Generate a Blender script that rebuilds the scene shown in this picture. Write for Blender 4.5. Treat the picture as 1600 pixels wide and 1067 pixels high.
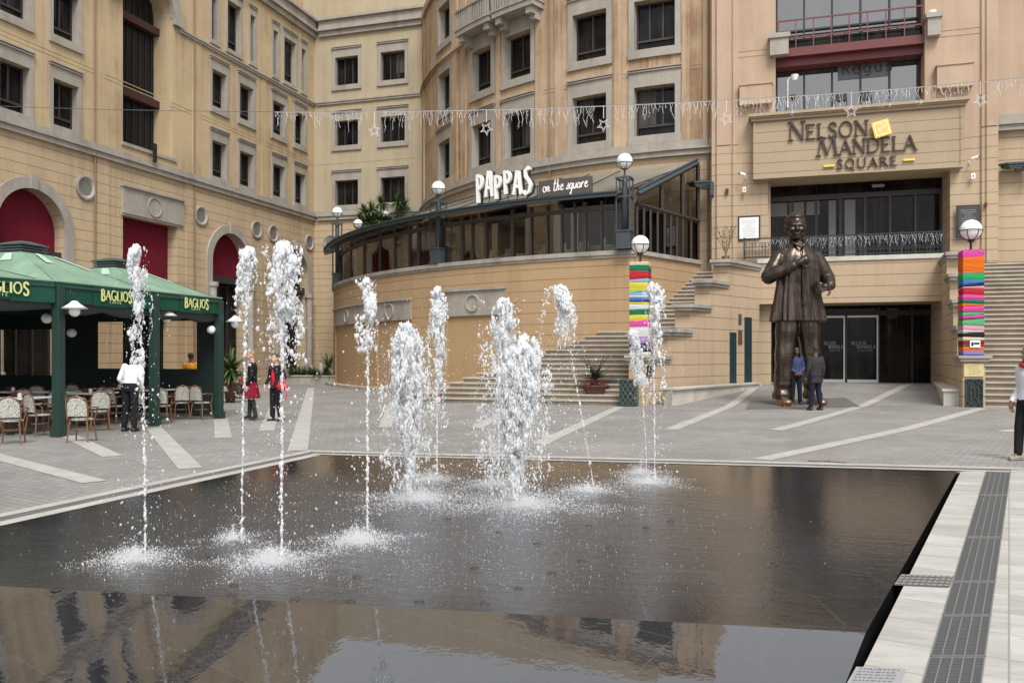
import bpy, math, random
import numpy as np
from mathutils import Vector, Matrix, noise as mnoise

# ------------------------------------------------------------------ scene, camera, light
for o in list(bpy.data.objects): bpy.data.objects.remove(o)
scene = bpy.context.scene
col = scene.collection
random.seed(7)
TH = math.radians(17.1); CT, ST = math.cos(TH), math.sin(TH)
F = 1300.0; HY = 555.0; EYE = 1.6
cam_d = bpy.data.cameras.new("Camera"); cam = bpy.data.objects.new("Camera", cam_d); col.objects.link(cam)
cam.location = (0, 0, EYE); cam.rotation_euler = (math.radians(90), 0, TH)
cam_d.lens = 36*F/1600; cam_d.sensor_width = 36; cam_d.shift_y = 21.5/1600
cam_d.clip_start = 0.1; cam_d.clip_end = 2000
scene.camera = cam
world = bpy.data.worlds.new("World"); scene.world = world; world.use_nodes = True
wn = world.node_tree; wn.nodes.clear()
SUN_EL, SUN_ROT = math.radians(52), math.radians(-160)
sky = wn.nodes.new('ShaderNodeTexSky'); sky.sky_type = 'NISHITA'; sky.sun_disc = False
sky.sun_elevation = SUN_EL; sky.sun_rotation = math.radians(150); sky.dust_density = 3.0; sky.air_density = 1.0
bw = wn.nodes.new('ShaderNodeRGBToBW'); mx = wn.nodes.new('ShaderNodeMix'); mx.data_type = 'RGBA'
mx.inputs[0].default_value = 0.90
bg = wn.nodes.new('ShaderNodeBackground'); bg.inputs[1].default_value = 0.125
wo = wn.nodes.new('ShaderNodeOutputWorld')
wn.links.new(sky.outputs[0], bw.inputs[0]); wn.links.new(sky.outputs[0], mx.inputs[6]); wn.links.new(bw.outputs[0], mx.inputs[7])
cl_ = wn.nodes.new('ShaderNodeMix'); cl_.data_type = 'RGBA'; cl_.inputs[0].default_value = 0.38; cl_.inputs[7].default_value = (6.6, 6.8, 7.1, 1)   # thin overcast layer
wn.links.new(mx.outputs[2], cl_.inputs[6]); wn.links.new(cl_.outputs[2], bg.inputs[0]); wn.links.new(bg.outputs[0], wo.inputs[0])
sd = bpy.data.lights.new("Sun", 'SUN'); sd.energy = 1.7; sd.angle = math.radians(25); sd.color = (1.0, 0.97, 0.93)
sun = bpy.data.objects.new("Sun", sd); col.objects.link(sun)
az = math.radians(150)   # compass azimuth the light comes from, measured from +Y towards +X
sdir = Vector((math.sin(az)*math.cos(SUN_EL), math.cos(az)*math.cos(SUN_EL), math.sin(SUN_EL)))
sun.rotation_euler = sdir.to_track_quat('Z', 'Y').to_euler()
scene.view_settings.view_transform = 'Standard'; scene.view_settings.look = 'None'
scene.view_settings.exposure = 0.86; scene.view_settings.gamma = 1
scene.cycles.transparent_max_bounces = 32; scene.cycles.max_bounces = 10; scene.cycles.diffuse_bounces = 5

# ------------------------------------------------------------------ from photo measurements to places on real planes
def kk(px):
    dx = (px-800)/F
    return dx*CT-ST, dx*ST+CT
def atd(px, py, d):
    a, b = kk(px); return Vector((a*d, b*d, EYE+(HY-py)/F*d))
def onY(px, py, Y):
    return atd(px, py, Y/kk(px)[1])
def onX(px, py, X):
    return atd(px, py, X/kk(px)[0])
def ong(px, py, z=0.0):
    return atd(px, py, (EYE-z)*F/(py-HY))
CX, CY = -2.7, 54.0
def onR(px, py, R):
    a, b = kk(px); A = a*a+b*b; B = -2*(a*CX+b*CY); Cc = CX*CX+CY*CY-R*R
    D = max(B*B-4*A*Cc, 0); d = (-B-math.sqrt(D))/(2*A); return atd(px, py, d)

# ------------------------------------------------------------------ materials
MATS = {}
def mat(name, base=(0.5,0.5,0.5), rough=0.6, metal=0.0, spec=0.5, build=None, **kw):
    if name in MATS: return MATS[name]
    m = bpy.data.materials.new(name); m.use_nodes = True; MATS[name] = m
    nt = m.node_tree; p = nt.nodes['Principled BSDF']
    p.inputs['Base Color'].default_value = (*base, 1); p.inputs['Roughness'].default_value = rough
    p.inputs['Metallic'].default_value = metal; p.inputs['Specular IOR Level'].default_value = spec
    for k, v in kw.items():
        p.inputs[k.replace('_', ' ')].default_value = v
    if build: build(nt, p)
    return m
def nd(nt, t, **kw):
    n = nt.nodes.new(t)
    for k, v in kw.items(): setattr(n, k, v)
    return n
def L(nt, a, b): nt.links.new(a, b)
def math_(nt, op, a, b=None, c=None):
    n = nd(nt, 'ShaderNodeMath', operation=op)
    for i, v in enumerate((a, b, c)):
        if v is None: continue
        if hasattr(v, 'links'): L(nt, v, n.inputs[i])
        else: n.inputs[i].default_value = v
    return n.outputs[0]
def mixc(nt, fac, a, b, mode='MIX'):
    n = nd(nt, 'ShaderNodeMix', data_type='RGBA', blend_type=mode)
    for i, v in ((0, fac), (6, a), (7, b)):
        if hasattr(v, 'links'): L(nt, v, n.inputs[i])
        elif isinstance(v, (int, float)): n.inputs[i].default_value = v
        else: n.inputs[i].default_value = (*v, 1)
    return n.outputs[2]
def noise_(nt, vec, scale, detail=4, rough=0.6, mapscale=None):
    n = nd(nt, 'ShaderNodeTexNoise'); n.inputs['Scale'].default_value = scale
    n.inputs['Detail'].default_value = detail; n.inputs['Roughness'].default_value = rough
    if mapscale:
        mp = nd(nt, 'ShaderNodeMapping'); mp.inputs['Scale'].default_value = mapscale
        L(nt, vec, mp.inputs[0]); vec = mp.outputs[0]
    L(nt, vec, n.inputs['Vector']); return n.outputs[0]
def ramp(nt, fac, stops):
    r = nd(nt, 'ShaderNodeMapRange'); r.inputs[1].default_value = stops[0]; r.inputs[2].default_value = stops[1]
    r.inputs[3].default_value = stops[2]; r.inputs[4].default_value = stops[3]
    L(nt, fac, r.inputs[0]); return r.outputs[0]
def bump(nt, p, h, strength=0.3, dist=0.02):
    b = nd(nt, 'ShaderNodeBump'); b.inputs['Strength'].default_value = strength; b.inputs['Distance'].default_value = dist
    L(nt, h, b.inputs['Height']); L(nt, b.outputs[0], p.inputs['Normal'])
def pos(nt): return nd(nt, 'ShaderNodeNewGeometry').outputs['Position']
def plaster(base, stain, course=0.0, zoff=0.0, stain_amt=0.6, groove_w=0.024, vj=0.0):
    def b(nt, p):
        P = pos(nt)
        sep = nd(nt, 'ShaderNodeSeparateXYZ'); L(nt, P, sep.inputs[0])
        blot = ramp(nt, noise_(nt, P, 0.35, 6, 0.65), (0.35, 0.7, 0, 1))
        streak = ramp(nt, noise_(nt, P, 1.0, 6, 0.7, (2.6, 2.6, 0.10)), (0.43, 0.60, 0, 1))
        fine = noise_(nt, P, 9, 5, 0.7)
        s = math_(nt, 'MULTIPLY', streak, blot)
        s = math_(nt, 'ADD', math_(nt, 'MULTIPLY', s, stain_amt), math_(nt, 'MULTIPLY', blot, stain_amt*0.4))
        c = mixc(nt, s, base, stain)
        c = mixc(nt, ramp(nt, fine, (0.3, 0.7, 0.0, 0.22)), c, tuple(v*0.72 for v in base))
        h = math_(nt, 'MULTIPLY', fine, 0.12)
        if course:
            zz = math_(nt, 'DIVIDE', math_(nt, 'ADD', sep.outputs[2], zoff+50*course), course)
            fr = math_(nt, 'FRACT', zz)
            g = math_(nt, 'LESS_THAN', fr, groove_w/course)
            c = mixc(nt, math_(nt, 'MULTIPLY', g, 0.6), c, tuple(v*0.22 for v in stain))  # groove shadow painted into the colour along with the bump
            h = math_(nt, 'SUBTRACT', h, g)
        L(nt, c, p.inputs['Base Color']); bump(nt, p, h, 0.6, 0.02)
    return b
YEL = (0.60, 0.43, 0.22)
m_left = mat('plaster_yellow', rough=0.85, spec=0.2, build=plaster((0.50,0.385,0.235), (0.32,0.235,0.145), 0, stain_amt=1.0))
m_left_r = mat('plaster_yellow_coursed', rough=0.85, spec=0.2, build=plaster((0.49,0.375,0.24), (0.33,0.245,0.16), 0.42, stain_amt=0.75))
m_back = mat('plaster_cream', rough=0.85, spec=0.2, build=plaster((0.42,0.355,0.245), (0.31,0.245,0.155), 0, stain_amt=0.7))
m_round = mat('plaster_ochre', rough=0.85, spec=0.2, build=plaster((0.49,0.365,0.245), (0.24,0.145,0.085), 0, stain_amt=1.0))
m_round_r = mat('plaster_ochre_coursed', rough=0.85, spec=0.2, build=plaster((0.46,0.35,0.24), (0.32,0.23,0.15), 0.42, stain_amt=0.55))
m_ent = mat('plaster_pink', rough=0.85, spec=0.2, build=plaster((0.47,0.345,0.25), (0.32,0.225,0.16), 0, stain_amt=0.7))
m_terr = mat('plaster_tan_coursed', rough=0.85, spec=0.2, build=plaster((0.41,0.285,0.165), (0.31,0.20,0.105), 0.42, zoff=0.17, stain_amt=0.5))
m_terr_p = mat('plaster_tan', rough=0.85, spec=0.2, build=plaster((0.40,0.27,0.145), (0.31,0.20,0.105), 0, stain_amt=0.45))
m_sign = mat('sign_board_paint', rough=0.7, spec=0.3, build=plaster((0.38,0.295,0.20), (0.30,0.23,0.155), 0.40, zoff=0.1, stain_amt=0.35))
def stoneb(base, dark, sc=3.0):
    def b(nt, p):
        P = pos(nt)
        n1 = noise_(nt, P, sc, 7, 0.7); n2 = noise_(nt, P, sc*0.3, 4, 0.6, (1.6,1.6,0.35))
        c = mixc(nt, ramp(nt, n1, (0.3,0.7,0,1)), base, tuple(v*0.8 for v in base))
        c = mixc(nt, ramp(nt, n2, (0.45,0.75,0,0.8)), c, dark)
        L(nt, c, p.inputs['Base Color']); bump(nt, p, n1, 0.25, 0.01)
    return b
m_stone = mat('grey_stone_trim', rough=0.8, spec=0.3, build=stoneb((0.37,0.335,0.29), (0.22,0.19,0.16)))
m_cap = mat('coping_stone', rough=0.8, spec=0.3, build=stoneb((0.36,0.33,0.29), (0.15,0.135,0.115)))
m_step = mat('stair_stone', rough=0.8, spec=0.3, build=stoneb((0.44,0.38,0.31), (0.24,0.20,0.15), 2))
m_riser_shade = mat('stair_riser_shaded', rough=0.9, spec=0.2, build=stoneb((0.19,0.16,0.125), (0.11,0.09,0.065), 2))  # stair stone painted darker for the shadow lines under the nosings
m_marble = mat('pale_marble', rough=0.6, spec=0.4, build=stoneb((0.56,0.53,0.46), (0.33,0.31,0.27), 3))
m_white = mat('white_paint', (0.8,0.8,0.78), 0.5)
m_black = mat('black_metal', (0.025,0.028,0.03), 0.45, 0.3)
m_dkteal = mat('dark_steel_paint', rough=0.5, build=stoneb((0.045,0.06,0.07), (0.03,0.035,0.04), 20))
m_redbeam = mat('red_painted_steel', (0.12,0.022,0.02), 0.5)
m_redbeam_d = mat('dimmed_red_steel', (0.05,0.014,0.012), 0.7)  # beam red darkened to look dim behind the recess netting
m_redpanel = mat('crimson_panel', rough=0.85, spec=0.15, build=stoneb((0.16,0.012,0.026), (0.09,0.008,0.016), 1.2))
m_frame = mat('window_frame_brown', (0.035,0.03,0.028), 0.5)
m_brown = mat('brown_frame', (0.035,0.023,0.018), 0.5)
m_dark = mat('dark_interior', (0.012,0.011,0.010), 0.9, spec=0.1)
def winb(nt, p):
    P = pos(nt)
    n = noise_(nt, P, 0.9, 3, 0.5); n2 = noise_(nt, P, 1.0, 2, 0.5, (9, 9, 0.25))
    c = mixc(nt, ramp(nt, n, (0.42, 0.62, 0, 1)), (0.005,0.005,0.006), (0.018,0.015,0.014))
    c = mixc(nt, ramp(nt, n2, (0.55, 0.6, 0, 0.5)), c, (0.028,0.025,0.022))
    L(nt, c, p.inputs['Base Color'])
    bump(nt, p, noise_(nt, P, 0.5, 2, 0.5), 0.15, 0.05)
m_pane = mat('window_glass', rough=0.06, spec=0.16, build=winb)
m_curt = mat('curtain_wall_glass', rough=0.04, spec=1.0, IOR=1.9, build=winb)
def thin_glass(name, tint, refl):
    m = bpy.data.materials.new(name); m.use_nodes = True; nt = m.node_tree; nt.nodes.clear()
    t = nd(nt, 'ShaderNodeBsdfTransparent'); t.inputs[0].default_value = (*tint, 1)
    g = nd(nt, 'ShaderNodeBsdfGlossy'); g.inputs['Roughness'].default_value = 0.03
    fr = nd(nt, 'ShaderNodeFresnel'); fr.inputs[0].default_value = 1.5
    mxs = nd(nt, 'ShaderNodeMixShader'); o = nd(nt, 'ShaderNodeOutputMaterial')
    L(nt, math_(nt, 'MULTIPLY', fr.outputs[0], refl), mxs.inputs[0]); L(nt, t.outputs[0], mxs.inputs[1]); L(nt, g.outputs[0], mxs.inputs[2]); L(nt, mxs.outputs[0], o.inputs[0])
    return m
m_glass = thin_glass('clear_glass', (0.74,0.72,0.68), 0.7)
m_glass_t = thin_glass('tinted_glass', (0.36,0.33,0.29), 1.0)
m_glass_d = thin_glass('dark_tinted_glass', (0.13,0.115,0.10), 1.0)
m_pvc = thin_glass('clear_plastic_sheet', (0.78,0.74,0.68), 0.7)
m_roofglass = mat('roof_polycarbonate', rough=0.35, build=stoneb((0.33,0.32,0.26), (0.17,0.17,0.135), 1.2))
def _tr(m, k):
    nt = m.node_tree; o = [n for n in nt.nodes if n.type == 'OUTPUT_MATERIAL'][0]; p = nt.nodes['Principled BSDF']
    t = nd(nt, 'ShaderNodeBsdfTransparent'); x = nd(nt, 'ShaderNodeMixShader'); x.inputs[0].default_value = k; L(nt, p.outputs[0], x.inputs[1]); L(nt, t.outputs[0], x.inputs[2]); L(nt, x.outputs[0], o.inputs[0])
_tr(m_roofglass, 0.5)
def globeb(nt, p):
    P = pos(nt); c = mixc(nt, ramp(nt, noise_(nt, P, 6, 3), (0.3,0.7,0,1)), (0.86,0.86,0.84), (0.74,0.74,0.72)); L(nt, c, p.inputs['Base Color'])
m_globe = mat('opal_globe', rough=0.25, build=globeb, Transmission_Weight=0.0)
def canvb(base, fade):
    def b(nt, p):
        P = pos(nt); n = noise_(nt, P, 1.2, 6, 0.7); n2 = noise_(nt, P, 14, 3, 0.6)
        c = mixc(nt, ramp(nt, n, (0.3,0.7,0,1)), base, fade)
        L(nt, c, p.inputs['Base Color']); bump(nt, p, math_(nt,'ADD',n, math_(nt,'MULTIPLY',n2,0.15)), 0.5, 0.06)
    return b
m_canopy = mat('faded_green_canvas', rough=0.6, spec=0.3, build=canvb((0.12,0.21,0.145), (0.22,0.325,0.235)))
m_val = mat('green_canvas', rough=0.7, spec=0.2, build=canvb((0.005,0.046,0.028), (0.010,0.066,0.042)))
m_gpost = mat('green_painted_post', (0.012,0.035,0.028), 0.5)
m_tarp = mat('dark_green_tarp', rough=0.55, build=canvb((0.008,0.018,0.015), (0.015,0.03,0.025)))
m_gold = mat('yellow_lettering', (0.58,0.60,0.25), 0.6)
def bronzeb(nt, p):
    P = nd(nt, 'ShaderNodeTexCoord').outputs['Object']
    n = noise_(nt, P, 1.5, 6, 0.7, (2.5,2.5,0.5)); n2 = noise_(nt, P, 7, 4, 0.6)
    c = mixc(nt, ramp(nt, n, (0.35,0.68,0,1)), (0.018,0.014,0.012), (0.115,0.085,0.067))
    L(nt, c, p.inputs['Base Color']); L(nt, ramp(nt, n, (0.35,0.7,0.34,0.20)), p.inputs['Roughness'])
    bump(nt, p, n2, 0.25, 0.03)
m_bronze = mat('bronze', rough=0.4, metal=0.75, build=bronzeb)
m_bronze_p = mat('polished_bronze', (0.30,0.18,0.10), 0.33, 0.85)
m_lett = mat('dark_bronze_letters', (0.05,0.035,0.03), 0.5, 0.3)
m_plaque = mat('brass_plaque', rough=0.5, build=stoneb((0.60,0.50,0.25), (0.45,0.38,0.18), 8))
m_leaf = mat('leaf_green', rough=0.5, build=canvb((0.03,0.07,0.015), (0.08,0.12,0.035)))
m_leafd = mat('leaf_dark', rough=0.5, build=canvb((0.02,0.045,0.012), (0.05,0.08,0.03)))
m_flower = mat('pink_flowers', (0.35,0.04,0.08), 0.7)
m_flowerr = mat('red_flowers', (0.35,0.02,0.03), 0.7)
m_terra = mat('planter_brown', (0.10,0.035,0.025), 0.6)
m_string = mat('white_light_wire', (0.62,0.62,0.62), 0.5)
m_wire = mat('grey_cable', (0.12,0.12,0.12), 0.6)
def waterb(nt, p):
    pass
def water_mat(name, clear, gloss):
    m = bpy.data.materials.new(name); m.use_nodes = True; nt = m.node_tree; nt.nodes.clear()
    d = nd(nt, 'ShaderNodeBsdfDiffuse'); d.inputs[0].default_value = (.96,.97,.98,1); tl = nd(nt, 'ShaderNodeBsdfTranslucent'); tl.inputs[0].default_value = (.96,.97,.98,1)
    g = nd(nt, 'ShaderNodeBsdfGlossy'); g.inputs['Roughness'].default_value = .12; t = nd(nt, 'ShaderNodeBsdfTransparent'); o = nd(nt, 'ShaderNodeOutputMaterial')
    a = nd(nt, 'ShaderNodeMixShader'); a.inputs[0].default_value = .5; L(nt, d.outputs[0], a.inputs[1]); L(nt, tl.outputs[0], a.inputs[2])
    b = nd(nt, 'ShaderNodeMixShader'); b.inputs[0].default_value = gloss; L(nt, a.outputs[0], b.inputs[1]); L(nt, g.outputs[0], b.inputs[2])
    c = nd(nt, 'ShaderNodeMixShader'); c.inputs[0].default_value = clear; L(nt, b.outputs[0], c.inputs[1]); L(nt, t.outputs[0], c.inputs[2]); L(nt, c.outputs[0], o.inputs[0]); return m
m_water = water_mat('spray_water', .36, .07); m_mist = water_mat('foam_water', .3, .05)
# ground pavers
def pavb(nt, p):
    P = pos(nt)
    rot = nd(nt, 'ShaderNodeMapping'); rot.inputs['Rotation'].default_value = (0,0,0.3); L(nt, P, rot.inputs[0])
    br = nd(nt, 'ShaderNodeTexBrick'); L(nt, rot.outputs[0], br.inputs['Vector'])
    br.inputs['Scale'].default_value = 1.0; br.inputs['Brick Width'].default_value = 0.22; br.inputs['Row Height'].default_value = 0.11
    br.inputs['Mortar Size'].default_value = 0.006; br.inputs['Mortar Smooth'].default_value = 0.3
    br.inputs['Color1'].default_value = (0.31,0.30,0.285,1); br.inputs['Color2'].default_value = (0.245,0.236,0.224,1); br.inputs['Mortar'].default_value = (0.09,0.08,0.07,1)
    n = noise_(nt, P, 0.5, 6, 0.65); n2 = noise_(nt, P, 6, 5, 0.7)
    c = mixc(nt, ramp(nt, n, (0.35,0.65,0,0.6)), br.outputs[0], (0.15,0.138,0.125))
    c = mixc(nt, ramp(nt, n2, (0.55,0.75,0,0.5)), c, (0.30,0.275,0.25))
    gum = ramp(nt, noise_(nt, P, 7, 2, .5), (.70,.73,0,.55)); c = mixc(nt, gum, c, (.075,.07,.065)); wet = ramp(nt, noise_(nt, P, .22, 3, .6), (.5,.66,0,.30)); c = mixc(nt, wet, c, (.12,.112,.10))
    L(nt, c, p.inputs['Base Color'])
    h = math_(nt, 'ADD', math_(nt, 'MULTIPLY', br.outputs['Fac'], -1.0), math_(nt, 'MULTIPLY', n2, 0.5))
    bump(nt, p, h, 0.5, 0.006)
m_pave = mat('brick_paving', rough=0.75, spec=0.3, build=pavb)
def strip_b(nt, p):
    P = pos(nt); n = noise_(nt, P, 2.5, 6, 0.7); n2 = noise_(nt, P, 22, 3, 0.6)
    c = mixc(nt, ramp(nt, n, (0.3,0.7,0,1)), (0.43,0.415,0.385), (0.31,0.295,0.265)); c = mixc(nt, ramp(nt, n2, (0.5,0.8,0,0.6)), c, (0.22,0.2,0.17))
    L(nt, c, p.inputs['Base Color'])
m_strip = mat('pale_stone_strip', rough=0.8, build=strip_b)
def slabpav(nt, p):
    P = pos(nt)
    rot = nd(nt, 'ShaderNodeMapping'); rot.inputs['Rotation'].default_value = (0,0,0.24); L(nt, P, rot.inputs[0])
    br = nd(nt, 'ShaderNodeTexBrick'); L(nt, rot.outputs[0], br.inputs['Vector'])
    br.inputs['Scale'].default_value = 1.0; br.inputs['Brick Width'].default_value = 6.0; br.inputs['Row Height'].default_value = 0.46
    br.inputs['Mortar Size'].default_value = 0.006; br.offset = 0
    br.inputs['Color1'].default_value = (0.46,0.45,0.425,1); br.inputs['Color2'].default_value = (0.36,0.35,0.32,1); br.inputs['Mortar'].default_value = (0.25,0.23,0.2,1)
    n = noise_(nt, P, 1.3, 7, 0.75, (0.8,3.0,1)); n2 = noise_(nt, P, 18, 5, 0.7)
    c = mixc(nt, ramp(nt, n, (0.38,0.68,0,0.75)), br.outputs[0], (0.23,0.215,0.185)); c = mixc(nt, ramp(nt, n2, (0.5,0.8,0,0.3)), c, (0.3,0.28,0.25))
    L(nt, c, p.inputs['Base Color']); bump(nt, p, math_(nt,'ADD',math_(nt,'MULTIPLY',br.outputs['Fac'],-1),n2), 0.3, 0.004)
m_slabpav = mat('pale_paving_slabs', rough=0.7, build=slabpav)
# wet granite
JC = ong(640, 815)
def granb(nt, p):
    P = pos(nt)
    br = nd(nt, 'ShaderNodeTexBrick'); rot = nd(nt, 'ShaderNodeMapping'); rot.inputs['Rotation'].default_value = (0,0,-0.25); L(nt, P, rot.inputs[0]); L(nt, rot.outputs[0], br.inputs['Vector'])
    br.inputs['Scale'].default_value = 1.0; br.inputs['Brick Width'].default_value = 1.15; br.inputs['Row Height'].default_value = 0.62
    br.inputs['Mortar Size'].default_value = 0.004; br.inputs['Color1'].default_value = (0.014,0.014,0.015,1); br.inputs['Color2'].default_value = (0.020,0.020,0.022,1); br.inputs['Mortar'].default_value = (0.07,0.068,0.062,1)
    sp = noise_(nt, P, 90, 3, 0.8); big = noise_(nt, P, 1.1, 6, 0.7)
    c = mixc(nt, ramp(nt, sp, (0.5,0.8,0,0.4)), br.outputs[0], (0.05,0.05,0.055))
    c = mixc(nt, ramp(nt, big, (0.4,0.75,0,0.5)), c, (0.030,0.031,0.034))
    L(nt, c, p.inputs['Base Color'])
    # distance to the jets drives how broken the water film is
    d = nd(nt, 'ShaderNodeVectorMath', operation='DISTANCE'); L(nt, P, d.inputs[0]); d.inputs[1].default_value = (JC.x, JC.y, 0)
    sky_tint = math_(nt, 'MULTIPLY', ramp(nt, d.outputs['Value'], (1.2, 4.0, 1, 0)), ramp(nt, noise_(nt, P, 2.2, 6, .7), (.3,.7,.35,1)))  # sky reflected in the ripples, painted into the colour as a blue-grey foam tint
    L(nt, mixc(nt, sky_tint, c, (0.062,0.069,0.082)), p.inputs['Base Color'])
    rip = ramp(nt, d.outputs['Value'], (1.6, 3.8, 1.0, 0.16))
    r1 = noise_(nt, P, 16, 4, 0.6); r2 = noise_(nt, P, 45, 3, 0.7); r3 = noise_(nt, P, 4.0, 3, 0.5, (1,2.2,1))
    h = math_(nt, 'ADD', math_(nt, 'MULTIPLY', r1, 0.5), math_(nt, 'MULTIPLY', r2, 0.35)); h = math_(nt, 'ADD', h, math_(nt, 'MULTIPLY', r3, 0.7))
    h = math_(nt, 'MULTIPLY', h, rip)
    L(nt, ramp(nt, d.outputs['Value'], (1.5, 3.6, 0.20, 0.03)), p.inputs['Roughness'])
    bump(nt, p, h, 1.0, 0.015)
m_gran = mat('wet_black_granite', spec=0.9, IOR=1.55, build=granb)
def drygranb(nt, p):
    P = pos(nt)
    br = nd(nt, 'ShaderNodeTexBrick'); rot = nd(nt, 'ShaderNodeMapping'); rot.inputs['Rotation'].default_value = (0,0,0.32); L(nt, P, rot.inputs[0]); L(nt, rot.outputs[0], br.inputs['Vector'])
    br.inputs['Scale'].default_value = 1.0; br.inputs['Brick Width'].default_value = 1.0; br.inputs['Row Height'].default_value = 0.55
    br.inputs['Mortar Size'].default_value = 0.0035; br.inputs['Color1'].default_value = (0.022,0.022,0.025,1); br.inputs['Color2'].default_value = (0.030,0.031,0.034,1); br.inputs['Mortar'].default_value = (0.055,0.054,0.05,1)
    sp = noise_(nt, P, 110, 3, 0.8); big = noise_(nt, P, 1.6, 6, 0.7, (0.7,2,1))
    c = mixc(nt, ramp(nt, sp, (0.5,0.8,0,0.35)), br.outputs[0], (0.05,0.05,0.055)); c = mixc(nt, ramp(nt, big, (0.45,0.75,0,0.5)), c, (0.024,0.025,0.028))
    L(nt, c, p.inputs['Base Color']); L(nt, ramp(nt, big, (0.3,0.7,0.008,0.035)), p.inputs['Roughness'])
    bump(nt, p, math_(nt,'SUBTRACT',noise_(nt, P, 3.0, 4, 0.6),math_(nt,'MULTIPLY',br.outputs['Fac'],.35)), 0.16, 0.009)
m_gran2 = mat('damp_granite', spec=1.0, IOR=1.85, build=drygranb)
m_pave_dark = mat('dark_stone_band', rough=0.7, build=stoneb((0.13,0.125,0.12), (0.09,0.085,0.08), 4))

# ------------------------------------------------------------------ mesh builder
def tag(o, label=None, cat=None, group=None, kind=None):
    if label: o['label'] = label
    if cat: o['category'] = cat
    if group: o['group'] = group
    if kind: o['kind'] = kind
    return o
def empty(name, loc=(0,0,0), rz=0, label=None, cat=None, group=None):
    o = bpy.data.objects.new(name, None); col.objects.link(o); o.location = loc; o.rotation_euler = (0,0,rz)
    o.empty_display_size = 0.2
    return tag(o, label, cat, group)
class MB:
    def __init__(s): s.v = []; s.f = []; s.b = 0
    def add(s, vs, fs):
        n = len(s.v); s.v.extend([tuple(v) for v in vs]); s.f.extend([tuple(i+n for i in f) for f in fs])
    def box(s, x0,x1,y0,y1,z0,z1, M=None):
        vs = [(x,y,z) for z in (z0,z1) for x,y in ((x0,y0),(x1,y0),(x1,y1),(x0,y1))]
        if M: vs = [M @ Vector(v) for v in vs]
        s.add(vs, [(3,2,1,0),(4,5,6,7),(0,1,5,4),(1,2,6,5),(2,3,7,6),(3,0,4,7)])
    def prism(s, pts, z0, z1, top=True, bottom=True):
        n = len(pts)
        a = sum(pts[i][0]*pts[(i+1)%n][1]-pts[(i+1)%n][0]*pts[i][1] for i in range(n))
        if a < 0: pts = pts[::-1]
        g = lambda z, p: (p[0], p[1], z(p[0],p[1]) if callable(z) else z)
        vs = [g(z0,p) for p in pts]+[g(z1,p) for p in pts]
        fs = [(i,(i+1)%n,n+(i+1)%n,n+i) for i in range(n)]
        if top: fs.append(tuple(range(n, 2*n)))
        if bottom: fs.append(tuple(range(n-1,-1,-1)))
        s.add(vs, fs)
    def tube(s, p0, p1, r0, r1=None, n=8, caps=True):
        r1 = r0 if r1 is None else r1; p0 = Vector(p0); p1 = Vector(p1); d = (p1-p0)
        if d.length < 1e-6: return
        q = d.to_track_quat('Z','Y'); vs = []
        for p, r in ((p0,r0),(p1,r1)):
            for i in range(n):
                a = 2*math.pi*i/n; vs.append(p+q@Vector((r*math.cos(a), r*math.sin(a), 0)))
        fs = [(i,(i+1)%n,n+(i+1)%n,n+i) for i in range(n)]
        if caps: fs += [tuple(range(n-1,-1,-1)), tuple(range(n,2*n))]
        s.add(vs, fs)
    def path(s, pts, r, n=6):
        pts = [Vector(p) for p in pts]; rs = r if isinstance(r, (list,tuple)) else [r]*len(pts); vs = []; fs = []
        for j, p in enumerate(pts):
            d = (pts[min(j+1,len(pts)-1)]-pts[max(j-1,0)]); q = d.to_track_quat('Z','Y')
            for i in range(n):
                a = 2*math.pi*i/n; vs.append(p+q@Vector((rs[j]*math.cos(a), rs[j]*math.sin(a), 0)))
        for j in range(len(pts)-1):
            for i in range(n): fs.append((j*n+i, j*n+(i+1)%n, (j+1)*n+(i+1)%n, (j+1)*n+i))
        fs += [tuple(range(n-1,-1,-1)), tuple(range((len(pts)-1)*n, len(pts)*n))]
        s.add(vs, fs)
    def lathe(s, prof, c=(0,0,0), n=20, M=None):
        vs = []; fs = []; m = len(prof)
        for r, z in prof:
            for i in range(n):
                a = 2*math.pi*i/n; v = Vector((c[0]+r*math.cos(a), c[1]+r*math.sin(a), c[2]+z)); vs.append(M@v if M else v)
        for j in range(m-1):
            for i in range(n): fs.append((j*n+i, j*n+(i+1)%n, (j+1)*n+(i+1)%n, (j+1)*n+i))
        fs += [tuple(range(n-1,-1,-1)), tuple(range((m-1)*n, m*n))]
        s.add(vs, fs)
    def ball(s, c, r, n=12, m=8, q=None):
        if not hasattr(r, '__len__'): r = (r,r,r)
        vs = []; fs = []; c = Vector(c)
        for j in range(1, m):
            t = math.pi*j/m
            for i in range(n):
                a = 2*math.pi*i/n; v = Vector((r[0]*math.sin(t)*math.cos(a), r[1]*math.sin(t)*math.sin(a), r[2]*math.cos(t)))
                vs.append(c+(q@v if q else v))
        e = Vector((0,0,r[2])); vs += [c+(q@e if q else e), c-(q@e if q else e)]
        for j in range(m-2):
            for i in range(n): fs.append((j*n+i, (j+1)*n+i, (j+1)*n+(i+1)%n, j*n+(i+1)%n))
        T = len(vs)-2
        for i in range(n): fs.append((T, i, (i+1)%n)); fs.append((T+1, (m-2)*n+(i+1)%n, (m-2)*n+i))
        s.add(vs, fs)
    def cap(s, p0, p1, r0, r1=None, n=10):          # round-ended tapered limb
        r1 = r0 if r1 is None else r1
        s.tube(p0, p1, r0, r1, n); s.ball(p0, r0, n, 6); s.ball(p1, r1, n, 6)
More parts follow.
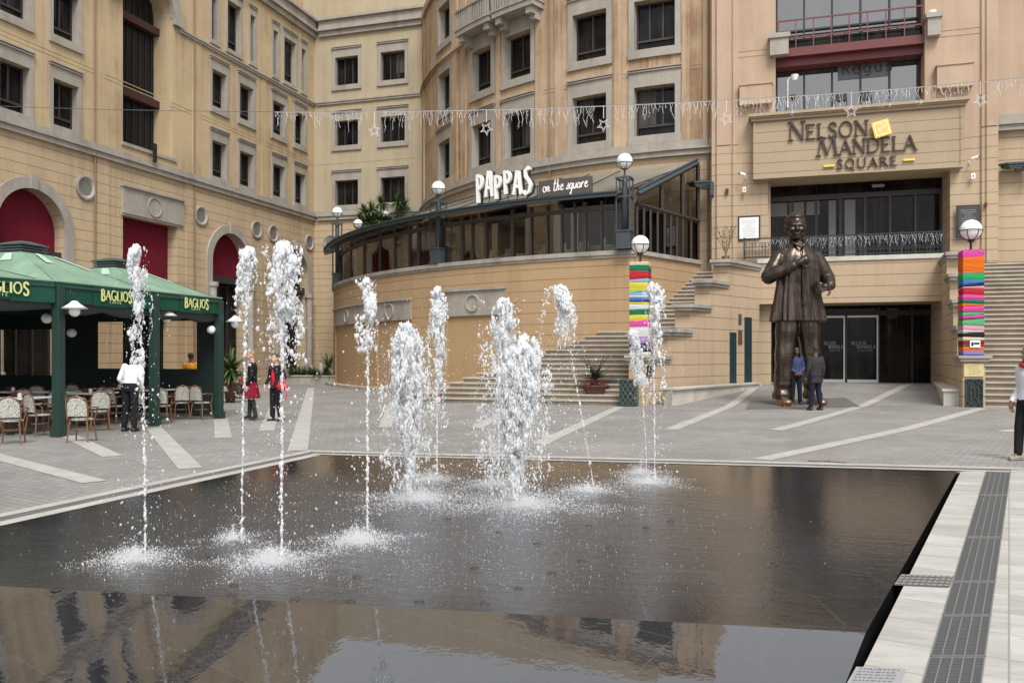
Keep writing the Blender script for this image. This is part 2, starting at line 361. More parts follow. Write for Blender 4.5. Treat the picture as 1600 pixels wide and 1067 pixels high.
    def loft(s, rings, n=24, fn=None):               # rings (x,y,z,rx,ry)
        vs = []; fs = []
        for (x,y,z,rx,ry) in rings:
            for i in range(n):
                a = 2*math.pi*i/n; k = fn(a, z) if fn else 1.0
                vs.append((x+rx*k*math.cos(a), y+ry*k*math.sin(a), z))
        m = len(rings)
        for j in range(m-1):
            for i in range(n): fs.append((j*n+i, j*n+(i+1)%n, (j+1)*n+(i+1)%n, (j+1)*n+i))
        fs += [tuple(range(n-1,-1,-1)), tuple(range((m-1)*n, m*n))]
        s.add(vs, fs)
    def build(s, name, m, parent=None, smooth=False, bevel=0):
        me = bpy.data.meshes.new(name); me.from_pydata(s.v, [], s.f); me.update()
        ms = m if isinstance(m, (list,tuple)) else [m]
        for x in ms: me.materials.append(x)
        if smooth: me.polygons.foreach_set('use_smooth', [True]*len(me.polygons))
        o = bpy.data.objects.new(name, me); col.objects.link(o)
        if parent: o.parent = parent
        if bevel:
            bv = o.modifiers.new('bevel','BEVEL'); bv.width = bevel; bv.segments = 2; bv.limit_method = 'ANGLE'
        return o
def rebase(root, *objs):      # mesh built in world coordinates under an empty that stands elsewhere
    M = Matrix.Translation(-root.location) if root.rotation_euler.z == 0 else (Matrix.Translation(root.location) @ Matrix.Rotation(root.rotation_euler.z,4,'Z')).inverted()
    for o in objs: o.data.transform(M)
def structure(o): o['kind'] = 'structure'; return o
def copy_tree(o, parent=None, done=None):
    c = o.copy(); col.objects.link(c)
    if parent: c.parent = parent
    for ch in [x for x in bpy.data.objects if x.parent == o and x != c]: copy_tree(ch, c)
    return c

# walls described by a frame Fr(s, z, outward)
class Frame:
    def __init__(s, fn, curved=False): s.fn = fn; s.curved = curved
    def __call__(s, a, z, o=0.0): return s.fn(a, z, o)
    def steps(s, a, b):
        if not s.curved: return [a, b]
        n = max(1, int(abs(b-a)/0.6)); return [a+(b-a)*i/n for i in range(n+1)]
def fbox(mb, Fr, s0, s1, z0, z1, o0, o1):
    st = Fr.steps(s0, s1); n = len(st); vs = []
    for a in st: vs += [Fr(a,z0,o1), Fr(a,z1,o1), Fr(a,z1,o0), Fr(a,z0,o0)]
    fs = []
    for i in range(n-1):
        for j in range(4): fs.append((4*i+j, 4*i+(j+1)%4, 4*(i+1)+(j+1)%4, 4*(i+1)+j))
    fs += [(3,2,1,0), (4*(n-1),4*(n-1)+1,4*(n-1)+2,4*(n-1)+3)]
    mb.add(vs, [f[::-1] for f in fs])
def fwall(mb, Fr, s0, s1, z0, z1, holes, extra=()):
    """wall surface with recessed rectangular holes (a0,a1,b0,b1,depth)"""
    ss = sorted(set([s0,s1]+[h[0] for h in holes if s0<h[0]<s1]+[h[1] for h in holes if s0<h[1]<s1]+list(extra)))
    out = []
    for a, b in zip(ss, ss[1:]): out += Fr.steps(a,b)[:-1]
    ss = out+[ss[-1]]
    zs = sorted(set([z0,z1]+[h[2] for h in holes if z0<h[2]<z1]+[h[3] for h in holes if z0<h[3]<z1]))
    for a, b in zip(ss, ss[1:]):
        for c, d in zip(zs, zs[1:]):
            mc, md = (a+b)/2, (c+d)/2
            if any(h[0] < mc < h[1] and h[2] < md < h[3] for h in holes): continue
            mb.add([Fr(a,c), Fr(b,c), Fr(b,d), Fr(a,d)], [(0,1,2,3)])
    for h in holes:
        a, b, c, d, dp = h[:5]
        for st in zip(Fr.steps(a,b), Fr.steps(a,b)[1:]):
            mb.add([Fr(st[0],c), Fr(st[1],c), Fr(st[1],c,-dp), Fr(st[0],c,-dp)], [(3,2,1,0)])
            mb.add([Fr(st[0],d), Fr(st[1],d), Fr(st[1],d,-dp), Fr(st[0],d,-dp)], [(0,1,2,3)])
        mb.add([Fr(a,c), Fr(a,d), Fr(a,d,-dp), Fr(a,c,-dp)], [(0,1,2,3)])
        mb.add([Fr(b,c), Fr(b,d), Fr(b,d,-dp), Fr(b,c,-dp)], [(3,2,1,0)])
def window(Fr, root, s0, s1, z0, z1, depth=0.4, sur=(0.28,0.28,0.55,0.28), mull=2, transom=True, proud=0.06):
    """opening s0..s1,z0..z1 ; sur = left,right,top,bottom stone surround"""
    l, r, t, b = sur
    fr = MB(); fw = 0.07
    fbox(fr, Fr, s0, s0+fw, z0, z1, -depth+.02, -depth+0.1); fbox(fr, Fr, s1-fw, s1, z0, z1, -depth+.02, -depth+0.1)
    fbox(fr, Fr, s0+fw, s1-fw, z1-fw, z1, -depth+.02, -depth+0.1); fbox(fr, Fr, s0+fw, s1-fw, z0, z0+fw, -depth+.02, -depth+0.1)
    zt = z0+(z1-z0)*0.24
    if transom: fbox(fr, Fr, s0+fw, s1-fw, zt-.045, zt+.045, -depth+.025, -depth+0.11)
    for i in range(1, mull):
        x = s0+(s1-s0)*i/mull; fbox(fr, Fr, x-.035, x+.035, (zt+.045) if transom else z0+fw, z1-fw, -depth+.02, -depth+0.095)
    w = fr.build('window', m_frame, root)
    pn = MB(); st = Fr.steps(s0, s1)
    for a, b2 in zip(st, st[1:]): pn.add([Fr(a,z0,-depth+.03), Fr(b2,z0,-depth+.03), Fr(b2,z1,-depth+.03), Fr(a,z1,-depth+.03)], [(0,1,2,3)])
    pn.build('pane', m_pane, w)
    rw = random.Random(int(abs(s0*37+z0*91)))
    if t > 0 and rw.random() < .4:
        bl = MB(); k = rw.uniform(.2,.75); a_ = s0+(s1-s0)*(.5 if rw.random()<.5 else 0); fbox(bl, Fr, a_+.09, min(a_+(s1-s0)*.5,s1)-.02, z1-(z1-z0)*k, z1-.08, -depth+.032, -depth+.04); bl.build('blind', mat('blind_dim', (0.05,0.046,0.04), 0.8), w)
    if t > 0:
        sm = MB()
        fbox(sm, Fr, s0-l, s1+r, z1, z1+t, 0.0, proud); fbox(sm, Fr, s0-l-.02, s1+r+.02, z1+t, z1+t+.05, -0.01, proud+0.07)
        fbox(sm, Fr, s0-l-.03, s1+r+.03, z1+t+.09, z1+t+.14, -0.01, proud+0.10)
        fbox(sm, Fr, s0-l-.02, s1+r+.02, z0-b, z0, 0.0, proud+0.05)
        fbox(sm, Fr, s0-l, s0+.006, z0+.002, z1-.002, -depth+.12, proud); fbox(sm, Fr, s1-.006, s1+r, z0+.002, z1-.002, -depth+.12, proud)
        fbox(sm, Fr, s0, s1, z0-.02, z0+.03, -depth+.13, proud+.02)
        sm.build('surround', m_stone, w)
    return w
# ------------------------------------------------------------------ ground
def sst(x, a, b):
    t = min(max((x-a)/(b-a), 0), 1); return t*t*(3-2*t)
def gz(x, y):
    w = sst(x, -4.6, -3.2)
    r = 0.14*sst(x, -3, 6)*sst(y, 18, 27)
    ramp_ = 0.055*max(0, y-27.0)*w
    if x > 7: ramp_ *= 0
    return min(r+ramp_, 0.50)
def grid(name, x0, x1, y0, y1, nx, ny, m, dz=0.0):
    mb = MB(); xs = [x0+(x1-x0)*i/nx for i in range(nx+1)]; ys = [y0+(y1-y0)*i/ny for i in range(ny+1)]
    mb.add([(x,y,gz(x,y)+dz) for y in ys for x in xs], [(j*(nx+1)+i, j*(nx+1)+i+1, (j+1)*(nx+1)+i+1, (j+1)*(nx+1)+i) for j in range(ny) for i in range(nx)])
    return structure(mb.build(name, m, smooth=True))
FL, FR = Vector((-6.81,11.75,0)), Vector((2.47,12.66,0))
P_h0, P_h1 = ong(-60, 931), ong(1340, 990)
LN = ong(-900, 822+194)          # left edge carried on toward the viewer
RN = ong(1310, 1067)
RN2 = RN+(RN-FR).normalized()*6
# ground with a pit cut out for the fountain slab
def ground():
    mb = MB()
    pit = [FL+Vector((0,0,0)), FR+Vector((.05,0,0)), RN2+Vector((.15,0,0)), Vector((FL.x-0.05, RN2.y, 0))]
    # strips round the pit
    o = [(-60,-30),(60,-30),(60,14.0),(-60,14.0)]
    def q(*p): mb.add([(a[0],a[1],0) for a in p], [tuple(range(len(p)))])
    q((-60,-30),(pit[3].x,-30),(pit[3].x,pit[3].y),(pit[0].x,pit[0].y),(pit[0].x,14.0),(-60,14.0))
    q((pit[3].x,-30),(60,-30),(60,pit[2].y),(pit[2].x,pit[2].y),(pit[3].x,pit[3].y))
    q((pit[2].x,pit[2].y),(60,pit[2].y),(60,14.0),(pit[1].x,14.0),(pit[1].x,pit[1].y))
    q((pit[0].x,pit[0].y),(pit[1].x,pit[1].y),(pit[1].x,14.0),(pit[0].x,14.0))
    nx = 120; ny = 90
    xs = [-60+120*i/nx for i in range(nx+1)]; ys = [14+(60-14)*j/ny for j in range(ny+1)]
    mb.add([(x,y,gz(x,y) if y > 14.01 else 0) for y in ys for x in xs], [(j*(nx+1)+i, j*(nx+1)+i+1, (j+1)*(nx+1)+i+1, (j+1)*(nx+1)+i) for j in range(ny) for i in range(nx)])
    q((-400,-400),(400,-400),(400,-30),(-400,-30)); q((-400,60),(400,60),(400,400),(-400,400)); q((-400,-30),(-60,-30),(-60,60),(-400,60)); q((60,-30),(400,-30),(400,60),(60,60))
    structure(mb.build('ground', m_pave))
    b = MB(); b.prism([(p.x,p.y) for p in pit], -0.6, -0.5); 
    for i in range(4):
        a, c = pit[i], pit[(i+1)%4]; b.add([(a.x,a.y,-.55),(c.x,c.y,-.55),(c.x,c.y,-.002),(a.x,a.y,-.002)], [(0,1,2,3)])
    structure(b.build('fountain_pit', m_dark))
ground()
def flat(name, pts, z, m, sub=0):
    """a thin sheet laid on the ground along a list of outline points"""
    mb = MB(); n = len(pts)
    if sub:       # quad strip p0-p1 / p3-p2
        a, b_, c, d = [Vector(p) for p in pts]; vs = []; fs = []
        for i in range(sub+1):
            t = i/sub; p = a.lerp(b_, t); q = d.lerp(c, t); vs += [(p.x,p.y,gz(p.x,p.y)+z), (q.x,q.y,gz(q.x,q.y)+z)]
        for i in range(sub): fs.append((2*i,2*i+1,2*i+3,2*i+2))
        mb.add(vs, fs)
    else: mb.add([(p[0],p[1],z) for p in pts], [tuple(range(n))])
    return structure(mb.build(name, m))
def stripe(p0, p1, w):
    a = ong(*p0); b = ong(*p1)
    for _ in range(4): a = ong(*p0, z=gz(a.x,a.y)); b = ong(*p1, z=gz(b.x,b.y))
    a.z = b.z = 0; n = Vector((-(b-a).y, (b-a).x, 0)).normalized()*w/2
    flat('paving_strip', [a-n, b-n, b+n, a+n], 0.006, m_strip, 14)
for s in [((108,681),(176,713),.3), ((-60,699),(148,753),.3), ((240,668),(298,732),.32), ((345,655),(349,684),.32), ((432,630),(416,673),.32),
          ((486,606),(465,704),.33), ((615,628),(602,668),.3), ((806,636),(745,668),.3), ((968,636),(842,694),.3), ((1200,604),(1048,671),.3),
          ((1424,604),(1212,672),.3), ((1535,638),(1190,718),.3), ((1640,668),(1566,674),.3)]: stripe(*s)
# border round the fountain
def off(a, b, d0, d1, z, m, name='kerb_band', ext0=0, ext1=0):
    t = (b-a).normalized(); n = Vector((-t.y, t.x, 0)); a = a-t*ext0; b = b+t*ext1
    flat(name, [a+n*d0, b+n*d0, b+n*d1, a+n*d1], z, m)
A0 = Vector((FL.x-0.05, RN2.y, 0))
off(A0, FL, 0.02, 0.20, 0.010, m_strip, 'kerb_band', 0, .2); off(A0, FL, 0.20, 0.38, 0.007, m_pave_dark, 'dark_band', 0, .3); off(A0, FL, 0.38, 0.55, 0.011, m_strip, 'kerb_band', 0, .55)
off(FL, FR, 0.06, 0.20, 0.015, m_strip, 'kerb_band', .2, 3); off(FL, FR, 0.20, 0.40, 0.008, m_pave_dark, 'dark_band', .3, 3); off(FL, FR, 0.40, 0.62, 0.013, m_strip, 'kerb_band', .5, 3)
# right-hand pale paving, slot and drain
E0 = ong(1497, 738); E1 = ong(1314, 1067); tt = (E1-E0).normalized()
D0, D1 = ong(1541,735), ong(1441,1067); G0, G1 = ong(1580,735), ong(1535,1067)
def ext(a, b, k): return b+(b-a).normalized()*k
gap = Vector((0.085, 0, 0))
flat('pale_paving', [E0+gap*.4, D0, ext(D0,D1,5), ext(E0,E1,5)+gap], 0.012, m_slabpav)
flat('pale_paving', [G0, G0+Vector((9,1.2,0)), G0+Vector((9,-14,0)), ext(G0,G1,5)], 0.012, m_slabpav)
# floor drain: frame and three runs of bars, each cover a thing
def drain_cover(t0, t1, label):
    a0 = D0.lerp(D1, t0); b0 = G0.lerp(G1, t0); a1 = D0.lerp(D1, t1); b1 = G0.lerp(G1, t1)
    root = empty('drain_grate', ((a0+b0+a1+b1)/4), 0, label, 'drain grate', 'drain grates set end to end in the pale paving')
    fr = MB(); P = lambda u, v, z: (lambda p: (p.x,p.y,z))((a0.lerp(b0,u)).lerp(a1.lerp(b1,u), v))
    def q(mb, u0,u1,v0,v1,z0,z1): 
        vs = [P(u,v,z) for z in (z0,z1) for u,v in ((u0,v0),(u1,v0),(u1,v1),(u0,v1))]
        mb.add(vs, [(3,2,1,0),(4,5,6,7),(0,1,5,4),(1,2,6,5),(2,3,7,6),(3,0,4,7)])
    for u in (0,.2,.4,.6,.8): 
        q(fr, u+.002, u+.03, .01,.99, -.02,.016)
    q(fr, .968,1.0,.01,.99,-.02,.016); q(fr, .03,.97,.0,.012,-.02,.0155); q(fr,.03,.97,.985,.997,-.02,.0155)
    f = fr.build('rim', mat('galvanised_grey', (0.20,0.20,0.19), 0.55, 0.4), root)
    br = MB(); n = max(6, int((a1-a0).length/0.028))
    for i in range(n): v = .02+.96*(i+.5)/n; q(br, .03,.968, v-.27/n, v+.27/n, -.018, .0145)
    g = br.build('bars', mat('drain_bar_grey', (0.10,0.105,0.105), 0.6, 0.3), root)
    pn = MB(); pn.add([P(0,0,.005),P(1,0,.005),P(1,1,.005),P(0,1,.005)], [(0,1,2,3)]); h = pn.build('channel', m_dark, root)
    rebase(root, f, g, h)
# cut positions chosen where covers meet in the photo
def tat(py):
    d = EYE*F/(py-HY); d0 = EYE*F/(735-HY); d1 = EYE*F/(1067-HY); return (d-d0)/(d1-d0)
cuts = [tat(736), tat(775), tat(842), tat(912), tat(965), tat(1030), tat(1110)]
labs = ['farthest drain grate by the kerb beyond the fountain corner','second drain grate counted from the far kerb','third drain grate from the far kerb, above the small side grille',
        'drain grate reaching down to beside the small side grille','drain grate just in front of the small side grille','nearest drain grate at the bottom edge of the picture']
for i in range(6): drain_cover(cuts[i], cuts[i+1]-0.002, labs[i])
# small side grille across the pale strip
def side_grille():
    a, b, c, d = ong(1408,900), ong(1490,903), ong(1483,921), ong(1396,917)
    root = empty('floor_grille', (a+b+c+d)/4, 0, 'small rectangular floor grille between fountain edge and long drain', 'floor grille')
    pn = MB(); pn.add([(p.x,p.y,.016) for p in (a,b,c,d)], [(0,1,2,3)]); x = pn.build('plate', m_pave_dark, root)
    br = MB()
    for i in range(9):
        for j in range(4):
            u0, u1, v0, v1 = (i+.15)/9, (i+.85)/9, (j+.2)/4, (j+.8)/4
            P = lambda u, v: (lambda p: (p.x,p.y,.020))((a.lerp(b,u)).lerp(d.lerp(c,u), v)); br.add([P(u0,v0),P(u1,v0),P(u1,v1),P(u0,v1)], [(0,1,2,3)])
    y = br.build('grid', mat('grille_metal', (0.27,0.26,0.24), 0.5, 0.3), root); rebase(root, x, y)
side_grille()
# engraved plate at the lower edge
def floor_plate():
    a, b, c, d = ong(1338,1047), ong(1415,1050), ong(1402,1085), ong(1318,1082)
    root = empty('engraved_plate', (a+b+c+d)/4, 0, 'grey engraved plate set in pale paving at the fountain corner', 'floor plate')
    pn = MB(); pn.prism([(p.x,p.y) for p in (a,b,c,d)], .013, .02); x = pn.build('plate', mat('plate_grey', (0.33,0.33,0.34), 0.5, 0.2), root)
    br = MB()
    for j in range(7):
        u = .08
        while u < .86:
            w = random.uniform(.04,.12); v = (j+.6)/7.6; P = lambda u, v: (lambda p: (p.x,p.y,.0225))((a.lerp(b,u)).lerp(d.lerp(c,u), v))
            br.add([P(u,v),P(u+w,v),P(u+w,v+.035),P(u,v+.035)], [(0,1,2,3)]); u += w+.03
    y = br.build('engraving', mat('engraved_grey', (0.17,0.17,0.18), 0.6), root); rebase(root, x, y)
floor_plate()

# ------------------------------------------------------------------ fountain slab
def slab():
    mb = MB(); z = 0.012; dn = -0.245
    H0 = A0.lerp(FL, (P_h0.y-A0.y)/(FL.y-A0.y)); H0.z = z
    hr = ong(1344, 990); t = (hr.y-RN2.y)/(FR.y-RN2.y); H1 = RN2.lerp(FR, t)
    n = 3
    mb.add([(H0.x,H0.y,z),(H1.x,H1.y,z),(FR.x,FR.y,z),(FL.x,FL.y,z)], [(0,1,2,3)])
    mb.add([(FR.x,FR.y,z),(H1.x,H1.y,z),(H1.x,H1.y,-.3),(FR.x,FR.y,-.3)], [(0,1,2,3)])
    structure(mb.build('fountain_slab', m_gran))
    # the near part falls away towards the viewer
    m2 = MB(); t1 = (H1-H0).normalized(); nrm = Vector((t1.y,-t1.x,0)); ALPHA = math.radians(SLAB_TILT); L_ = 5.0
    dr = math.tan(ALPHA)
    def zf(p): return z-max(0, (p-H0).dot(nrm))*dr
    R2 = RN2; L2 = A0.copy(); 
    q = [H0, L2, R2, H1]
    m2.add([(p.x,p.y,zf(Vector((p.x,p.y,0)))+ (0 if i in (0,3) else 0)) for i,p in enumerate(q)], [(0,1,2,3)])
    m2.add([(H1.x,H1.y,z),(R2.x,R2.y,zf(R2)),(R2.x,R2.y,-1.5),(H1.x,H1.y,-1.5)], [(0,1,2,3)])
    structure(m2.build('fountain_slab_front', m_gran2))
    return H0, H1
SLAB_TILT = 7.2
H0, H1 = slab()
def nozzle(px, py, label=None):
    p = ong(px, py); root = empty('nozzle', (p.x,p.y,0.012), 0, label or 'small metal nozzle ring in the wet granite', 'nozzle', 'nozzles flush in the fountain slab')
    r = MB(); r.lathe([(.022,0),(.034,.0),(.034,.003),(.022,.004)], n=14); r.build('ring', mat('nozzle_metal', (0.10,0.085,0.07), 0.35, 0.7), root, True)
    c = MB(); c.lathe([(.0,.0),(.014,.0),(.012,.004),(.0,.005)], n=10); c.build('jet_tip', m_black, root, True)
for p in [(88,924),(172,927),(270,930),(362,932),(460,940),(548,941),(655,942),(757,945),(365,916),(558,903),(742,889),(839,851),(862,897),(810,921),(908,878),(952,858),(1048,815),(1010,826),(920,822),(780,833),(700,812),(132,900),(330,873)]:
    nozzle(*p)

# ------------------------------------------------------------------ left building
XL, YB, YF = -26.9, 45.7, 34.5
FL_ = Frame(lambda s,z,o: Vector((XL+o, s, z)))
def arch_wall(mb, Fr, c, r, zs, ztop, depth, n=20, s_out=None):
    """spandrels above a semicircle inside the rectangular hole c-r..c+r up to ztop"""
    pts = [(c-r*math.cos(math.pi*i/n), zs+r*math.sin(math.pi*i/n)) for i in range(n+1)]
    for (a,b),(c2,d) in zip(pts, pts[1:]):
        mb.add([Fr(a,b),Fr(c2,d),Fr(c2,ztop),Fr(a,ztop)], [(0,1,2,3)])
        mb.add([Fr(a,b),Fr(c2,d),Fr(c2,d,-depth),Fr(a,b,-depth)], [(0,1,2,3)])
def ring(mb, Fr, c, r0, r1, zs, o0, o1, z_low=None, n=24):
    pts = [(math.pi*i/n) for i in range(n+1)]
    P = lambda a, r, o: Fr(c-r*math.cos(a), zs+r*math.sin(a), o)
    for a, b in zip(pts, pts[1:]):
        vs = [P(a,r0,o1),P(b,r0,o1),P(b,r1,o1),P(a,r1,o1), P(a,r0,o0),P(b,r0,o0),P(b,r1,o0),P(a,r1,o0)]
        mb.add(vs, [(0,1,2,3),(4,5,1,0),(3,2,6,7)])
    if z_low is not None:
        for sg in (-1,1):
            a, b = sorted((c+sg*r0, c+sg*r1)); fbox(mb, Fr, a, b, z_low, zs, o0, o1)
def roundel(root, Fr, s, z, r, label=None):
    mb = MB(); n = 28
    P = lambda a, rr, o: Fr(s+rr*math.cos(a), z+rr*math.sin(a), o)
    for i in range(n):
        a, b = 2*math.pi*i/n, 2*math.pi*(i+1)/n
        prof = [(r,0),(r,.08),(r*.84,.10),(r*.66,.03),(r*.62,-.25)]
        for (ra,oa),(rb,ob) in zip(prof, prof[1:]): mb.add([P(a,ra,oa),P(b,ra,oa),P(b,rb,ob),P(a,rb,ob)], [(0,1,2,3)])
        mb.add([P(a,r*.62,-.02),P(b,r*.62,-.02),Fr(s,z,-.02)], [(0,1,2)])
    w = mb.build('roundel', m_stone, root)
    g = MB()
    for i in range(n):
        a, b = 2*math.pi*i/n, 2*math.pi*(i+1)/n; g.add([P(a,r*.655,.025),P(b,r*.655,.025),Fr(s,z,.012)], [(0,1,2)])
    g.build('grille', mat('roundel_mesh', (0.16,0.15,0.13), 0.8), w)
def left_building():
    root = empty('building', (XL, 34, 0), 0, 'yellow plastered building along the left with crimson arches and a tall dark glazed recess', 'building', None)
    cols_ = {'A':(23.4,25.05),'B':(25.8,27.4),'C':(35.6,37.1),'D':(37.9,39.46),'E':(41.0,42.57),'F':(43.3,44.8)}
    cols_['Z'] = (19.5,21.1); cols_['Y'] = (17.2,18.8)
    rows = [(10.65,12.5),(14.2,16.1)]
    wins = []; T = (.17,.17,.5,.3)
    for k,(a,b) in cols_.items():
        for z0,z1 in rows: wins.append((a+.17,b-.17,z0,z1,T,2))
    for a,b in ((35.6,36.4),(36.9,38.3),(38.9,39.6),(41.1,41.8),(42.2,43.7),(44.1,44.8),(23.2,23.9),(24.4,25.8),(26.4,27.1)):
        wins.append((a+.12,b-.12,17.55,20.1,(.12,.12,.4,.2),1 if b-a<1 else 2))
    w = MB(); Z0 = 9.9
    holes = [(a,b,c,d,.4) for a,b,c,d,_,_ in wins]
    REC = (29.7, 32.9, 10.9, 19.2, 1.2)
    fwall(w, FL_, 8, YB, Z0, 22.2, holes+[REC]); arch_wall(w, FL_, 31.3, 1.6, 17.5, 19.2, 1.2)
    # attic storey set back
    w.box(XL-14, XL-1.5, 8, YB+3, 22.2, 31.0); w.box(XL-14, XL-1.35, 8, YB, 22.0, 22.2)
    w.box(XL-14, XL-1.4, 8, YB, 0, 21.9)
    wo_ = w.build('upper_wall', m_left, root)
    lo = MB()
    arches = [(25.0,1.6),(37.3,1.6),(43.45,1.5),(18.0,1.6)]
    hl = [(c-r,c+r,0,8.0 if r==1.6 else 7.9,.9) for c,r in arches]+[(29.7,33.2,0,7.75,.9)]
    fwall(lo, FL_, 8, YB, 0, Z0, hl)
    for c,r in arches: arch_wall(lo, FL_, c, r, 8.0-r if r==1.6 else 6.4, 8.0 if r==1.6 else 7.9, .9)
    lo.build('lower_wall', m_left_r, root)
    st = MB()
    for c,r in arches:
        zs = 8.0-r if r==1.6 else 6.4
        a_ = MB(); ring(a_, FL_, c, r-.04, r+.38, zs, -.05, .09, 0.9); fbox(a_, FL_, c-.16, c+.16, zs+r-.06, zs+r+.5, 0, .17); a_.build('arch_surround', m_stone, root)
        p = MB(); n = 20
        pts = [FL_(c-r, 5.7, -.55), FL_(c+r, 5.7, -.55)]+[FL_(c+r*math.cos(math.pi*i/n), zs+r*math.sin(math.pi*i/n), -.55) for i in range(n+1)]
        p.add(pts, [tuple(range(len(pts)))]); d = p.build('arch_infill', m_redpanel if c < 43 else m_pane, root)
        q = MB(); fbox(q, FL_, c-r, c+r, 5.35, 5.7, -.7, -.2); q.build('transom_beam', m_frame, root)
        q = MB(); fbox(q, FL_, c-r+.01, c+r-.01, 0, 5.35, -.88, -.84); g = q.build('shop_glass', m_pane, root)
        q = MB()
        for k in range(5): x = c-r+.05+(2*r-.1)*k/4; fbox(q, FL_, x-.03, x+.03, 0, 5.34, -.83, -.76)
        q.build('shop_frame', m_frame, root)
        for sg in (-1,1):
            q = MB(); p0 = FL_(c+sg*(r-.02), 0, .12); q.lathe([(.26,.8),(.26,.95),(.2,1.0),(.185,4.9),(.2,5.0),(.27,5.1),(.27,5.3)], c=(p0.x,p0.y,0), n=16); q.box(p0.x-.28,p0.x+.28,p0.y-.28,p0.y+.28,0,.8)
            q.build('column', m_stone, root, False)
    q = MB(); fbox(q, FL_, 29.7, 33.2, 3.4, 7.75, -.7, -.55); q.build('door_infill', m_redpanel, root)
    q = MB(); fbox(q, FL_, 29.7, 33.2, 0, 3.4, -.89, -.8); q.build('shop_glass', m_pane, root)
    # lintel panel with disc
    q = MB(); fbox(q, FL_, 29.6, 33.55, 7.8, 8.95, 0.002, .10); fbox(q, FL_, 29.55, 33.6, 8.95, 9.05, 0, .2); fbox(q, FL_, 29.58,33.57, 7.7,7.8,0,.05)
    lp = q.build('lintel_panel', m_stone, root)
    q = MB(); n=28; c=(31.55, 8.35)
    for i in range(n):
        a,b = 2*math.pi*i/n, 2*math.pi*(i+1)/n; P=lambda t,r,o: FL_(c[0]+r*math.cos(t),c[1]+r*math.sin(t),o)
        for (ra,oa),(rb,ob) in (((.46,.10),(.45,.15)),((.45,.15),(.40,.15)),((.40,.15),(.39,.11))): q.add([P(a,ra,oa),P(b,ra,oa),P(b,rb,ob),P(a,rb,ob)],[(0,1,2,3)])
    q.build('disc_moulding', m_stone, lp)
    for s,z in ((21.9,8.5),(28.0-.4,8.5),(34.9,8.5),(39.6,8.5),(41.2,8.5),(45.1,8.5)): roundel(root, FL_, s, z, .52 if s<30 else .5)
    # cornices and strings
    q = MB(); fbox(q, FL_, 8, YB, 9.9, 10.12, 0, .16); fbox(q, FL_, 8, YB, 10.12, 10.22, 0, .24); fbox(q, FL_, 8, YB, 10.22, 10.45, 0, .12); q.build('cornice', m_stone, root)
    q = MB(); fbox(q, FL_, 33.3, YB, 17.0, 17.12, 0, .1); fbox(q, FL_, 33.3, YB, 17.12, 17.2, 0, .15); fbox(q, FL_, 8, 29.3, 17.0, 17.2, 0, .12); q.build('string_course', m_stone, root)
    q = MB(); fbox(q, FL_, 8, YB, 13.35, 13.38, 0, .012); fbox(q, FL_, 8, YB, 13.52, 13.55, 0, .012); q.build('wall_moulding', m_left, root)
    q = MB(); fbox(q, FL_, 8, YB, 21.2, 21.5, 0, .18); fbox(q, FL_, 8, YB, 21.5, 21.65, 0, .35); fbox(q, FL_, 8, YB, 21.65, 22.1, 0, .25); fbox(q, FL_, 8, YB, 22.1,22.25,-1.5,.42); q.build('top_cornice', m_stone, root)
    for a,b,c,d,e,mm in ((28.12,28.64,10.45,21.2,.03,m_left),(34.3,34.9,10.45,17.0,.03,m_left),(40.1,40.5,10.45,17.0,.03,m_left),(33.8,34.3,0,9.9,.05,m_left_r),(28.2,28.9,0,9.9,.05,m_left_r)):
        q = MB(); fbox(q, FL_, a,b,c,d,0,e); q.build('pilaster', mm, root)
    # tall recess
    q = MB(); ring(q, FL_, 31.3, 1.56, 2.15, 17.5, -.1, .12); fbox(q, FL_, 32.86, 33.5, 17.2, 17.5, 0, .18); fbox(q, FL_, 29.1, 29.7, 17.2, 17.5, 0, .18); q.build('arch_surround', m_stone, root); q = MB(); fbox(q, FL_, 29.6, 33.1, 10.75, 10.9, -.2, .08); q.build('sill', m_stone, root)
    q = MB(); q.add([FL_(29.7,10.9,-1.1),FL_(32.9,10.9,-1.1),FL_(32.9,19.2,-1.1),FL_(29.7,19.2,-1.1)],[(0,1,2,3)]); g = q.build('recess_glazing', mat('dark_netting_glass', (.012,.012,.013), .25, spec=.2), root)
    for z in (13.3,16.75): q = MB(); fbox(q, FL_, 29.7, 32.9, z, z+.34, -1.05, -.75); q.build('red_beam', m_redbeam_d, root)
    q = MB()
    for i in range(8): fbox(q, FL_, 29.9+.4*i, 29.93+.4*i, 10.9, 19, -1.08, -1.05)
    q.build('glazing_bar', mat('bar_dark',(.018,.017,.017),.7), g)
    q = MB(); fbox(q, FL_, 31.25,31.45,10.35,11.2,.25,.32); q.build('bracket', m_black, root)
    for s in (28.05, 34.35):
        q = MB(); q.tube(FL_(s,0,.09), FL_(s,9.9,.09), .035); q.tube(FL_(s,10.4,.09), FL_(s,21.2,.09), .03)
        q.build('drain_pipe', mat('pipe_brown', (0.22,0.13,0.09), 0.6), root)
    for a,b,c,d,T,m in wins: window(FL_, root, a,b,c,d, .4, T, m, transom=True, proud=.05)
    M = Matrix.Translation(-root.location)
    for o in bpy.data.objects:
        if o.type == 'MESH':
            r = o
            while r.parent: r = r.parent
            if r == root: o.data.transform(M)
    return root
def settle(root):      # every mesh under root was modelled in world coordinates
    M = Matrix.Translation(-root.location)
    for o in bpy.data.objects:
        if o.type == 'MESH':
            r = o
            while r.parent: r = r.parent
            if r == root: o.data.transform(M)
left_building()

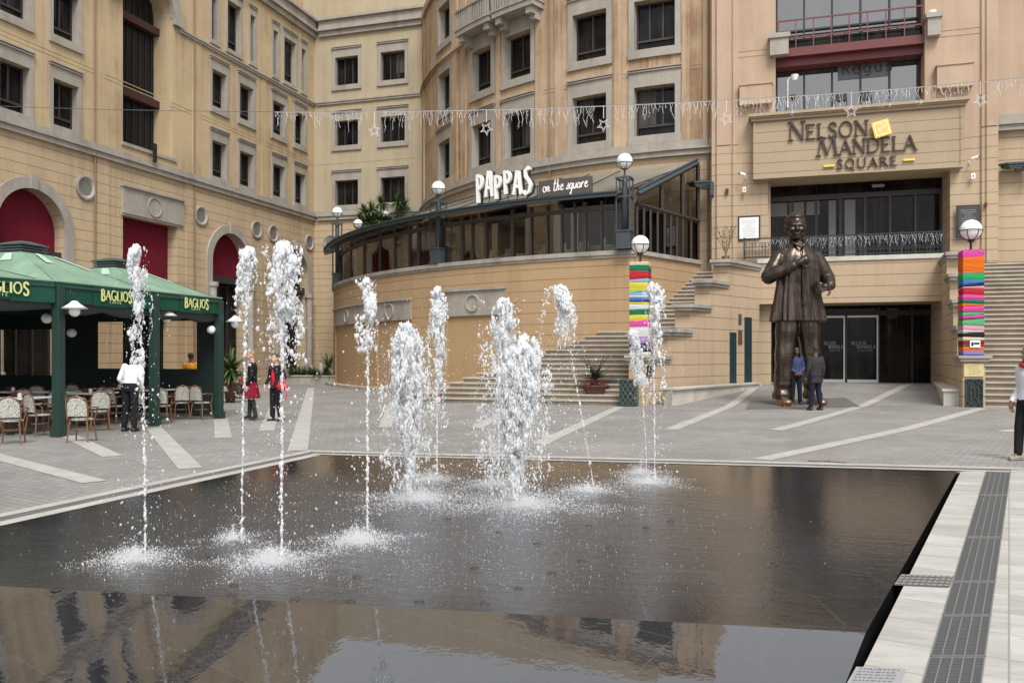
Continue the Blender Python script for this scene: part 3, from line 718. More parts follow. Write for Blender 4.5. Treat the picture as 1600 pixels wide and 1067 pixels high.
# ------------------------------------------------------------------ back building
FB = Frame(lambda s,z,o: Vector((s, YB-o, z)))
def back_building():
    root = empty('building', (-22.5, YB, 0), 0, 'plain cream wing with six square windows closing the far corner of the square', 'building')
    c1 = (onY(524,100,YB).x, onY(560,100,YB).x); c2 = (onY(595,100,YB).x, onY(633,100,YB).x)
    rows = [(10.75,12.3),(14.4,15.95),(18.1,19.85)]
    w = MB(); holes = [(a,b,c,d,.35) for a,b in (c1,c2) for c,d in rows]
    fwall(w, FB, XL, -16, 0 if False else 9.9, 22.2, holes)
    w.box(XL, 12, YB+1.0, YB+14, 0, 21.9); w.box(XL-1.6, -6, YB+1.2, YB+14, 22.2, 30.5)
    w.build('upper_wall', m_back, root)
    w = MB(); fwall(w, FB, XL, -16, 0, 9.9, []); w.build('lower_wall', m_left_r, root)
    for a,b in (c1,c2):
        for c,d in rows: window(FB, root, a,b,c,d,.35,(.2,.2,.5,.28),3,transom=False,proud=.05)
    q = MB(); fbox(q, FB, XL+.3, -16, 9.9, 10.12, 0, .16); fbox(q, FB, XL+.3, -16, 10.12, 10.22, 0, .24); fbox(q, FB, XL+.3, -16, 10.22, 10.45, 0, .12); q.build('cornice', m_stone, root)
    q = MB(); fbox(q, FB, XL+.2, -16, 17.0, 17.12, 0, .1); fbox(q, FB, XL+.2, -16, 17.12, 17.2, 0, .15); q.build('string_course', m_stone, root)
    q = MB(); fbox(q, FB, XL, -16, 13.35, 13.38, 0, .012); q.build('wall_moulding', m_back, root)
    q = MB(); fbox(q, FB, XL+.45, -16, 21.2, 21.5, 0, .18); fbox(q, FB, XL+.45, -16, 21.5, 21.65, 0, .35); fbox(q, FB, XL+.45, -16, 21.65, 22.1, 0, .25); fbox(q, FB, XL+.45,-16,22.1,22.25,-1.3,.42); q.build('top_cornice', m_stone, root)
    roundel(root, FB, onY(518,378,YB).x, 8.5, .55)
    settle(root)
back_building()

# ------------------------------------------------------------------ round building
RB = 18.8
def FRn(R): return Frame(lambda s,z,o: Vector((CX+(R+o)*math.sin(s/RB), CY-(R+o)*math.cos(s/RB), z)), True)
FRB = FRn(RB)
def sR(px, R=RB):
    p = onR(px, 300, R); return RB*math.atan2(p.x-CX, CY-p.y)
def round_building():
    root = empty('building', (CX, CY-RB, 0), 0, 'ochre curved building with grey framed windows above the glazed restaurant', 'building')
    cols_ = [(686,704),(739,768),(790,830),(895,948),(991,1055)]
    rows = [(10.85,12.95),(14.5,16.6),(18.2,20.2)]
    wins = [(sR(a),sR(b),c,d) for a,b in cols_ for c,d in rows]
    S0, S1 = -21.4, 0.9
    w = MB(); fwall(w, FRB, S0, S1, 9.9, 21.2, [(a,b,c,d,.45) for a,b,c,d in wins])
    fbox(w, FRB, S0, S1, 21.2, 21.6, -2.0, .15)
    n = 40; pts = [(FRB(S0+(S1-S0)*i/n,0,-1.2).x, FRB(S0+(S1-S0)*i/n,0,-1.2).y) for i in range(n+1)]
    w.prism(pts+[(0,54),(-20,54)], 0, 21.3)
    w.build('upper_wall', m_round, root)
    w = MB(); fwall(w, FRB, S0, S1, 0, 9.9, [(-17.5,-16,5.3,8.6,.4),(-14.5,-12.5,5.3,8.6,.4),(-11.6,-8.2,5.3,8.6,.4),(-6.5,-3.0,5.3,8.6,.4)]); w.build('lower_wall', m_round_r, root)
    for a,b in ((-17.5,-16),(-14.5,-12.5),(-11.6,-8.2),(-6.5,-3.0)):
        window(FRB, root, a,b,5.3,8.6,.4,(0,0,0,0),3,transom=False)
    for i,(a,b,c,d) in enumerate(wins):
        window(FRB, root, a,b,c,d,.45,(.24,.24,.62,.34),3 if i//3==4 else 2,True,.06)
    q = MB(); fbox(q, FRB, S0, S1, 9.9, 10.12, 0, .16); fbox(q, FRB, S0, S1, 10.12, 10.22, 0, .26); fbox(q, FRB, S0, S1, 10.22, 10.5, 0, .13); q.build('cornice', m_stone, root)
    q = MB(); fbox(q, FRB, S0, sR(738), 17.1, 17.2, 0, .1); fbox(q, FRB, S0, sR(738), 17.2, 17.35, 0, .2); fbox(q, FRB, S0, S1, 13.45, 13.48, 0, .012); fbox(q, FRB, S0, S1, 13.62, 13.65, 0, .012); q.build('string_course', m_round, root)
    for a,b in ((657,664),(708,716),(722,729),(777,783),(838,848),(868,880),(960,972),(1065,1078),(1098,1112)):
        q = MB(); fbox(q, FRB, sR(a), sR(b), 10.5, 21.2, 0, .09); q.build('pilaster', m_round, root)
    q = MB(); s = sR(861); q.tube(FRB(s,5.5,.12), FRB(s,21,.12), .035); q.build('drain_pipe', mat('pipe_brown', (0.22,0.13,0.09), 0.6), root)
    q = MB(); s = sR(1107); q.tube(FRB(s,5.5,.10), FRB(s,21,.10), .04); q.build('drain_pipe', mat('pipe_brown', (0.22,0.13,0.09), 0.6), root)
    # two balconies
    for a,b in ((711,763),(768,832)):
        s0, s1 = sR(a, RB+.85), sR(b, RB+.85); z = 17.3
        q = MB(); fbox(q, FRB, s0, s1, z, z+.25, 0, .85); fbox(q, FRB, s0-.05, s1+.05, z+.25, z+.33, 0, .9)
        bal = q.build('balcony', m_stone, root)
        q = MB(); fbox(q, FRB, s0, s1, z+1.15, z+1.27, .72, .9)
        fbox(q, FRB, s0, s0+.2, z+1.15, z+1.27, 0, .72); fbox(q, FRB, s1-.2, s1, z+1.15, z+1.27, 0, .72); q.build('rail', m_stone, bal)
        q = MB(); n = int((s1-s0)/.17)
        for i in range(n+1):
            s = s0+.07+(s1-s0-.14)*i/n; wd = .035 if i%7 else .08; fbox(q, FRB, s-wd, s+wd, z+.33, z+1.15, .76, .86)
        for k in range(4):
            for s in (s0+.07, s1-.07): fbox(q, FRB, s-.035, s+.035, z+.33, z+1.15, .1+.16*k, .17+.16*k)
        q.build('balusters', m_stone, bal)
        for s in (s0+.3, s1-.3):
            q = MB(); fbox(q, FRB, s-.16, s+.16, z-.3, z, 0, .75); fbox(q, FRB, s-.16, s+.16, z-.5, z-.3, 0, .45); q.build('bracket', m_stone, bal)
    for pa,pb in ((866,880),(893,904),(1000,1012),(655,662),(770,778),(822,830)):
        q = MB(); fbox(q, FRB, sR(pa), sR(pb), 5.3, 7.9, .02, .06); q.build('cream_panel', mat('cream_panel', (.50,.46,.36), .8), root)
    settle(root)
round_building()

# ------------------------------------------------------------------ entrance building
FE = Frame(lambda s,z,o: Vector((s, YF-o, z)))
def X_(px, Y=YF): return onY(px, 300, Y).x
def Z_(px, py, Y=YF): return onY(px, py, Y).z
DOORS = []
def entrance():
    root = empty('building', (2.5, YF, 0), 0, 'pinkish entrance block with glazed bay above the name board and balcony over doors', 'building')
    XA, XB = X_(1112), X_(1560)
    U = (.29, 5.64, 11.0, 17.3, 1.0); Mh = (0.0, 6.5, 5.2, 8.55, 1.6); Lh = (0.12, 6.16, -0.1, 3.63, 1.9)
    w = MB(); fwall(w, FE, XA, XB, 10.0, 17.8, [U]); w.box(XA, XB, YF+2.2, YF+12, 0, 17.8); w.box(XA-.0, XB, YF+.02, YF+2.3, 17.6, 17.8)
    w.box(XB, 40, YF+1.2, YF+12, 0, 17.8); w.box(XB, 40, YF+.45, YF+1.3, 10.0, 17.8); w.box(XA, 0.1, YF+.3, YF+2.2, 0, 17.6); w.box(6.6, XB, YF+.3, YF+2.2, 0, 17.6)
    w.build('upper_wall', m_ent, root)
    w = MB(); fwall(w, FE, XA, XB, -0.2, 10.0, [Mh, Lh]); w.box(XB, 40, YF+.45, YF+1.3, 0, 9.9); w.build('lower_wall', m_round_r, root)
    q = MB(); q.box(XB, 40, YF+.2, YF+.45, 9.9, 10.1); q.box(XB,40, YF+.1, YF+.45, 10.1,10.2); q.box(XB,40,YF+.25,YF+.45,10.2,10.5); q.box(XB+.0,XB+.02,YF+.0,YF+.1,9.9,10.5); q.build('cornice', m_stone, root)
    for a,b,o in ((1120,1142,.10),(1145,1153,.05),(1533,1540,.08),(1540,1558,.14)):
        q = MB(); fbox(q, FE, X_(a), X_(b), 10.02, 17.7, 0, o); q.build('pilaster', m_ent, root)
        q = MB(); fbox(q, FE, X_(a), X_(b), 5.0, 9.98, 0, o); q.build('lower_pilaster', m_round_r, root)
    for z in (13.5,13.72):
        for a,b in ((1153,1209),(1462,1533)): q = MB(); fbox(q, FE, X_(a), X_(b), z, z+.03, 0, .015); q.build('wall_moulding', m_ent, root)
    # upper glazing
    q = MB(); q.add([FE(.29,11,-.95),FE(5.64,11,-.95),FE(5.64,17.3,-.95),FE(.29,17.3,-.95)],[(0,1,2,3)]); g = q.build('bay_glazing', m_curt, root)
    q = MB()
    for k in range(6): x = .29+.05+(5.35-.1)*k/5; fbox(q, FE, x-.035, x+.035, 11, 17.3, -.93, -.86)
    for z in (11.02,13.1,14.6): fbox(q, FE, .29, 5.64, z, z+.07, -.94, -.85)
    q.build('glazing_bar', m_black, g)
    q = MB(); fbox(q, FE, .29, 5.64, 13.35, 13.68, -.9, -.02); fbox(q, FE, .29, 5.64, 13.05, 13.35, -.9, -.3); q.build('red_beam', m_redbeam, root)
    q = MB()
    for z in (14.05,14.75): fbox(q, FE, .05, 5.7, z, z+.05, -.08, -.03)
    for k in range(9): x = .4+5.2*k/8; fbox(q, FE, x-.02, x+.02, 13.68, 14.76, -.075, -.035)
    q.build('red_railing', mat('railing_red', (0.15,0.035,0.03), 0.5), root)
    q = MB(); fbox(q, FE, .3, 5.6, 13.68, 14.1, -.35,-.3); q.build('glass_balustrade', m_pane, root)
    for a,b,c,d in ((1203,1232,62,102),(1447,1467,30,60)):
        q = MB(); zt = Z_(a,c); fbox(q, FE, X_(a), X_(b), zt-.75, zt-.1, 0, .35); fbox(q, FE, X_(a)-.06, X_(b)+.06, zt-.1, zt+.08, 0, .42); q.build('wall_pedestal', m_stone, root)
    for a,b,c,d in ((1156,1206,142,168),(1462,1518,112,142)):
        q = MB(); fbox(q, FE, X_(a), X_(b), Z_(a,d), Z_(a,c)+.1, 0.0, .3); fbox(q, FE, X_(a)-.03, X_(b)+.03, Z_(a,c)+.1, Z_(a,c)+.16, 0, .34); q.build('wall_box', m_ent, root)
    # balcony doors
    q = MB(); q.add([FE(0,5.2,-1.55),FE(6.5,5.2,-1.55),FE(6.5,8.55,-1.55),FE(0,8.55,-1.55)],[(0,1,2,3)]); g = q.build('balcony_doors', m_pane, root)
    q = MB()
    for k in range(8): x = .04+6.42*k/7; fbox(q, FE, x-.05, x+.05, 5.2, 8.0, -1.52, -1.44)
    fbox(q, FE, 0, 6.5, 7.9, 8.1, -1.54, -1.42); fbox(q, FE, 0, 6.5, 5.2, 5.32, -1.53, -1.43); q.build('door_frame', m_brown, g)
    for a,b,cc,dd in ((.1,.75,7.3,7.85),(.85,1.4,7.3,7.85),(1.5,2.0,7.3,7.85)):
        q = MB(); fbox(q, FE, a,b,cc,dd,-1.5,-1.47); q.build('blind', mat('blind_cream', (0.16,0.155,0.14), 0.8), g)
    q = MB(); fbox(q, FE, 2.35,2.62,5.32,7.85,-1.5,-1.48); fbox(q, FE, 2.95,3.35,5.32,7.85,-1.5,-1.48); q.build('pale_curtain', mat('pale_curtain', (0.15,0.15,0.17), 0.7), g)
    q = MB(); fbox(q, FE, 3.95,4.4,8.25,8.36,-1.3,-1.25); q.build('exit_lamp', mat('dim_panel', (0.25,0.23,0.2), 0.6), root)
    # balcony slab front
    q = MB(); q.box(-.35, 6.55, YF-.5, YF+1.6, 3.60, 5.18); q.build('balcony_front', m_round_r, root)
    q = MB(); q.box(-.4, 6.5, YF-.56, YF+1.55, 5.19, 5.36); q.build('balcony_coping', m_marble, root)
    # ground floor glass doors
    dz = .46
    q = MB(); q.add([FE(.12,dz,-1.85),FE(6.16,dz,-1.85),FE(6.16,3.62,-1.85),FE(.12,3.62,-1.85)],[(0,1,2,3)]); g = q.build('door_glazing', m_pane, root)
    q = MB()
    for px in (1206,1236,1322,1373,1425,1473):
        x = X_(px, YF+1.8); fbox(q, FE, x-.035, x+.035, dz, 3.55, -1.83, -1.74)
    fbox(q, FE, .12, 6.16, 3.2, 3.4, -1.84, -1.72); q.build('door_frame', m_black, g)
    for a,b in ((1283,1320),(1324,1372)):
        x0, x1 = X_(a,YF+1.7), X_(b,YF+1.7)
        q = MB(); fbox(q, FE, x0, x1, dz+.03, dz+.16, -1.74, -1.66); fbox(q, FE, x0, x1, 3.12, 3.2, -1.74, -1.66); fbox(q, FE, x1-.05,x1,dz+.16,3.12,-1.74,-1.68); d = q.build('sliding_door', mat('brushed_steel', (0.55,0.55,0.53), 0.4, 0.6), root); DOORS.append((x0,x1,d))
    q = MB(); fbox(q, FE, .12, 6.16, dz-.5, dz, -1.9, .1); q.build('threshold', m_pave_dark, root)
    settle(root)
entrance()
# ------------------------------------------------------------------ lettering by strokes
def arc(cx, cy, rx, ry, a0, a1, n=14):
    return [(cx+rx*math.cos(math.radians(a0+(a1-a0)*i/n)), cy+ry*math.sin(math.radians(a0+(a1-a0)*i/n))) for i in range(n+1)]
T_, t_ = 1.0, 0.45     # thick and thin
G = {
 'N': (.80,[([(.1,0),(.1,1)],t_),([(.1,1),(.7,0)],T_),([(.7,0),(.7,1)],t_)],[(.1,0),(.08,1),(.7,1)]),
 'E': (.62,[([(.12,0),(.12,1)],T_),([(.12,.97),(.55,.97)],t_),([(.12,.52),(.45,.52)],t_),([(.12,.03),(.58,.03)],t_)],[(.1,0),(.1,1)]),
 'L': (.60,[([(.12,0),(.12,1)],T_),([(.12,.03),(.56,.03)],t_)],[(.1,0),(.12,1)]),
 'S': (.58,[([(.50,.80),(.42,.95),(.28,1),(.13,.93),(.08,.78),(.14,.62),(.30,.52),(.45,.40),(.50,.24),(.44,.07),(.28,0),(.13,.05),(.07,.2)],.75)],[]),
 'O': (.90,[(arc(.43,.5,.36,.5,0,360,28),.72)],[]),
 'M': (1.0,[([(.08,0),(.2,1)],t_),([(.2,1),(.5,.05)],T_),([(.5,.05),(.8,1)],t_),([(.8,1),(.92,0)],T_)],[(.08,0),(.92,0),(.17,1),(.83,1)]),
 'A': (.82,[([(.05,0),(.4,1)],t_),([(.4,1),(.76,0)],T_),([(.18,.36),(.63,.36)],t_)],[(.06,0),(.76,0)]),
 'D': (.82,[([(.12,0),(.12,1)],T_),([(.12,.97)]+arc(.28,.5,.46,.47,90,-90,16)+[(.12,.03)],.65)],[(.1,0),(.1,1)]),
 'Q': (.90,[(arc(.43,.5,.36,.5,0,360,28),.72),([(.48,.12),(.62,-.12),(.85,-.22)],.6)],[]),
 'U': (.80,[([(.1,1),(.1,.3)]+arc(.4,.3,.3,.3,180,360,12)[1:]+[(.7,1)],.7)],[(.1,1),(.7,1)]),
 'R': (.74,[([(.12,0),(.12,1)],T_),([(.12,.97)]+arc(.3,.74,.24,.23,90,-90,12)+[(.12,.51)],.6),([(.32,.5),(.7,0)],T_)],[(.1,0),(.1,1),(.7,0)]),
 'P': (.66,[([(.12,0),(.12,1)],T_),([(.12,.95)]+arc(.3,.70,.26,.25,90,-90,12)+[(.12,.45)],.8)],[(.1,0),(.1,1)]),
 'B': (.68,[([(.12,0),(.12,1)],T_),([(.12,.97)]+arc(.28,.75,.22,.22,90,-90,10)+[(.12,.53)],.7),([(.12,.53)]+arc(.3,.28,.27,.25,90,-90,10)+[(.12,.03)],.7)],[(.1,0),(.1,1)]),
 'G': (.86,[(arc(.45,.5,.38,.5,50,330,22)+[(.78,.42),(.55,.42)],.75)],[]),
 'I': (.32,[([(.16,0),(.16,1)],T_)],[(.16,0),(.16,1)]),
 'C': (.78,[(arc(.43,.5,.36,.5,50,310,20),.75)],[]),
 'F': (.58,[([(.12,0),(.12,1)],T_),([(.12,.97),(.55,.97)],t_),([(.12,.52),(.45,.52)],t_)],[(.1,0),(.1,1)]),
}
def strip_mesh(mb, poly, w, M, o0, o1, taper=False):
    n = len(poly); Ls, Rs = [], []
    closed = (Vector(poly[0])-Vector(poly[-1])).length < 1e-4
    for i in range(n):
        p = Vector(poly[i]); a = Vector(poly[i-1]) if i else (Vector(poly[-2]) if closed else None); b = Vector(poly[i+1]) if i < n-1 else (Vector(poly[1]) if closed else None)
        d0 = (p-a).normalized() if a is not None else None; d1 = (b-p).normalized() if b is not None else None
        d = ((d0 or d1)+(d1 or d0)).normalized() if (d0 and d1) else (d0 or d1)
        nn = Vector((-d.y, d.x)); k = 1.0
        if d0 and d1: k = 1/max(.5, abs(nn.dot(Vector((-d0.y,d0.x)))))
        ww = w/2*k
        Ls.append(p+nn*ww); Rs.append(p-nn*ww)
    vs = []
    for i in range(n):
        for q, o in ((Ls[i],o1),(Rs[i],o1),(Rs[i],o0),(Ls[i],o0)): vs.append(M(q.x, q.y, o))
    fs = []
    for i in range(n-1):
        for j in range(4): fs.append((4*i+j,4*i+(j+1)%4,4*(i+1)+(j+1)%4,4*(i+1)+j))
    fs += [(0,1,2,3),(4*n-1,4*n-2,4*n-3,4*n-4)]
    mb.add(vs, fs)
def letter(ch, u, v, h, w, M, o0, o1, xs=1.0, serif=.26, slant=0):
    mb = MB(); adv, strokes, serifs = G[ch]; k = 0
    f = lambda p: (u+(p[0]*xs+slant*p[1])*h, v+p[1]*h)
    for poly, tw in strokes: strip_mesh(mb, [f(p) for p in poly], w*tw*h, M, o0, o1+.0012*k); k += 1
    if serif:
        for p in serifs:
            x, y = f(p); y2 = y+(.02*h if p[1] < .5 else -.02*h)
            strip_mesh(mb, [(x-serif/2*h,y2),(x+serif/2*h,y2)], .045*h, M, o0, o1+.0012*k); k += 1
    return mb, adv*h*xs
def word(txt, u, v, h, w, M, o0, o1, mtl, root, name='letter', gap=.06, xs=1.0, serif=.26, caps=None):
    for i, ch in enumerate(txt):
        hh = caps if (caps and i == 0) else h
        mb, a = letter(ch, u, v, hh, w, M, o0, o1, xs, serif); mb.build(name, mtl, root); u += a+gap*h
    return u
# ------------------------------------------------------------------ name board over the entrance
def name_board():
    Y = YF-.45; root = empty('name_board', (3.1, Y, 8.5), 0, 'tan boarded panel with NELSON MANDELA SQUARE in dark letters over the entrance', 'sign')
    x0, x1 = -.55, 6.85; z0, z1 = 8.5, 10.75
    q = MB(); q.box(x0, x1, Y, YF+.3, z0, z1); q.build('panel', m_sign, root)
    q = MB(); q.box(x0-.08,x1+.08,Y-.09,YF,z1,z1+.10); q.box(x0-.14,x1+.14,Y-.16,YF,z1+.10,z1+.16); q.box(x0-.18,x1+.18,Y-.24,YF,z1+.16,z1+.27); q.build('cap_moulding', m_sign, root)
    q = MB(); q.box(x0, x0+.10, Y-.03, Y, z0+.06, z1-.01); q.box(x1-.10, x1, Y-.03, Y, z0+.06, z1-.01); q.box(x0, x1, Y-.04, Y-.003, z0, z0+.06); q.build('frame', m_sign, root)
    M = lambda u, v, o: Vector((u, Y-o, v))
    def at(px, py): p = onY(px, py, Y); return p.x, p.z
    for txt, a, b, hb in (('NELSON',(1232,221),(1366,211),None),('MANDELA',(1276,245),(1444,234),None),('SQUARE',(1307,266),(1409,257),None)):
        u0, v0 = at(*a); u1, v1 = at(*b); v = (v0+v1)/2
        base = {'NELSON':(.62,.78),'MANDELA':(.60,.80),'SQUARE':(.38,.38)}[txt]
        tot = sum(G[c][0]*(base[1] if i == 0 else base[0]) for i, c in enumerate(txt)); gp = .05 if txt != 'SQUARE' else .2
        span = (u1-u0)-gp*base[0]*(len(txt)-1); xs = span/tot
        word(txt, u0, v, base[0]*.93, .115, M, .02, .09, m_lett, root, gap=gp, xs=xs, caps=base[1]*.93)
    q = MB()
    for a, b in (((1287,260.5),(1304,259)),((1411,251),(1429,249.5))):
        (u0,v0),(u1,v1) = at(*a), at(*b); q.box(u0,u1,Y-.08,Y-.02,v0-.035,v0+.035)
    q.build('dash', mat('dash_yellow', (0.75,0.60,0.05), 0.5), root)
    # tilted yellow square emblem with a pale lattice
    u, v = at(1376.5, 203); a = math.radians(14); R_ = lambda x, y, o: M(u+x*math.cos(a)-y*math.sin(a), v+x*math.sin(a)+y*math.cos(a), o)
    def rb(mb, x0,x1,y0,y1,o0,o1):
        vs = [R_(x,y,o) for o in (o0,o1) for x,y in ((x0,y0),(x1,y0),(x1,y1),(x0,y1))]; mb.add(vs, [(3,2,1,0),(4,5,6,7),(0,1,5,4),(1,2,6,5),(2,3,7,6),(3,0,4,7)])
    s_ = .30; q = MB(); rb(q,-s_,s_,-s_,s_,.10,.2); e = q.build('emblem', mat('emblem_gold', (0.80,0.52,0.10), 0.5), root)
    q = MB()
    rb(q,-.24,.24,-.24,-.21,.2,.212); rb(q,-.24,.24,.21,.24,.2,.212); rb(q,-.24,-.21,-.21,.21,.2,.212); rb(q,.21,.24,-.21,.21,.2,.212)
    for k in range(5):
        x = -.13+.065*k; strip_mesh(q, [(-.17,x),(x,-.17)] , .014, R_, .2, .214+.0003*k); strip_mesh(q, [(.17,x),(x,.17)], .014, R_, .2, .217+.0003*k); strip_mesh(q, arc(x*.9,x*.4,.035,.035,0,360,8), .012, R_, .2, .222+.0004*k)
    q.build('emblem_lattice', mat('emblem_pale', (0.95,0.90,0.60), 0.5), e)
    settle(root)
name_board()

# ------------------------------------------------------------------ restaurant terrace
RT = 24.0; ZR = 5.36
def FRt(R): return Frame(lambda s,z,o: Vector((CX+(R+o)*math.sin(s/RT), CY-(R+o)*math.cos(s/RT), z)), True)
FT = FRt(RT)
def sT(px, R=RT): p = onR(px, 500, R); return RT*math.atan2(p.x-CX, CY-p.y)
CORN = Vector((-4.62, 30.08, 0)); BACK = Vector((-2.6, 34.45, 0))
def terrace():
    root = empty('terrace_wall', (CX-6, CY-RT, 0), 0, 'curved tan terrace wall with grooved courses carrying the glazed restaurant', 'terrace wall')
    s1 = RT*math.atan2(CORN.x-CX, CY-CORN.y); s0 = sT(507)
    recs = [(sT(524),sT(643)),(sT(698),sT(790))]
    q = MB(); fwall(q, FT, s0, s1, 0, ZR-.1, [(sT(524),sT(586.5),.15,3.15,.07),(sT(589),sT(643),.15,3.15,.07),(sT(698),sT(788),.15,3.15,.07)])
    e0 = FT(s0,0); q.add([(e0.x,e0.y,0),(e0.x-.6,e0.y+9,0),(e0.x-.6,e0.y+9,ZR-.1),(e0.x,e0.y,ZR-.1)],[(0,1,2,3)])
    n = 30; a = [(FT(s0+(s1-s0)*i/n,0)) for i in range(n+1)]
    q.add([(p.x,p.y,ZR-.35) for p in a]+[(BACK.x,BACK.y,ZR-.35),(-2.7,36,ZR-.35),(-19,46,ZR-.35),(e0.x-.6,e0.y+9,ZR-.35)], [tuple(range(n+5))])
    q.add([(CORN.x,CORN.y,-.1),(BACK.x,BACK.y,-.1),(BACK.x,BACK.y,ZR-.1),(CORN.x,CORN.y,ZR-.1)], [(0,1,2,3)])
    q.build('wall', m_terr, root)
    q = MB()
    for a_,b_ in ((sT(524),sT(586.5)),(sT(589),sT(643)),(sT(698),sT(788))): fbox(q, FT, a_, b_, .15, 3.15, -.1, -.06)
    q.build('recessed_panel', m_terr_p, root)
    q = MB(); fbox(q, FT, s0-.1, s1+.08, ZR-.1, ZR+.06, -.35, .10); fbox(q, FT, s0-.1, s1+.08, ZR-.2, ZR-.1, 0, .05); q.build('coping', m_cap, root)
    q = MB(); d = (BACK-CORN).normalized(); nn = Vector((d.y,-d.x,0)); a_,b_ = CORN+nn*.1-d*.05, BACK+nn*.1
    q.prism([(a_.x,a_.y),(b_.x,b_.y),((b_-nn*.5).x,(b_-nn*.5).y),((a_-nn*.5).x,(a_-nn*.5).y)], ZR-.1, ZR+.055); q.build('coping', m_cap, root)
    # grey relief panels with discs
    for a_,b_,za,zb,discs in ((sT(523),sT(643),3.15,4.1,(sT(543),sT(610.5))),(sT(698),sT(790),3.2,4.3,(sT(740),))):
        q = MB(); fbox(q, FT, a_, b_, za, zb-.1, -.02, .05); fbox(q, FT, a_-.04, b_+.04, zb-.1, zb, -.01, .13); rp = q.build('relief_panel', m_stone, root)
        for c in discs:
            q = MB(); zc = (za+zb-.1)/2
            for i in range(26):
                t0,t1 = 2*math.pi*i/26, 2*math.pi*(i+1)/26; P = lambda t,r,o: FT(c+r*math.cos(t), zc+r*math.sin(t), o)
                for (ra,oa),(rb_,ob) in (((.36,.05),(.35,.11)),((.35,.11),(.30,.11)),((.30,.11),(.29,.055))): q.add([P(t0,ra,oa),P(t1,ra,oa),P(t1,rb_,ob),P(t0,rb_,ob)],[(0,1,2,3)])
            q.build('disc_moulding', m_stone, rp)
    q = MB(); fbox(q, FT, s0-.2, sT(735), 0, .13, 0, .5); q.build('base_kerb', m_step, root)
    settle(root)
terrace()
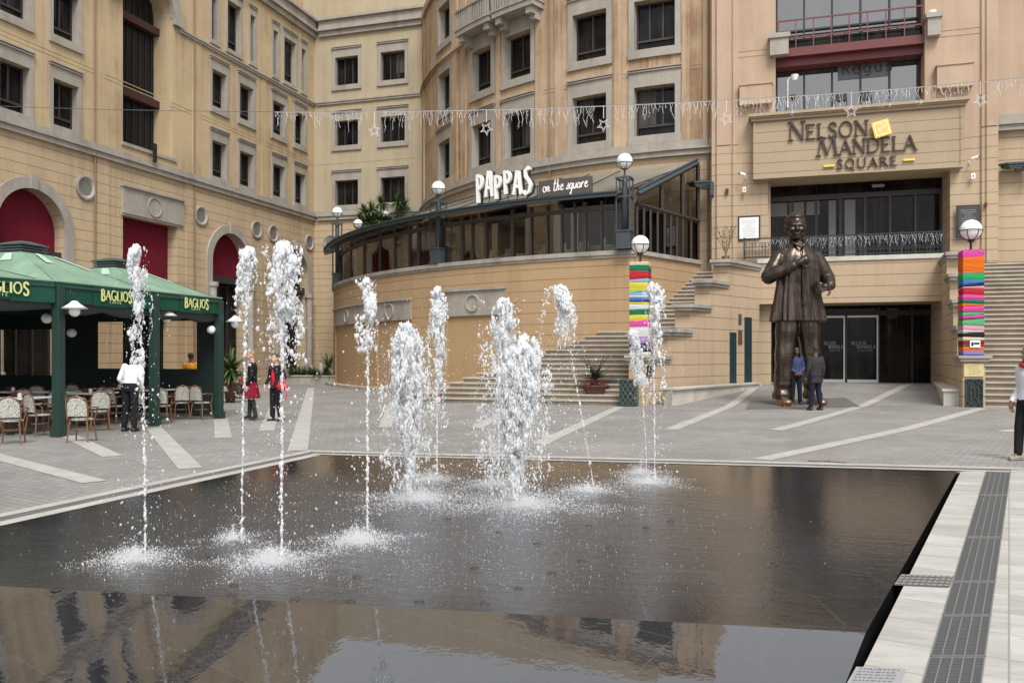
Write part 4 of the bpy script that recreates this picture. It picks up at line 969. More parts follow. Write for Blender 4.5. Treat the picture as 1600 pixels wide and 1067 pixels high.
# glazed restaurant on the terrace
def restaurant():
    root = empty('glazed_restaurant', (CX-6, CY-RT+.4, ZR), 0, 'curved dark framed glass restaurant with sloping lean-to roof on the terrace', 'restaurant')
    Fg = FRt(RT-.28); s0, s1 = sT(520), RT*math.atan2(CORN.x-CX, CY-CORN.y)-.25
    ZE = 7.42; z0 = ZR+.03
    q = MB(); fbox(q, Fg, s0, s1, z0, ZE-.05, -.02, .0); q.build('glass_wall', m_glass, root)
    q = MB(); pxs = [531,548,569,594,617,640,654,685,722,738,760,801,830,855,878,898,914,940,962]
    for px in pxs:
        s = sT(px, RT-.28); w = .07 if px in (801,914,654,722) else .04; fbox(q, Fg, s-w, s+w, z0, ZE-.1, -.12, .05)
    fbox(q, Fg, s0, s1, z0, z0+.06, -.1, .04); fbox(q, Fg, s0, s1, ZE-.45, ZE-.3, -.1, .04)
    q.build('mullions', m_brown, root)
    # roof
    n = 26; q = MB(); sE0, sE1 = s0-.4, sT(963, RT+.55)
    A = [Frame.__call__(FT, sE0+(sE1-sE0)*i/n, ZE, .42) for i in range(n+1)]
    B = []
    for i in range(n+1):
        t = (sE0+(sE1-sE0)*i/n)/RT; B.append(Vector((CX+(RB+.15)*math.sin(t), CY-(RB+.15)*math.cos(t), 9.42)))
    B[-1] = Vector((-2.75, 34.6, 9.42))
    vs = []; fs = []
    for a,b in zip(A,B): vs += [a,b,b+Vector((0,0,.04)),a+Vector((0,0,.04))]
    for i in range(n):
        for j in range(4): fs.append((4*i+j,4*i+(j+1)%4,4*(i+1)+(j+1)%4,4*(i+1)+j))
    fs += [(0,1,2,3),(4*n+3,4*n+2,4*n+1,4*n)]
    q.add(vs, fs); rf = q.build('roof', m_roofglass, root)
    q = MB()
    for i in range(0,n+1,1):
        q.path([A[i]+Vector((0,0,-.06)), B[i]+Vector((0,0,-.06))], .03, 4)
        if i%2==0: q.path([A[i]+Vector((0,0,.06)), B[i]+Vector((0,0,.06))], .018, 4)
    for k in range(1,4): q.path([a.lerp(b,k/4)+Vector((0,0,-.1)) for a,b in zip(A,B)], .035, 4)
    q.build('rafters', m_black, rf)
    q = MB(); fbox(q, FT, sE0, sE1, ZE-.10, ZE+.03, .40, .50); fbox(q, FT, sE0, sE1, ZE+.03, ZE+.08, .36, .56); q.build('eaves_gutter', m_dkteal, root)
    # right-hand end: raking beam and glass
    c0 = Vector((CORN.x+.12, CORN.y-.05, ZE)); c1 = B[-1]; q = MB(); d = (c1-c0)
    q.path([c0+Vector((.02,0,.0)), c1+Vector((.02,0,.0))], .11, 4); q.path([c0+Vector((.02,0,.16)), c1+Vector((.02,0,.16))], .05, 4)
    q.path([(c1.x,c1.y,ZR),(c1.x,c1.y,9.4)], .06, 4); q.build('raking_beam', m_dkteal, root)
    g0 = Vector((CORN.x+.02, CORN.y+.35, 0)); g1 = Vector((BACK.x-.1, BACK.y, 0)); zt = lambda t: ZE+ (9.36-ZE)*t
    q = MB(); q.add([(g0.x,g0.y,z0),(g1.x,g1.y,z0),(g1.x,g1.y,zt(1)),(g0.x,g0.y,zt(.06))],[(0,1,2,3)]); q.build('end_glass', m_glass_t, root); q = MB(); dx_ = Vector((.02,0,0)); q.add([Vector((g0.x,g0.y,z0))+dx_,Vector((g1.x,g1.y,z0))+dx_,Vector((g1.x,g1.y,6.95))+dx_,Vector((g0.x,g0.y,6.95))+dx_],[(0,1,2,3)]); q.build('door_glass', m_glass_d, root)
    q = MB(); P = lambda t,z: (g0.x+(g1.x-g0.x)*t, g0.y+(g1.y-g0.y)*t, z)
    for t in (0,.1,.2,.31,.42,.52,.62,.72,.86,.995): q.path([P(t,z0),P(t,7.05)], .075, 4)
    for t in (.38,.72,.995): q.path([P(t,7.05),P(t,zt(t)-.05)], .085, 4)
    q.path([P(0,7.12),P(1,7.0)], .11, 4); q.path([P(0,z0+.04),P(1,z0+.04)], .05, 4); q.build('end_frame', m_brown, root)
    for a,b in ((.21,.30),(.43,.51),(.53,.61),(.73,.85)):
        q = MB(); q.add([P(a,z0+.1),P(b,z0+.1),P(b,6.9),P(a,6.9)],[(0,1,2,3)]); q.build('door_panel', mat('door_panel_brown',(.075,.055,.042),.35), root)
    # far left end
    e = Fg(s0,0); q = MB(); q.add([(e.x,e.y,z0),(e.x+2.4,e.y+4.5,z0),(e.x+2.4,e.y+4.5,9.0),(e.x,e.y,ZE)],[(0,1,2,3)]); q.build('end_glass', m_glass, root)
    settle(root)
    # tables, chairs and pot plants seen through the glass
    k = 0
    for px in (545,566,598,632,668,730,752,790,838,870,945):
        s = sT(px, RT-1.3); p = FT(s, 0, -1.3 if px%2 else -1.9); k += 1
        r = empty('dining_table', (p.x,p.y,ZR-.35), 0, None, 'table', 'dining tables behind the restaurant glass')
        q = MB(); q.lathe([(.0,.72),(.55,.72),(.55,.75),(0,.76)], n=16); q.build('table_top', m_white, r)
        q = MB(); q.lathe([(.03,.02),(.03,.72)], n=8); q.lathe([(0,0),(.25,0),(.25,.02),(0,.03)], n=10); q.build('leg', m_black, r)
        q = MB(); q.lathe([(.55,.40),(.53,.55),(.56,.765),(.0,.77)], n=14); q.build('cloth', m_marble, r)
        near = {545:'table at the left end of the glazed restaurant',945:'table at the right end beside the lattice lamp post'}.get(px)
        r['label'] = near or 'white clothed dining table behind the restaurant glass'
        q = MB(); q.lathe([(.05,.78),(.05,.98),(.02,1.02),(.018,1.1),(0,1.1)], n=8); b = q.build('bottle', mat('bottle_pale', (0.45,0.5,0.5), 0.3)); b.location = r.location; tag(b, 'pale bottle standing on a table behind restaurant glass', 'bottle', 'bottles on the restaurant tables')
        q = MB(); q.box(-.22,.22,-.03,.03,.42,1.12); q.box(-.22,.22,0,.42,.42,.47); q.box(-.2,-.16,-.02,.02,0,.42); q.box(.16,.2,-.02,.02,0,.42); q.box(-.2,-.16,.38,.42,0,.42); q.box(.16,.2,.38,.42,0,.42)
        c = q.build('dining_chair', mat('chair_grey', (0.22,0.23,0.25), 0.7) if k%3 else m_marble, None, False, .02); c.location = (p.x+.75,p.y+.25,ZR-.35); c.rotation_euler.z = k*1.3
        tag(c, 'upholstered dining chair behind the restaurant glass', 'chair', 'dining chairs behind the restaurant glass')
restaurant()
# ---- restaurant lettering
def pappas():
    s0 = sT(744, RT+.5); s1 = sT(833, RT+.5); root = empty('restaurant_sign', FT(s0,0,.5)+Vector((0,0,7.55)), 0, 'big white cut-out letters PAPPAS standing on the restaurant eaves', 'sign')
    M = lambda u, v, o: FT(s0+u, v, .45+o)
    W = (s1-s0); hs = [1.12,.98,.92,.90,.88,1.0]; u = 0; x = 0; wd = W/6.0
    shp = {'P':[[(.16,0),(.12,.5),(.10,1)],[(.10,.93)]+arc(.24,.72,.20,.22,100,-100,12)],'A':[[(.06,.02),(.26,.98),(.36,.97),(.52,.0)],[(.18,.36),(.44,.36)]],'S':[[(.52,.93),(.34,.98),(.16,.86),(.18,.66),(.38,.5),(.5,.32),(.40,.08),(.18,.0),(.04,.12)]]}
    for i,ch in enumerate('PAPPAS'):
        mb = MB(); h = hs[i]; z = 7.58+[0,.18,.06,.20,.12,.12][i]
        for k,pl in enumerate(shp[ch]): strip_mesh(mb, [(i*wd+p[0]*wd*1.55, z+p[1]*h) for p in pl], .115, M, -.03, .10+.002*k)
        l = mb.build('letter', m_white, root); mb = MB()
        for k,pl in enumerate(shp[ch]): strip_mesh(mb, [(i*wd+p[0]*wd*1.55+.03, z+p[1]*h) for p in pl], .13, M, -.16, -.04+.001*k)
        mb.build('return', m_frame, l)
    q = MB()
    for i in range(7): q.path([M(i*wd+.1,7.45,-.1), M(i*wd+.1,8.0,-.1)], .02, 5)
    q.path([M(-.05,7.56,-.1), M(W+.1,7.56,-.1)], .025, 5); q.build('support', m_black, root)
    settle(root)
    s0 = sT(841, RT+.5); s1 = sT(925, RT+.5); root = empty('restaurant_sign', FT(s0,0,.5)+Vector((0,0,7.5)), 0, 'grey panel reading on the square in white script beside the cut-out letters', 'sign')
    q = MB(); fbox(q, FT, s0, s1, 7.53, 8.12, .42, .48); q.build('panel', mat('sign_grey', (0.075,0.06,0.055), 0.6), root)
    M2 = lambda u, v, o: FT(s0+u, v, .48+o)
    sc = {'o':([[*arc(.25,.25,.22,.25,60,420,12),(.6,.45)]],.6),'n':([[(0,.45),(.08,.02)],[(.08,.1),(.25,.48),(.38,.4),(.36,.05),(.6,.1)]],.6),'t':([[(.25,1),(.12,.1),(.25,0),(.5,.15)],[(0,.62),(.5,.68)]],.5),
          'h':([[(.2,1),(.05,0)],[(.08,.15),(.28,.5),(.4,.4),(.34,.05),(.6,.12)]],.6),'e':([[(.05,.22),(.4,.35),(.35,.5),(.18,.48),(.06,.25),(.15,.03),(.35,.02),(.55,.15)]],.5),'s':([[(0,.0),(.3,.5),(.4,.2),(.28,0),(.05,.05)]],.45),
          'q':([[*arc(.25,.25,.2,.25,40,390,12)],[(.45,.5),(.32,-.45),(.2,-.4),(.55,.1)]],.6),'u':([[(.05,.48),(.03,.1),(.2,.0),(.4,.2),(.48,.48)],[(.48,.48),(.44,.05),(.62,.1)]],.62),'a':([[*arc(.22,.23,.2,.23,40,390,12)],[(.42,.45),(.4,.04),(.58,.1)]],.58),
          'r':([[(.05,.45),(.05,.02)],[(.05,.2),(.25,.5),(.42,.42)]],.48),' ':([], .45)}
    txt = 'on the square'; h = .42; tot = sum(sc[c][1] for c in txt); k = ((s1-s0)-.35)/tot; u = .18
    for i,ch in enumerate(txt):
        mb = MB()
        for j,pl in enumerate(sc[ch][0]): strip_mesh(mb, [(u+(p[0]+.12*p[1])*k, 7.68+p[1]*h+.004*i) for p in pl], .035, M2, 0.0, .018+.001*j+.0004*i)
        if mb.v: mb.build('letter', m_white, root)
        u += sc[ch][1]*k
    settle(root)
pappas()

# ------------------------------------------------------------------ globe lamps
def globe_parts(root, z, r=.29, stem=.35, base=True):
    q = MB(); q.ball((0,0,z), r, 24, 16); q.build('globe', m_globe, root, True)
    q = MB()
    for k in range(6):
        a = math.pi*k/3; q.path([((r+.015)*math.cos(a)*math.cos(t), (r+.015)*math.sin(a)*math.cos(t), z+(r+.015)*math.sin(t)) for t in [math.radians(x) for x in (-88,-65,-42,-20,-2)]], .011, 5)
    n = 24; q.path([((r+.022)*math.cos(2*math.pi*i/n), (r+.022)*math.sin(2*math.pi*i/n), z-.02) for i in range(n+1)], .014, 5); q.build('cage', m_black, root)
    q = MB(); q.lathe([(.045,-stem-.0),(.035,-stem*.6),(.03,-.05),(.09,-.0),(.1,.03),(.0,.03)], c=(0,0,z-r-.03), n=12)
    if base: q.lathe([(.0,-stem-.08),(.19,-stem-.08),(.17,-stem-.03),(.06,-stem),(0,-stem)], c=(0,0,z-r-.03), n=14)
    q.build('stem', m_black, root, True)
def yarn_mat(c, i):
    def b(nt, p):
        P = pos(nt); w = nd(nt, 'ShaderNodeTexWave', wave_type='BANDS', bands_direction='Z'); w.inputs['Scale'].default_value = 9; w.inputs['Distortion'].default_value = 3.5; w.inputs['Detail'].default_value = 2; w.inputs['Detail Scale'].default_value = .7
        L(nt, P, w.inputs[0]); n = noise_(nt, P, 30, 3)
        cc = mixc(nt, ramp(nt, w.outputs[1], (0,1,0,.35)), c, tuple(v*.45 for v in c)); L(nt, cc, p.inputs['Base Color'])
        bump(nt, p, math_(nt,'ADD',w.outputs[1],math_(nt,'MULTIPLY',n,.4)), .6, .02)
    return mat('yarn_%s' % i, rough=.95, spec=.1, build=b)
YC = {'green':(.03,.42,.12),'dgreen':(.01,.18,.09),'red':(.55,.02,.03),'dred':(.28,.01,.02),'blue':(.06,.2,.55),'lblue':(.30,.50,.75),'yellow':(.75,.62,.07),'lime':(.35,.6,.15),'white':(.72,.72,.70),'navy':(.015,.02,.07),
      'pink':(.75,.08,.38),'mauve':(.40,.25,.52),'black':(.015,.013,.015),'orange':(.85,.17,.01),'teal':(.10,.40,.38),'brown':(.14,.09,.07),'cream':(.70,.62,.45),'mint':(.12,.45,.20),'lpink':(.75,.35,.45)}
def lamp_pillar(px, Y, wid, zcap, bands, label, right=False):
    p = onY(px, 600, Y); x = p.x; g = gz(x, Y-.4)
    root = empty('lamp_pillar', (x, Y, 0), 0, label, 'lamp pillar')
    hw = wid/2; zb = zcap-.10
    q = MB(); q.box(-hw-.02, hw+.02, -.36, .36, -.1, zb-.14); q.build('pedestal', m_round_r if right else m_terr, root, False, .01)
    q = MB(); q.box(-hw-.10, hw+.12, -.46, .46, zb-.14, zb-.05); q.box(-hw-.15, hw+.17, -.51, .51, zb-.05, zb+.03); q.build('cap', m_cap, root, False, .01)
    q = MB(); q.box(-hw+.06, hw-.06, -.27, .27, zb+.03, 4.5); q.build('shaft', m_terr_p, root)
    top = 4.58; tot = sum(b[1] for b in bands); z = top; H = top-(zb+.035); rnd = random.Random(px)
    lt = rt = 0
    for i,(c,w) in enumerate(bands):
        zz0 = z-H*w/tot; l2 = rnd.uniform(-.05,.05) if 0 < i+1 < len(bands) else 0
        mb = MB(); e = hw-.0-.012*rnd.random(); yb = .33-.012*rnd.random()
        nseg = 6
        def ring_(zl, k):
            out = []
            for (cx,cy) in ((-e,-yb),(e,-yb),(e,yb),(-e,yb)):
                out.append((cx+k,cy+k*0, zl+(-lt if 0 else 0)))
            return out
        tl, tr_ = lt, -lt; bl, br = l2, -l2
        rows = []
        for j in range(nseg+1):
            t = j/nseg; zl = (z+tl*.5)*(1-t)+(zz0+bl*.5)*t; zr_ = (z+tr_*.5)*(1-t)+(zz0+br*.5)*t; pf = .012*math.sin(math.pi*t)+rnd.uniform(-.005,.005)
            rows.append([(-e-pf,-yb-pf,zl),(0,-yb-pf-.008,(zl+zr_)/2+rnd.uniform(-.008,.008)),(e+pf,-yb-pf,zr_),(e+pf,yb+pf,zr_),(-e-pf,yb+pf,zl)])
        vs = [v for r_ in rows for v in r_]; fs = []
        for j in range(nseg):
            for m_ in range(5): fs.append((5*j+m_,5*j+(m_+1)%5,5*(j+1)+(m_+1)%5,5*(j+1)+m_))
        fs += [(0,1,2,3,4),(5*nseg+4,5*nseg+3,5*nseg+2,5*nseg+1,5*nseg)]
        mb.add(vs, fs); mb.build('yarn_band', yarn_mat(tuple(v*.85+.015 for v in YC[c]), c), root); z = zz0; lt = l2
    globe_parts(root, 5.18, .29, .34)
    return root, x, zb, g
LB = [('cream',5),('dgreen',9),('red',12),('lblue',5),('yellow',11),('lime',4),('lblue',5),('white',3),('blue',5),('navy',2),('yellow',4),('white',7),('dgreen',8),('yellow',9),('pink',10),('white',15),('mauve',10),('black',4),('lpink',6),('navy',3),('white',5)]
RBn = [('pink',9),('orange',20),('lpink',0.6),('green',9),('blue',5),('navy',3),('lpink',3),('red',8),('pink',6),('dgreen',5),('orange',3),('pink',7),('brown',1),('mint',4),('pink',4),('brown',1),('mint',8),('lpink',6),('white',3),('black',6),('cream',4),('dred',5),('brown',3),('orange',5),('mauve',4),('blue',2)]
pl, plx, plz, plg = lamp_pillar(1000.5, 26.9, .60, 1.66, LB, 'globe lamp pillar wrapped in striped knitting with a cream top, by the left staircase')
pr, prx, prz, prg = lamp_pillar(1517, 26.6, .53, 1.66, RBn, 'globe lamp pillar wrapped in pink and orange knitting, by the right staircase', True)
# small white label on each wrap
q = MB(); q.box(-.10,.16,-.372,-.362,1.82,2.02); w = q.build('paper_tag', m_white, pr); q = MB(); q.box(-.07,-.01,-.376,-.372,1.86,1.97); q.box(.0,.14,-.376,-.372,1.90,1.96); q.build('tag_mark', m_black, w)
q = MB(); rr = random.Random(3)
for k in range(9): x = -.27+.06*k; z = 1.74+rr.random()*.1; q.box(x,x+.05,-.375,-.362,z,z+.06+.1*rr.random())
q.build('knitted_patches', mat('yarn_dark_teal',(.03,.07,.12),.9), pl)
# plaque on right pedestal
q = MB(); q.box(prx-.26,prx+.24,26.20,26.235,1.0,1.36); pq = q.build('brass_plaque', m_plaque, None, False, .004); tag(pq, 'brass plaque with lines of writing on the pedestal of the right lamp pillar', 'plaque')
q = MB(); rr = random.Random(5)
for j in range(6):
    x = -.18+rr.uniform(0,.06); e = .17-rr.uniform(0,.1)
    while x < e: w_ = rr.uniform(.02,.06); q.box(prx+x,prx+min(x+w_,e),26.196,26.20,1.30-.047*j,1.312-.047*j); x += w_+.012
q.build('inscription', mat('inscription_brown',(.30,.22,.09),.6), pq)
# patterned dark grilles in front of pedestals
def lattice_grille(x, y, g, w, h, label, name='metal_grille_box', deep=.08):
    root = empty(name, (x,y,g), 0, label, 'grille')
    q = MB(); q.box(-w/2,w/2,0,deep,0.0,h); q.build('backing', mat('grille_back', (.008,.014,.012), .6), root)
    q = MB()
    for a,b,c,d in ((-w/2,-w/2+.03,0,h),(w/2-.03,w/2,0,h),(-w/2+.03,w/2-.03,0,.03),(-w/2+.03,w/2-.03,h-.03,h)): q.box(a,b,-.035,-.002,c,d)
    q.build('rim', m_gpost, root)
    q = MB(); M = lambda u,v,o: Vector((u,-o,v)); k = 0; W2 = w/2-.03
    for sg in (-1,1):
        for (pp) in ([(0,.98),(.45,.86),(.45,.74),(0,.62)],[(0,.62),(0,.38)],[(0,.38),(.45,.26),(.45,.14),(0,.02)],[(1,.98),(.62,.86),(1,.74)],[(1,.26),(.62,.14),(1,.02)],[(.45,.74),(.5,.62),(.5,.38),(.45,.26)],[(.45,.86),(.62,.86)],[(.45,.14),(.62,.14)],[(.5,.5),(1,.5)]):
            k += 1; strip_mesh(q, [(sg*u*W2, v*h) for u,v in pp], .022, M, .0, .028+.0006*k)
    q.build('lattice', mat('grille_green',(.035,.065,.055),.45,.3), root)
lattice_grille(prx+.0, 26.2, prg, .44, .80, 'dark green lattice grille below the brass plaque on the right pedestal', deep=.03)
lx = onY(984, 610, 26.3).x
def bin_():
    root = empty('litter_bin', (lx, 26.15, 0), 0, 'dark lattice sided litter bin in front of the left lamp pillar', 'litter bin')
    q = MB(); q.box(-.24,.24,-.22,.22,.03,.80); q.build('body', mat('grille_back', (.008,.014,.012), .6), root, False, .02)
    q = MB(); q.box(-.27,.27,-.25,.25,.79,.84); q.box(-.26,.26,-.24,.24,.02,.07)
    for sx in (-1,1):
        for sy in (-1,1): q.box(sx*.25-.015,sx*.25+.015,sy*.23-.015,sy*.23+.015,.0,.8)
    q.build('frame', mat('grille_green',(.035,.065,.055),.45,.3), root)
    for f in range(2):
        q = MB(); M = (lambda u,v,o: Vector((u,-.225-o,v))) if f == 0 else (lambda u,v,o: Vector((.245+o,u*.9,v))); k = 0
        for r_ in range(3):
            for c in (-1,0,1):
                k += 1; cx = c*.155; cz = .19+.235*r_; strip_mesh(q, [(cx,cz-.11),(cx+.07,cz),(cx,cz+.11),(cx-.07,cz),(cx,cz-.11)], .018, M, .0, .012+.0008*k)
        q.build('lattice', mat('grille_pale',(.10,.13,.12),.5,.3), root)
bin_()
# ---- lattice lamp posts standing on the terrace edge
def terrace_lamp(px, zglobe, r, label, foot=True, s=None, cage_h=1.0):
    p = onR(px, 400, RT-.15) if s is None else s; root = empty('globe_lamp', (p.x, p.y, ZR+.06), math.atan2(p.x-CX, CY-p.y), label, 'lamp', 'globe lamps along the restaurant terrace')
    z = zglobe-(ZR+.06); H = z-r-.03
    q = MB(); q.box(-.26,.26,-.26,.26,0,.62); q.box(-.29,.29,-.29,.29,0,.08); q.box(-.29,.29,-.29,.29,.62,.68); q.build('base_box', m_dkteal, root, False, .01)
    q = MB()
    for a in (-.24,.24):
        for b in (-.24,.24): q.box(a-.02,a+.02,b-.02,b+.02,.68,H-.3)
    for h in (H-.34, (H-.3)*.72): q.box(-.28,.28,-.28,-.22,h,h+.06); q.box(-.28,.28,.22,.28,h,h+.06); q.box(-.28,-.22,-.22,.22,h+.002,h+.058); q.box(.22,.28,-.22,.22,h+.002,h+.058)
    for sx,sy in ((1,0),(0,1),(-1,0),(0,-1)): q.path([(sx*.26,sy*.26,H-.28),(0,0,H-.2)], .022, 4)
    q.build('lattice_frame', m_dkteal, root)
    q = MB(); q.lathe([(.11,.68),(.11,H-.4),(.08,H-.35),(.07,H-.25),(.035,H-.2),(.03,H),(.1,H+.02),(0,H+.03)], n=14); q.build('post', m_dkteal, root, True)
    q = MB(); q.ball((0,0,z), r, 24, 16); q.build('globe', m_globe, root, True)
    q = MB()
    for k in range(6):
        a = math.pi*k/3; q.path([((r+.012)*math.cos(a)*math.cos(t), (r+.012)*math.sin(a)*math.cos(t), z+(r+.012)*math.sin(t)) for t in [math.radians(x) for x in (-88,-60,-35,-12)]], .011, 5)
    n = 24; q.path([((r+.012)*.97*math.cos(2*math.pi*i/n), (r+.012)*.97*math.sin(2*math.pi*i/n), z-.07) for i in range(n+1)], .012, 5); q.build('cage', m_black, root)
def zg(px, py): return onR(px, py, RT-.15).z

terrace_lamp(976, zg(976,255), .29, 'tall lattice lamp post with white globe at the right corner of the glazed restaurant', s=onR(976,400,RT+.12))
terrace_lamp(685, zg(685,294), .29, 'lattice lamp post with white globe rising left of the white cut-out letters')
terrace_lamp(527, zg(527,332), .29, 'lattice lamp post with white globe at the far left end of the glazed restaurant')
# two smaller globes on poles behind the roof
for (px,py,lb) in ((559.5,350,'small white globe on a pole, lower left of the terrace tree'),(602.5,335,'small white globe on a pole in front of the terrace tree')):
    p = onR(px, py, RT-3.0) if px > 600 else onR(px,py,RT-2.2); root = empty('globe_lamp', (p.x,p.y,ZR-.3), 0, lb, 'lamp'); z = p.z-(ZR-.3)
    globe_parts(root, z, .27, z-.27-.12)
# ------------------------------------------------------------------ staircases
def xl_step(k):
    Y = 26.3+.27*k; z = .165*(k+1); px = 700
    if k >= 15: return CORN.x+(BACK.x-CORN.x)*(Y-CORN.y)/(BACK.y-CORN.y)
    for _ in range(12): d = Y/kk(px)[1]; py = HY-(z-EYE)*F/d; px = 942-(py-515)*2.93
    return onY(px, 500, Y).x
def flank_x(Y): return -3.62+.471*(Y-27)
def staircase(name, left, label):
    root = empty(name, ((-5 if left else 7.5), 26.3, 0), 0, label, 'staircase')
    for k in range(30):
        Y = 26.3+.27*k; z = .165*(k+1); q = MB(); c = MB()
        if left:
            xa = xl_step(k); xb = (plx-.3) if Y < 27.25 else flank_x(Y)-.05; yw = 37.0
            if k < 15:
                yb = CY-math.sqrt(max(RT**2-(xa-CX)**2,0))-.01; yb = max(yb, Y+.28)
                pts = [(xa,Y),(xb,Y),(xb,Y+.4),(CORN.x-.05, max(CORN.y, Y+.35)),(xa,yb)]
            else: pts = [(xa,Y),(xb,Y),(xb+.15,Y+.4),(xa+.15,Y+.4)]
        else:
            xa = prx+.26 if Y < 27.0 else 5.84+.108*(Y-27); xb = 16-(16-8.95)*min(1,(k/29.0))**.6 if False else 16-.243*k
            pts = [(xa,Y),(xb,Y),(xb,Y+.6),(xa,Y+.6)]
        g = gz((pts[0][0]+pts[1][0])/2, Y)
        q.prism([(x,y+.03 if y == Y else y) for x,y in pts], -.05 if k < 4 else z-.5, z-.05); r = q.build('riser', m_riser_shade, root)
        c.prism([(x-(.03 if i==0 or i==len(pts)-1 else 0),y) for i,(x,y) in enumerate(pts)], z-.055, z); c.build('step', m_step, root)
    if left:
        q = MB(); q.box(flank_x(34)-2.5, flank_x(34)+.2, 34.38, 34.49, 4.2, 4.95); q.build('landing', m_step, root)
    else:
        q = MB(); q.box(6.9, 12, 34.4, 34.94, 4.2, 4.95); q.build('landing', m_step, root)
        # solid sloping cheek on the far side
        q = MB(); xs0, xs1 = 16.1, 9.0
        q.add([(xs0,26.3,0),(xs1+.1,34.4,0),(xs1+.1,34.4,5.4),(xs0,26.3,.6),(xs0+.5,26.3,0),(xs1+.6,34.4,0),(xs1+.6,34.4,5.4),(xs0+.5,26.3,.6)],[(0,1,2,3),(7,6,5,4),(3,2,6,7),(0,3,7,4)]); q.build('cheek_wall', m_ent, root)
    settle(root)
staircase('staircase', True, 'wide stone stairs climbing right beside the curved terrace wall')
staircase('staircase', False, 'steep stone stairs right of the pink and orange knitted pillar')
# stepped walls flanking the entrance
def flank(left):
    root = empty('stepped_wall', ((-2 if left else 6.2), 30, 0), 0, 'stepped tan wall with grey caps between left stairs and entrance' if left else 'stepped wall with grey caps between entrance doors and right stairs', 'wall')
    segs = [(27.0,28.05,1.58),(28.05,29.3,2.48),(29.3,30.5,3.36),(30.5,31.7,4.28),(31.7,34.0,5.12)]
    q = MB(); caps = []
    for a,b,z in segs:
        if left: xa, xb = flank_x(a), flank_x(b); pts = [(xa,a),(xb,b),(xb-.55,b),(xa-.55,a)]
        else: fx = lambda y: 5.36+.108*(y-27); xa, xb = fx(a), fx(b); pts = [(xa,a),(xb,b),(xb+.5,b),(xa+.5,a)]
        q.prism(pts, -.1, z-.22)
        e = -1 if left else 1
        p2 = [(xa-e*.10,a-.30),(xb-e*.10,b),(xb+e*.65,b),(xa+e*.65,a-.30)]; p1 = [(xa-e*.05,a-.24),(xb-e*.05,b),(xb+e*.60,b),(xa+e*.60,a-.24)]
        caps.append((p1,p2,z))
    q.build('wall', m_round_r, root)
    for p1,p2,z in caps:
        c = MB(); c.prism(p1, z-.22, z-.12); c.prism(p2, z-.12, z); c.build('coping', m_cap, root, False, .008)
    if left:
        # wall carried across under the balcony, with two dark doors and small plates
        for pxa, pxb, zt, nm in ((1140,1150,2.45,'narrow_door'),(1163,1174,3.05,'narrow_door')):
            def yy(px): a_,b_ = kk(px); r_ = a_/b_; return (-3.62-12.717)/(r_-.471)
            ya, yb = yy(pxa), yy(pxb); c = MB(); c.prism([(flank_x(ya)+.02,ya),(flank_x(yb)+.02,yb),(flank_x(yb)-.04,yb),(flank_x(ya)-.04,ya)], gz(0,ya)-.1, zt); c.build(nm, mat('door_teal',(.012,.03,.035),.5), root)
        for pxa,pxb,za,zb in ((1153.5,1158,2.75,3.15),(1153,1159,2.0,2.55)):
            ya, yb = yy(pxa), yy(pxb); c = MB(); c.prism([(flank_x(ya)+.02,ya),(flank_x(yb)+.02,yb),(flank_x(yb)-.04,yb),(flank_x(ya)-.04,ya)], za, zb); c.build('wall_plate', mat('plate_bronze',(.13,.10,.07),.5,.4), root)
        q = MB(); q.prism([(-3.2,26.92),(flank_x(33.4)+.06,33.4),(flank_x(33.4)+.30,33.4),(-2.9,26.65)], -.1, .50); q.prism([(-3.28,26.88),(flank_x(33.4)+.03,33.4),(flank_x(33.4)+.36,33.4),(-2.82,26.6)], .50, .56); q.build('marble_plinth', m_marble, root)
    else:
        q = MB(); pts = [(4.86,26.7),(5.32,26.7),(6.02,33.5),(5.8,33.5)]; q.prism(pts, -.1, .56); q.prism([(4.81,26.64),(5.335,26.64),(6.04,33.5),(5.75,33.5)], .56, .63); q.build('marble_plinth', m_marble, root)
    settle(root)
flank(True); flank(False)
# square box and dark vent on left pedestal
q = MB(); v = onY(1015, 577, 26.5); q.box(v.x-.1,v.x+.12,26.50,26.56,.93,1.28); o = q.build('wall_vent', m_black, None); tag(o, 'small dark square vent in the wall right of the left lamp pillar', 'vent')
# ------------------------------------------------------------------ balcony railing with light strings
def railing():
    Y = YF-.42; x0, x1 = X_(1163,Y), X_(1474,Y); z0, z1 = 5.37, 6.2
    root = empty('balcony_railing', ((x0+x1)/2, Y, z0), 0, 'black ornamental balcony railing threaded with white icicle lights behind the statue', 'railing')
    q = MB(); q.box(x0,x1,Y-.025,Y+.025,z1-.05,z1); q.box(x0,x1,Y-.02,Y+.02,z0+.06,z0+.1); q.box(x0,x1,Y-.02,Y+.02,z1-.22,z1-.19)
    for i in range(6): x = x0+(x1-x0)*i/5; q.box(x-.035,x+.035,Y-.035,Y+.035,z0,z1+.03)
    q.build('rails', m_black, root)
    q = MB(); n = 58; M = lambda u,v,o: Vector((u, Y-o, v))
    for i in range(n):
        x = x0+(x1-x0)*(i+.5)/n; q.box(x-.009,x+.009,Y-.009,Y+.009,z0+.1,z1-.22)
        strip_mesh(q, arc(x, z0+.28, .045, .09, 0, 360, 8), .016, M, -.008, .010); strip_mesh(q, arc(x, z0+.5, .04, .06, 0, 360, 8), .014, M, -.008, .012)
    q.build('ornament', m_black, root)
    q = MB(); rr = random.Random(9)
    for i in range(150):
        x = x0+(x1-x0)*i/150; z = z1-.06-rr.random()*.05; pts = [(x,Y-.05-rr.random()*.02,z)]
        for k in range(rr.randint(2,6)): x += rr.uniform(-.05,.05); z -= .07; pts.append((x,Y-.05-rr.random()*.03,z))
        q.path(pts, .0045, 3)
    q.build('light_string', m_string, root); settle(root)
railing()
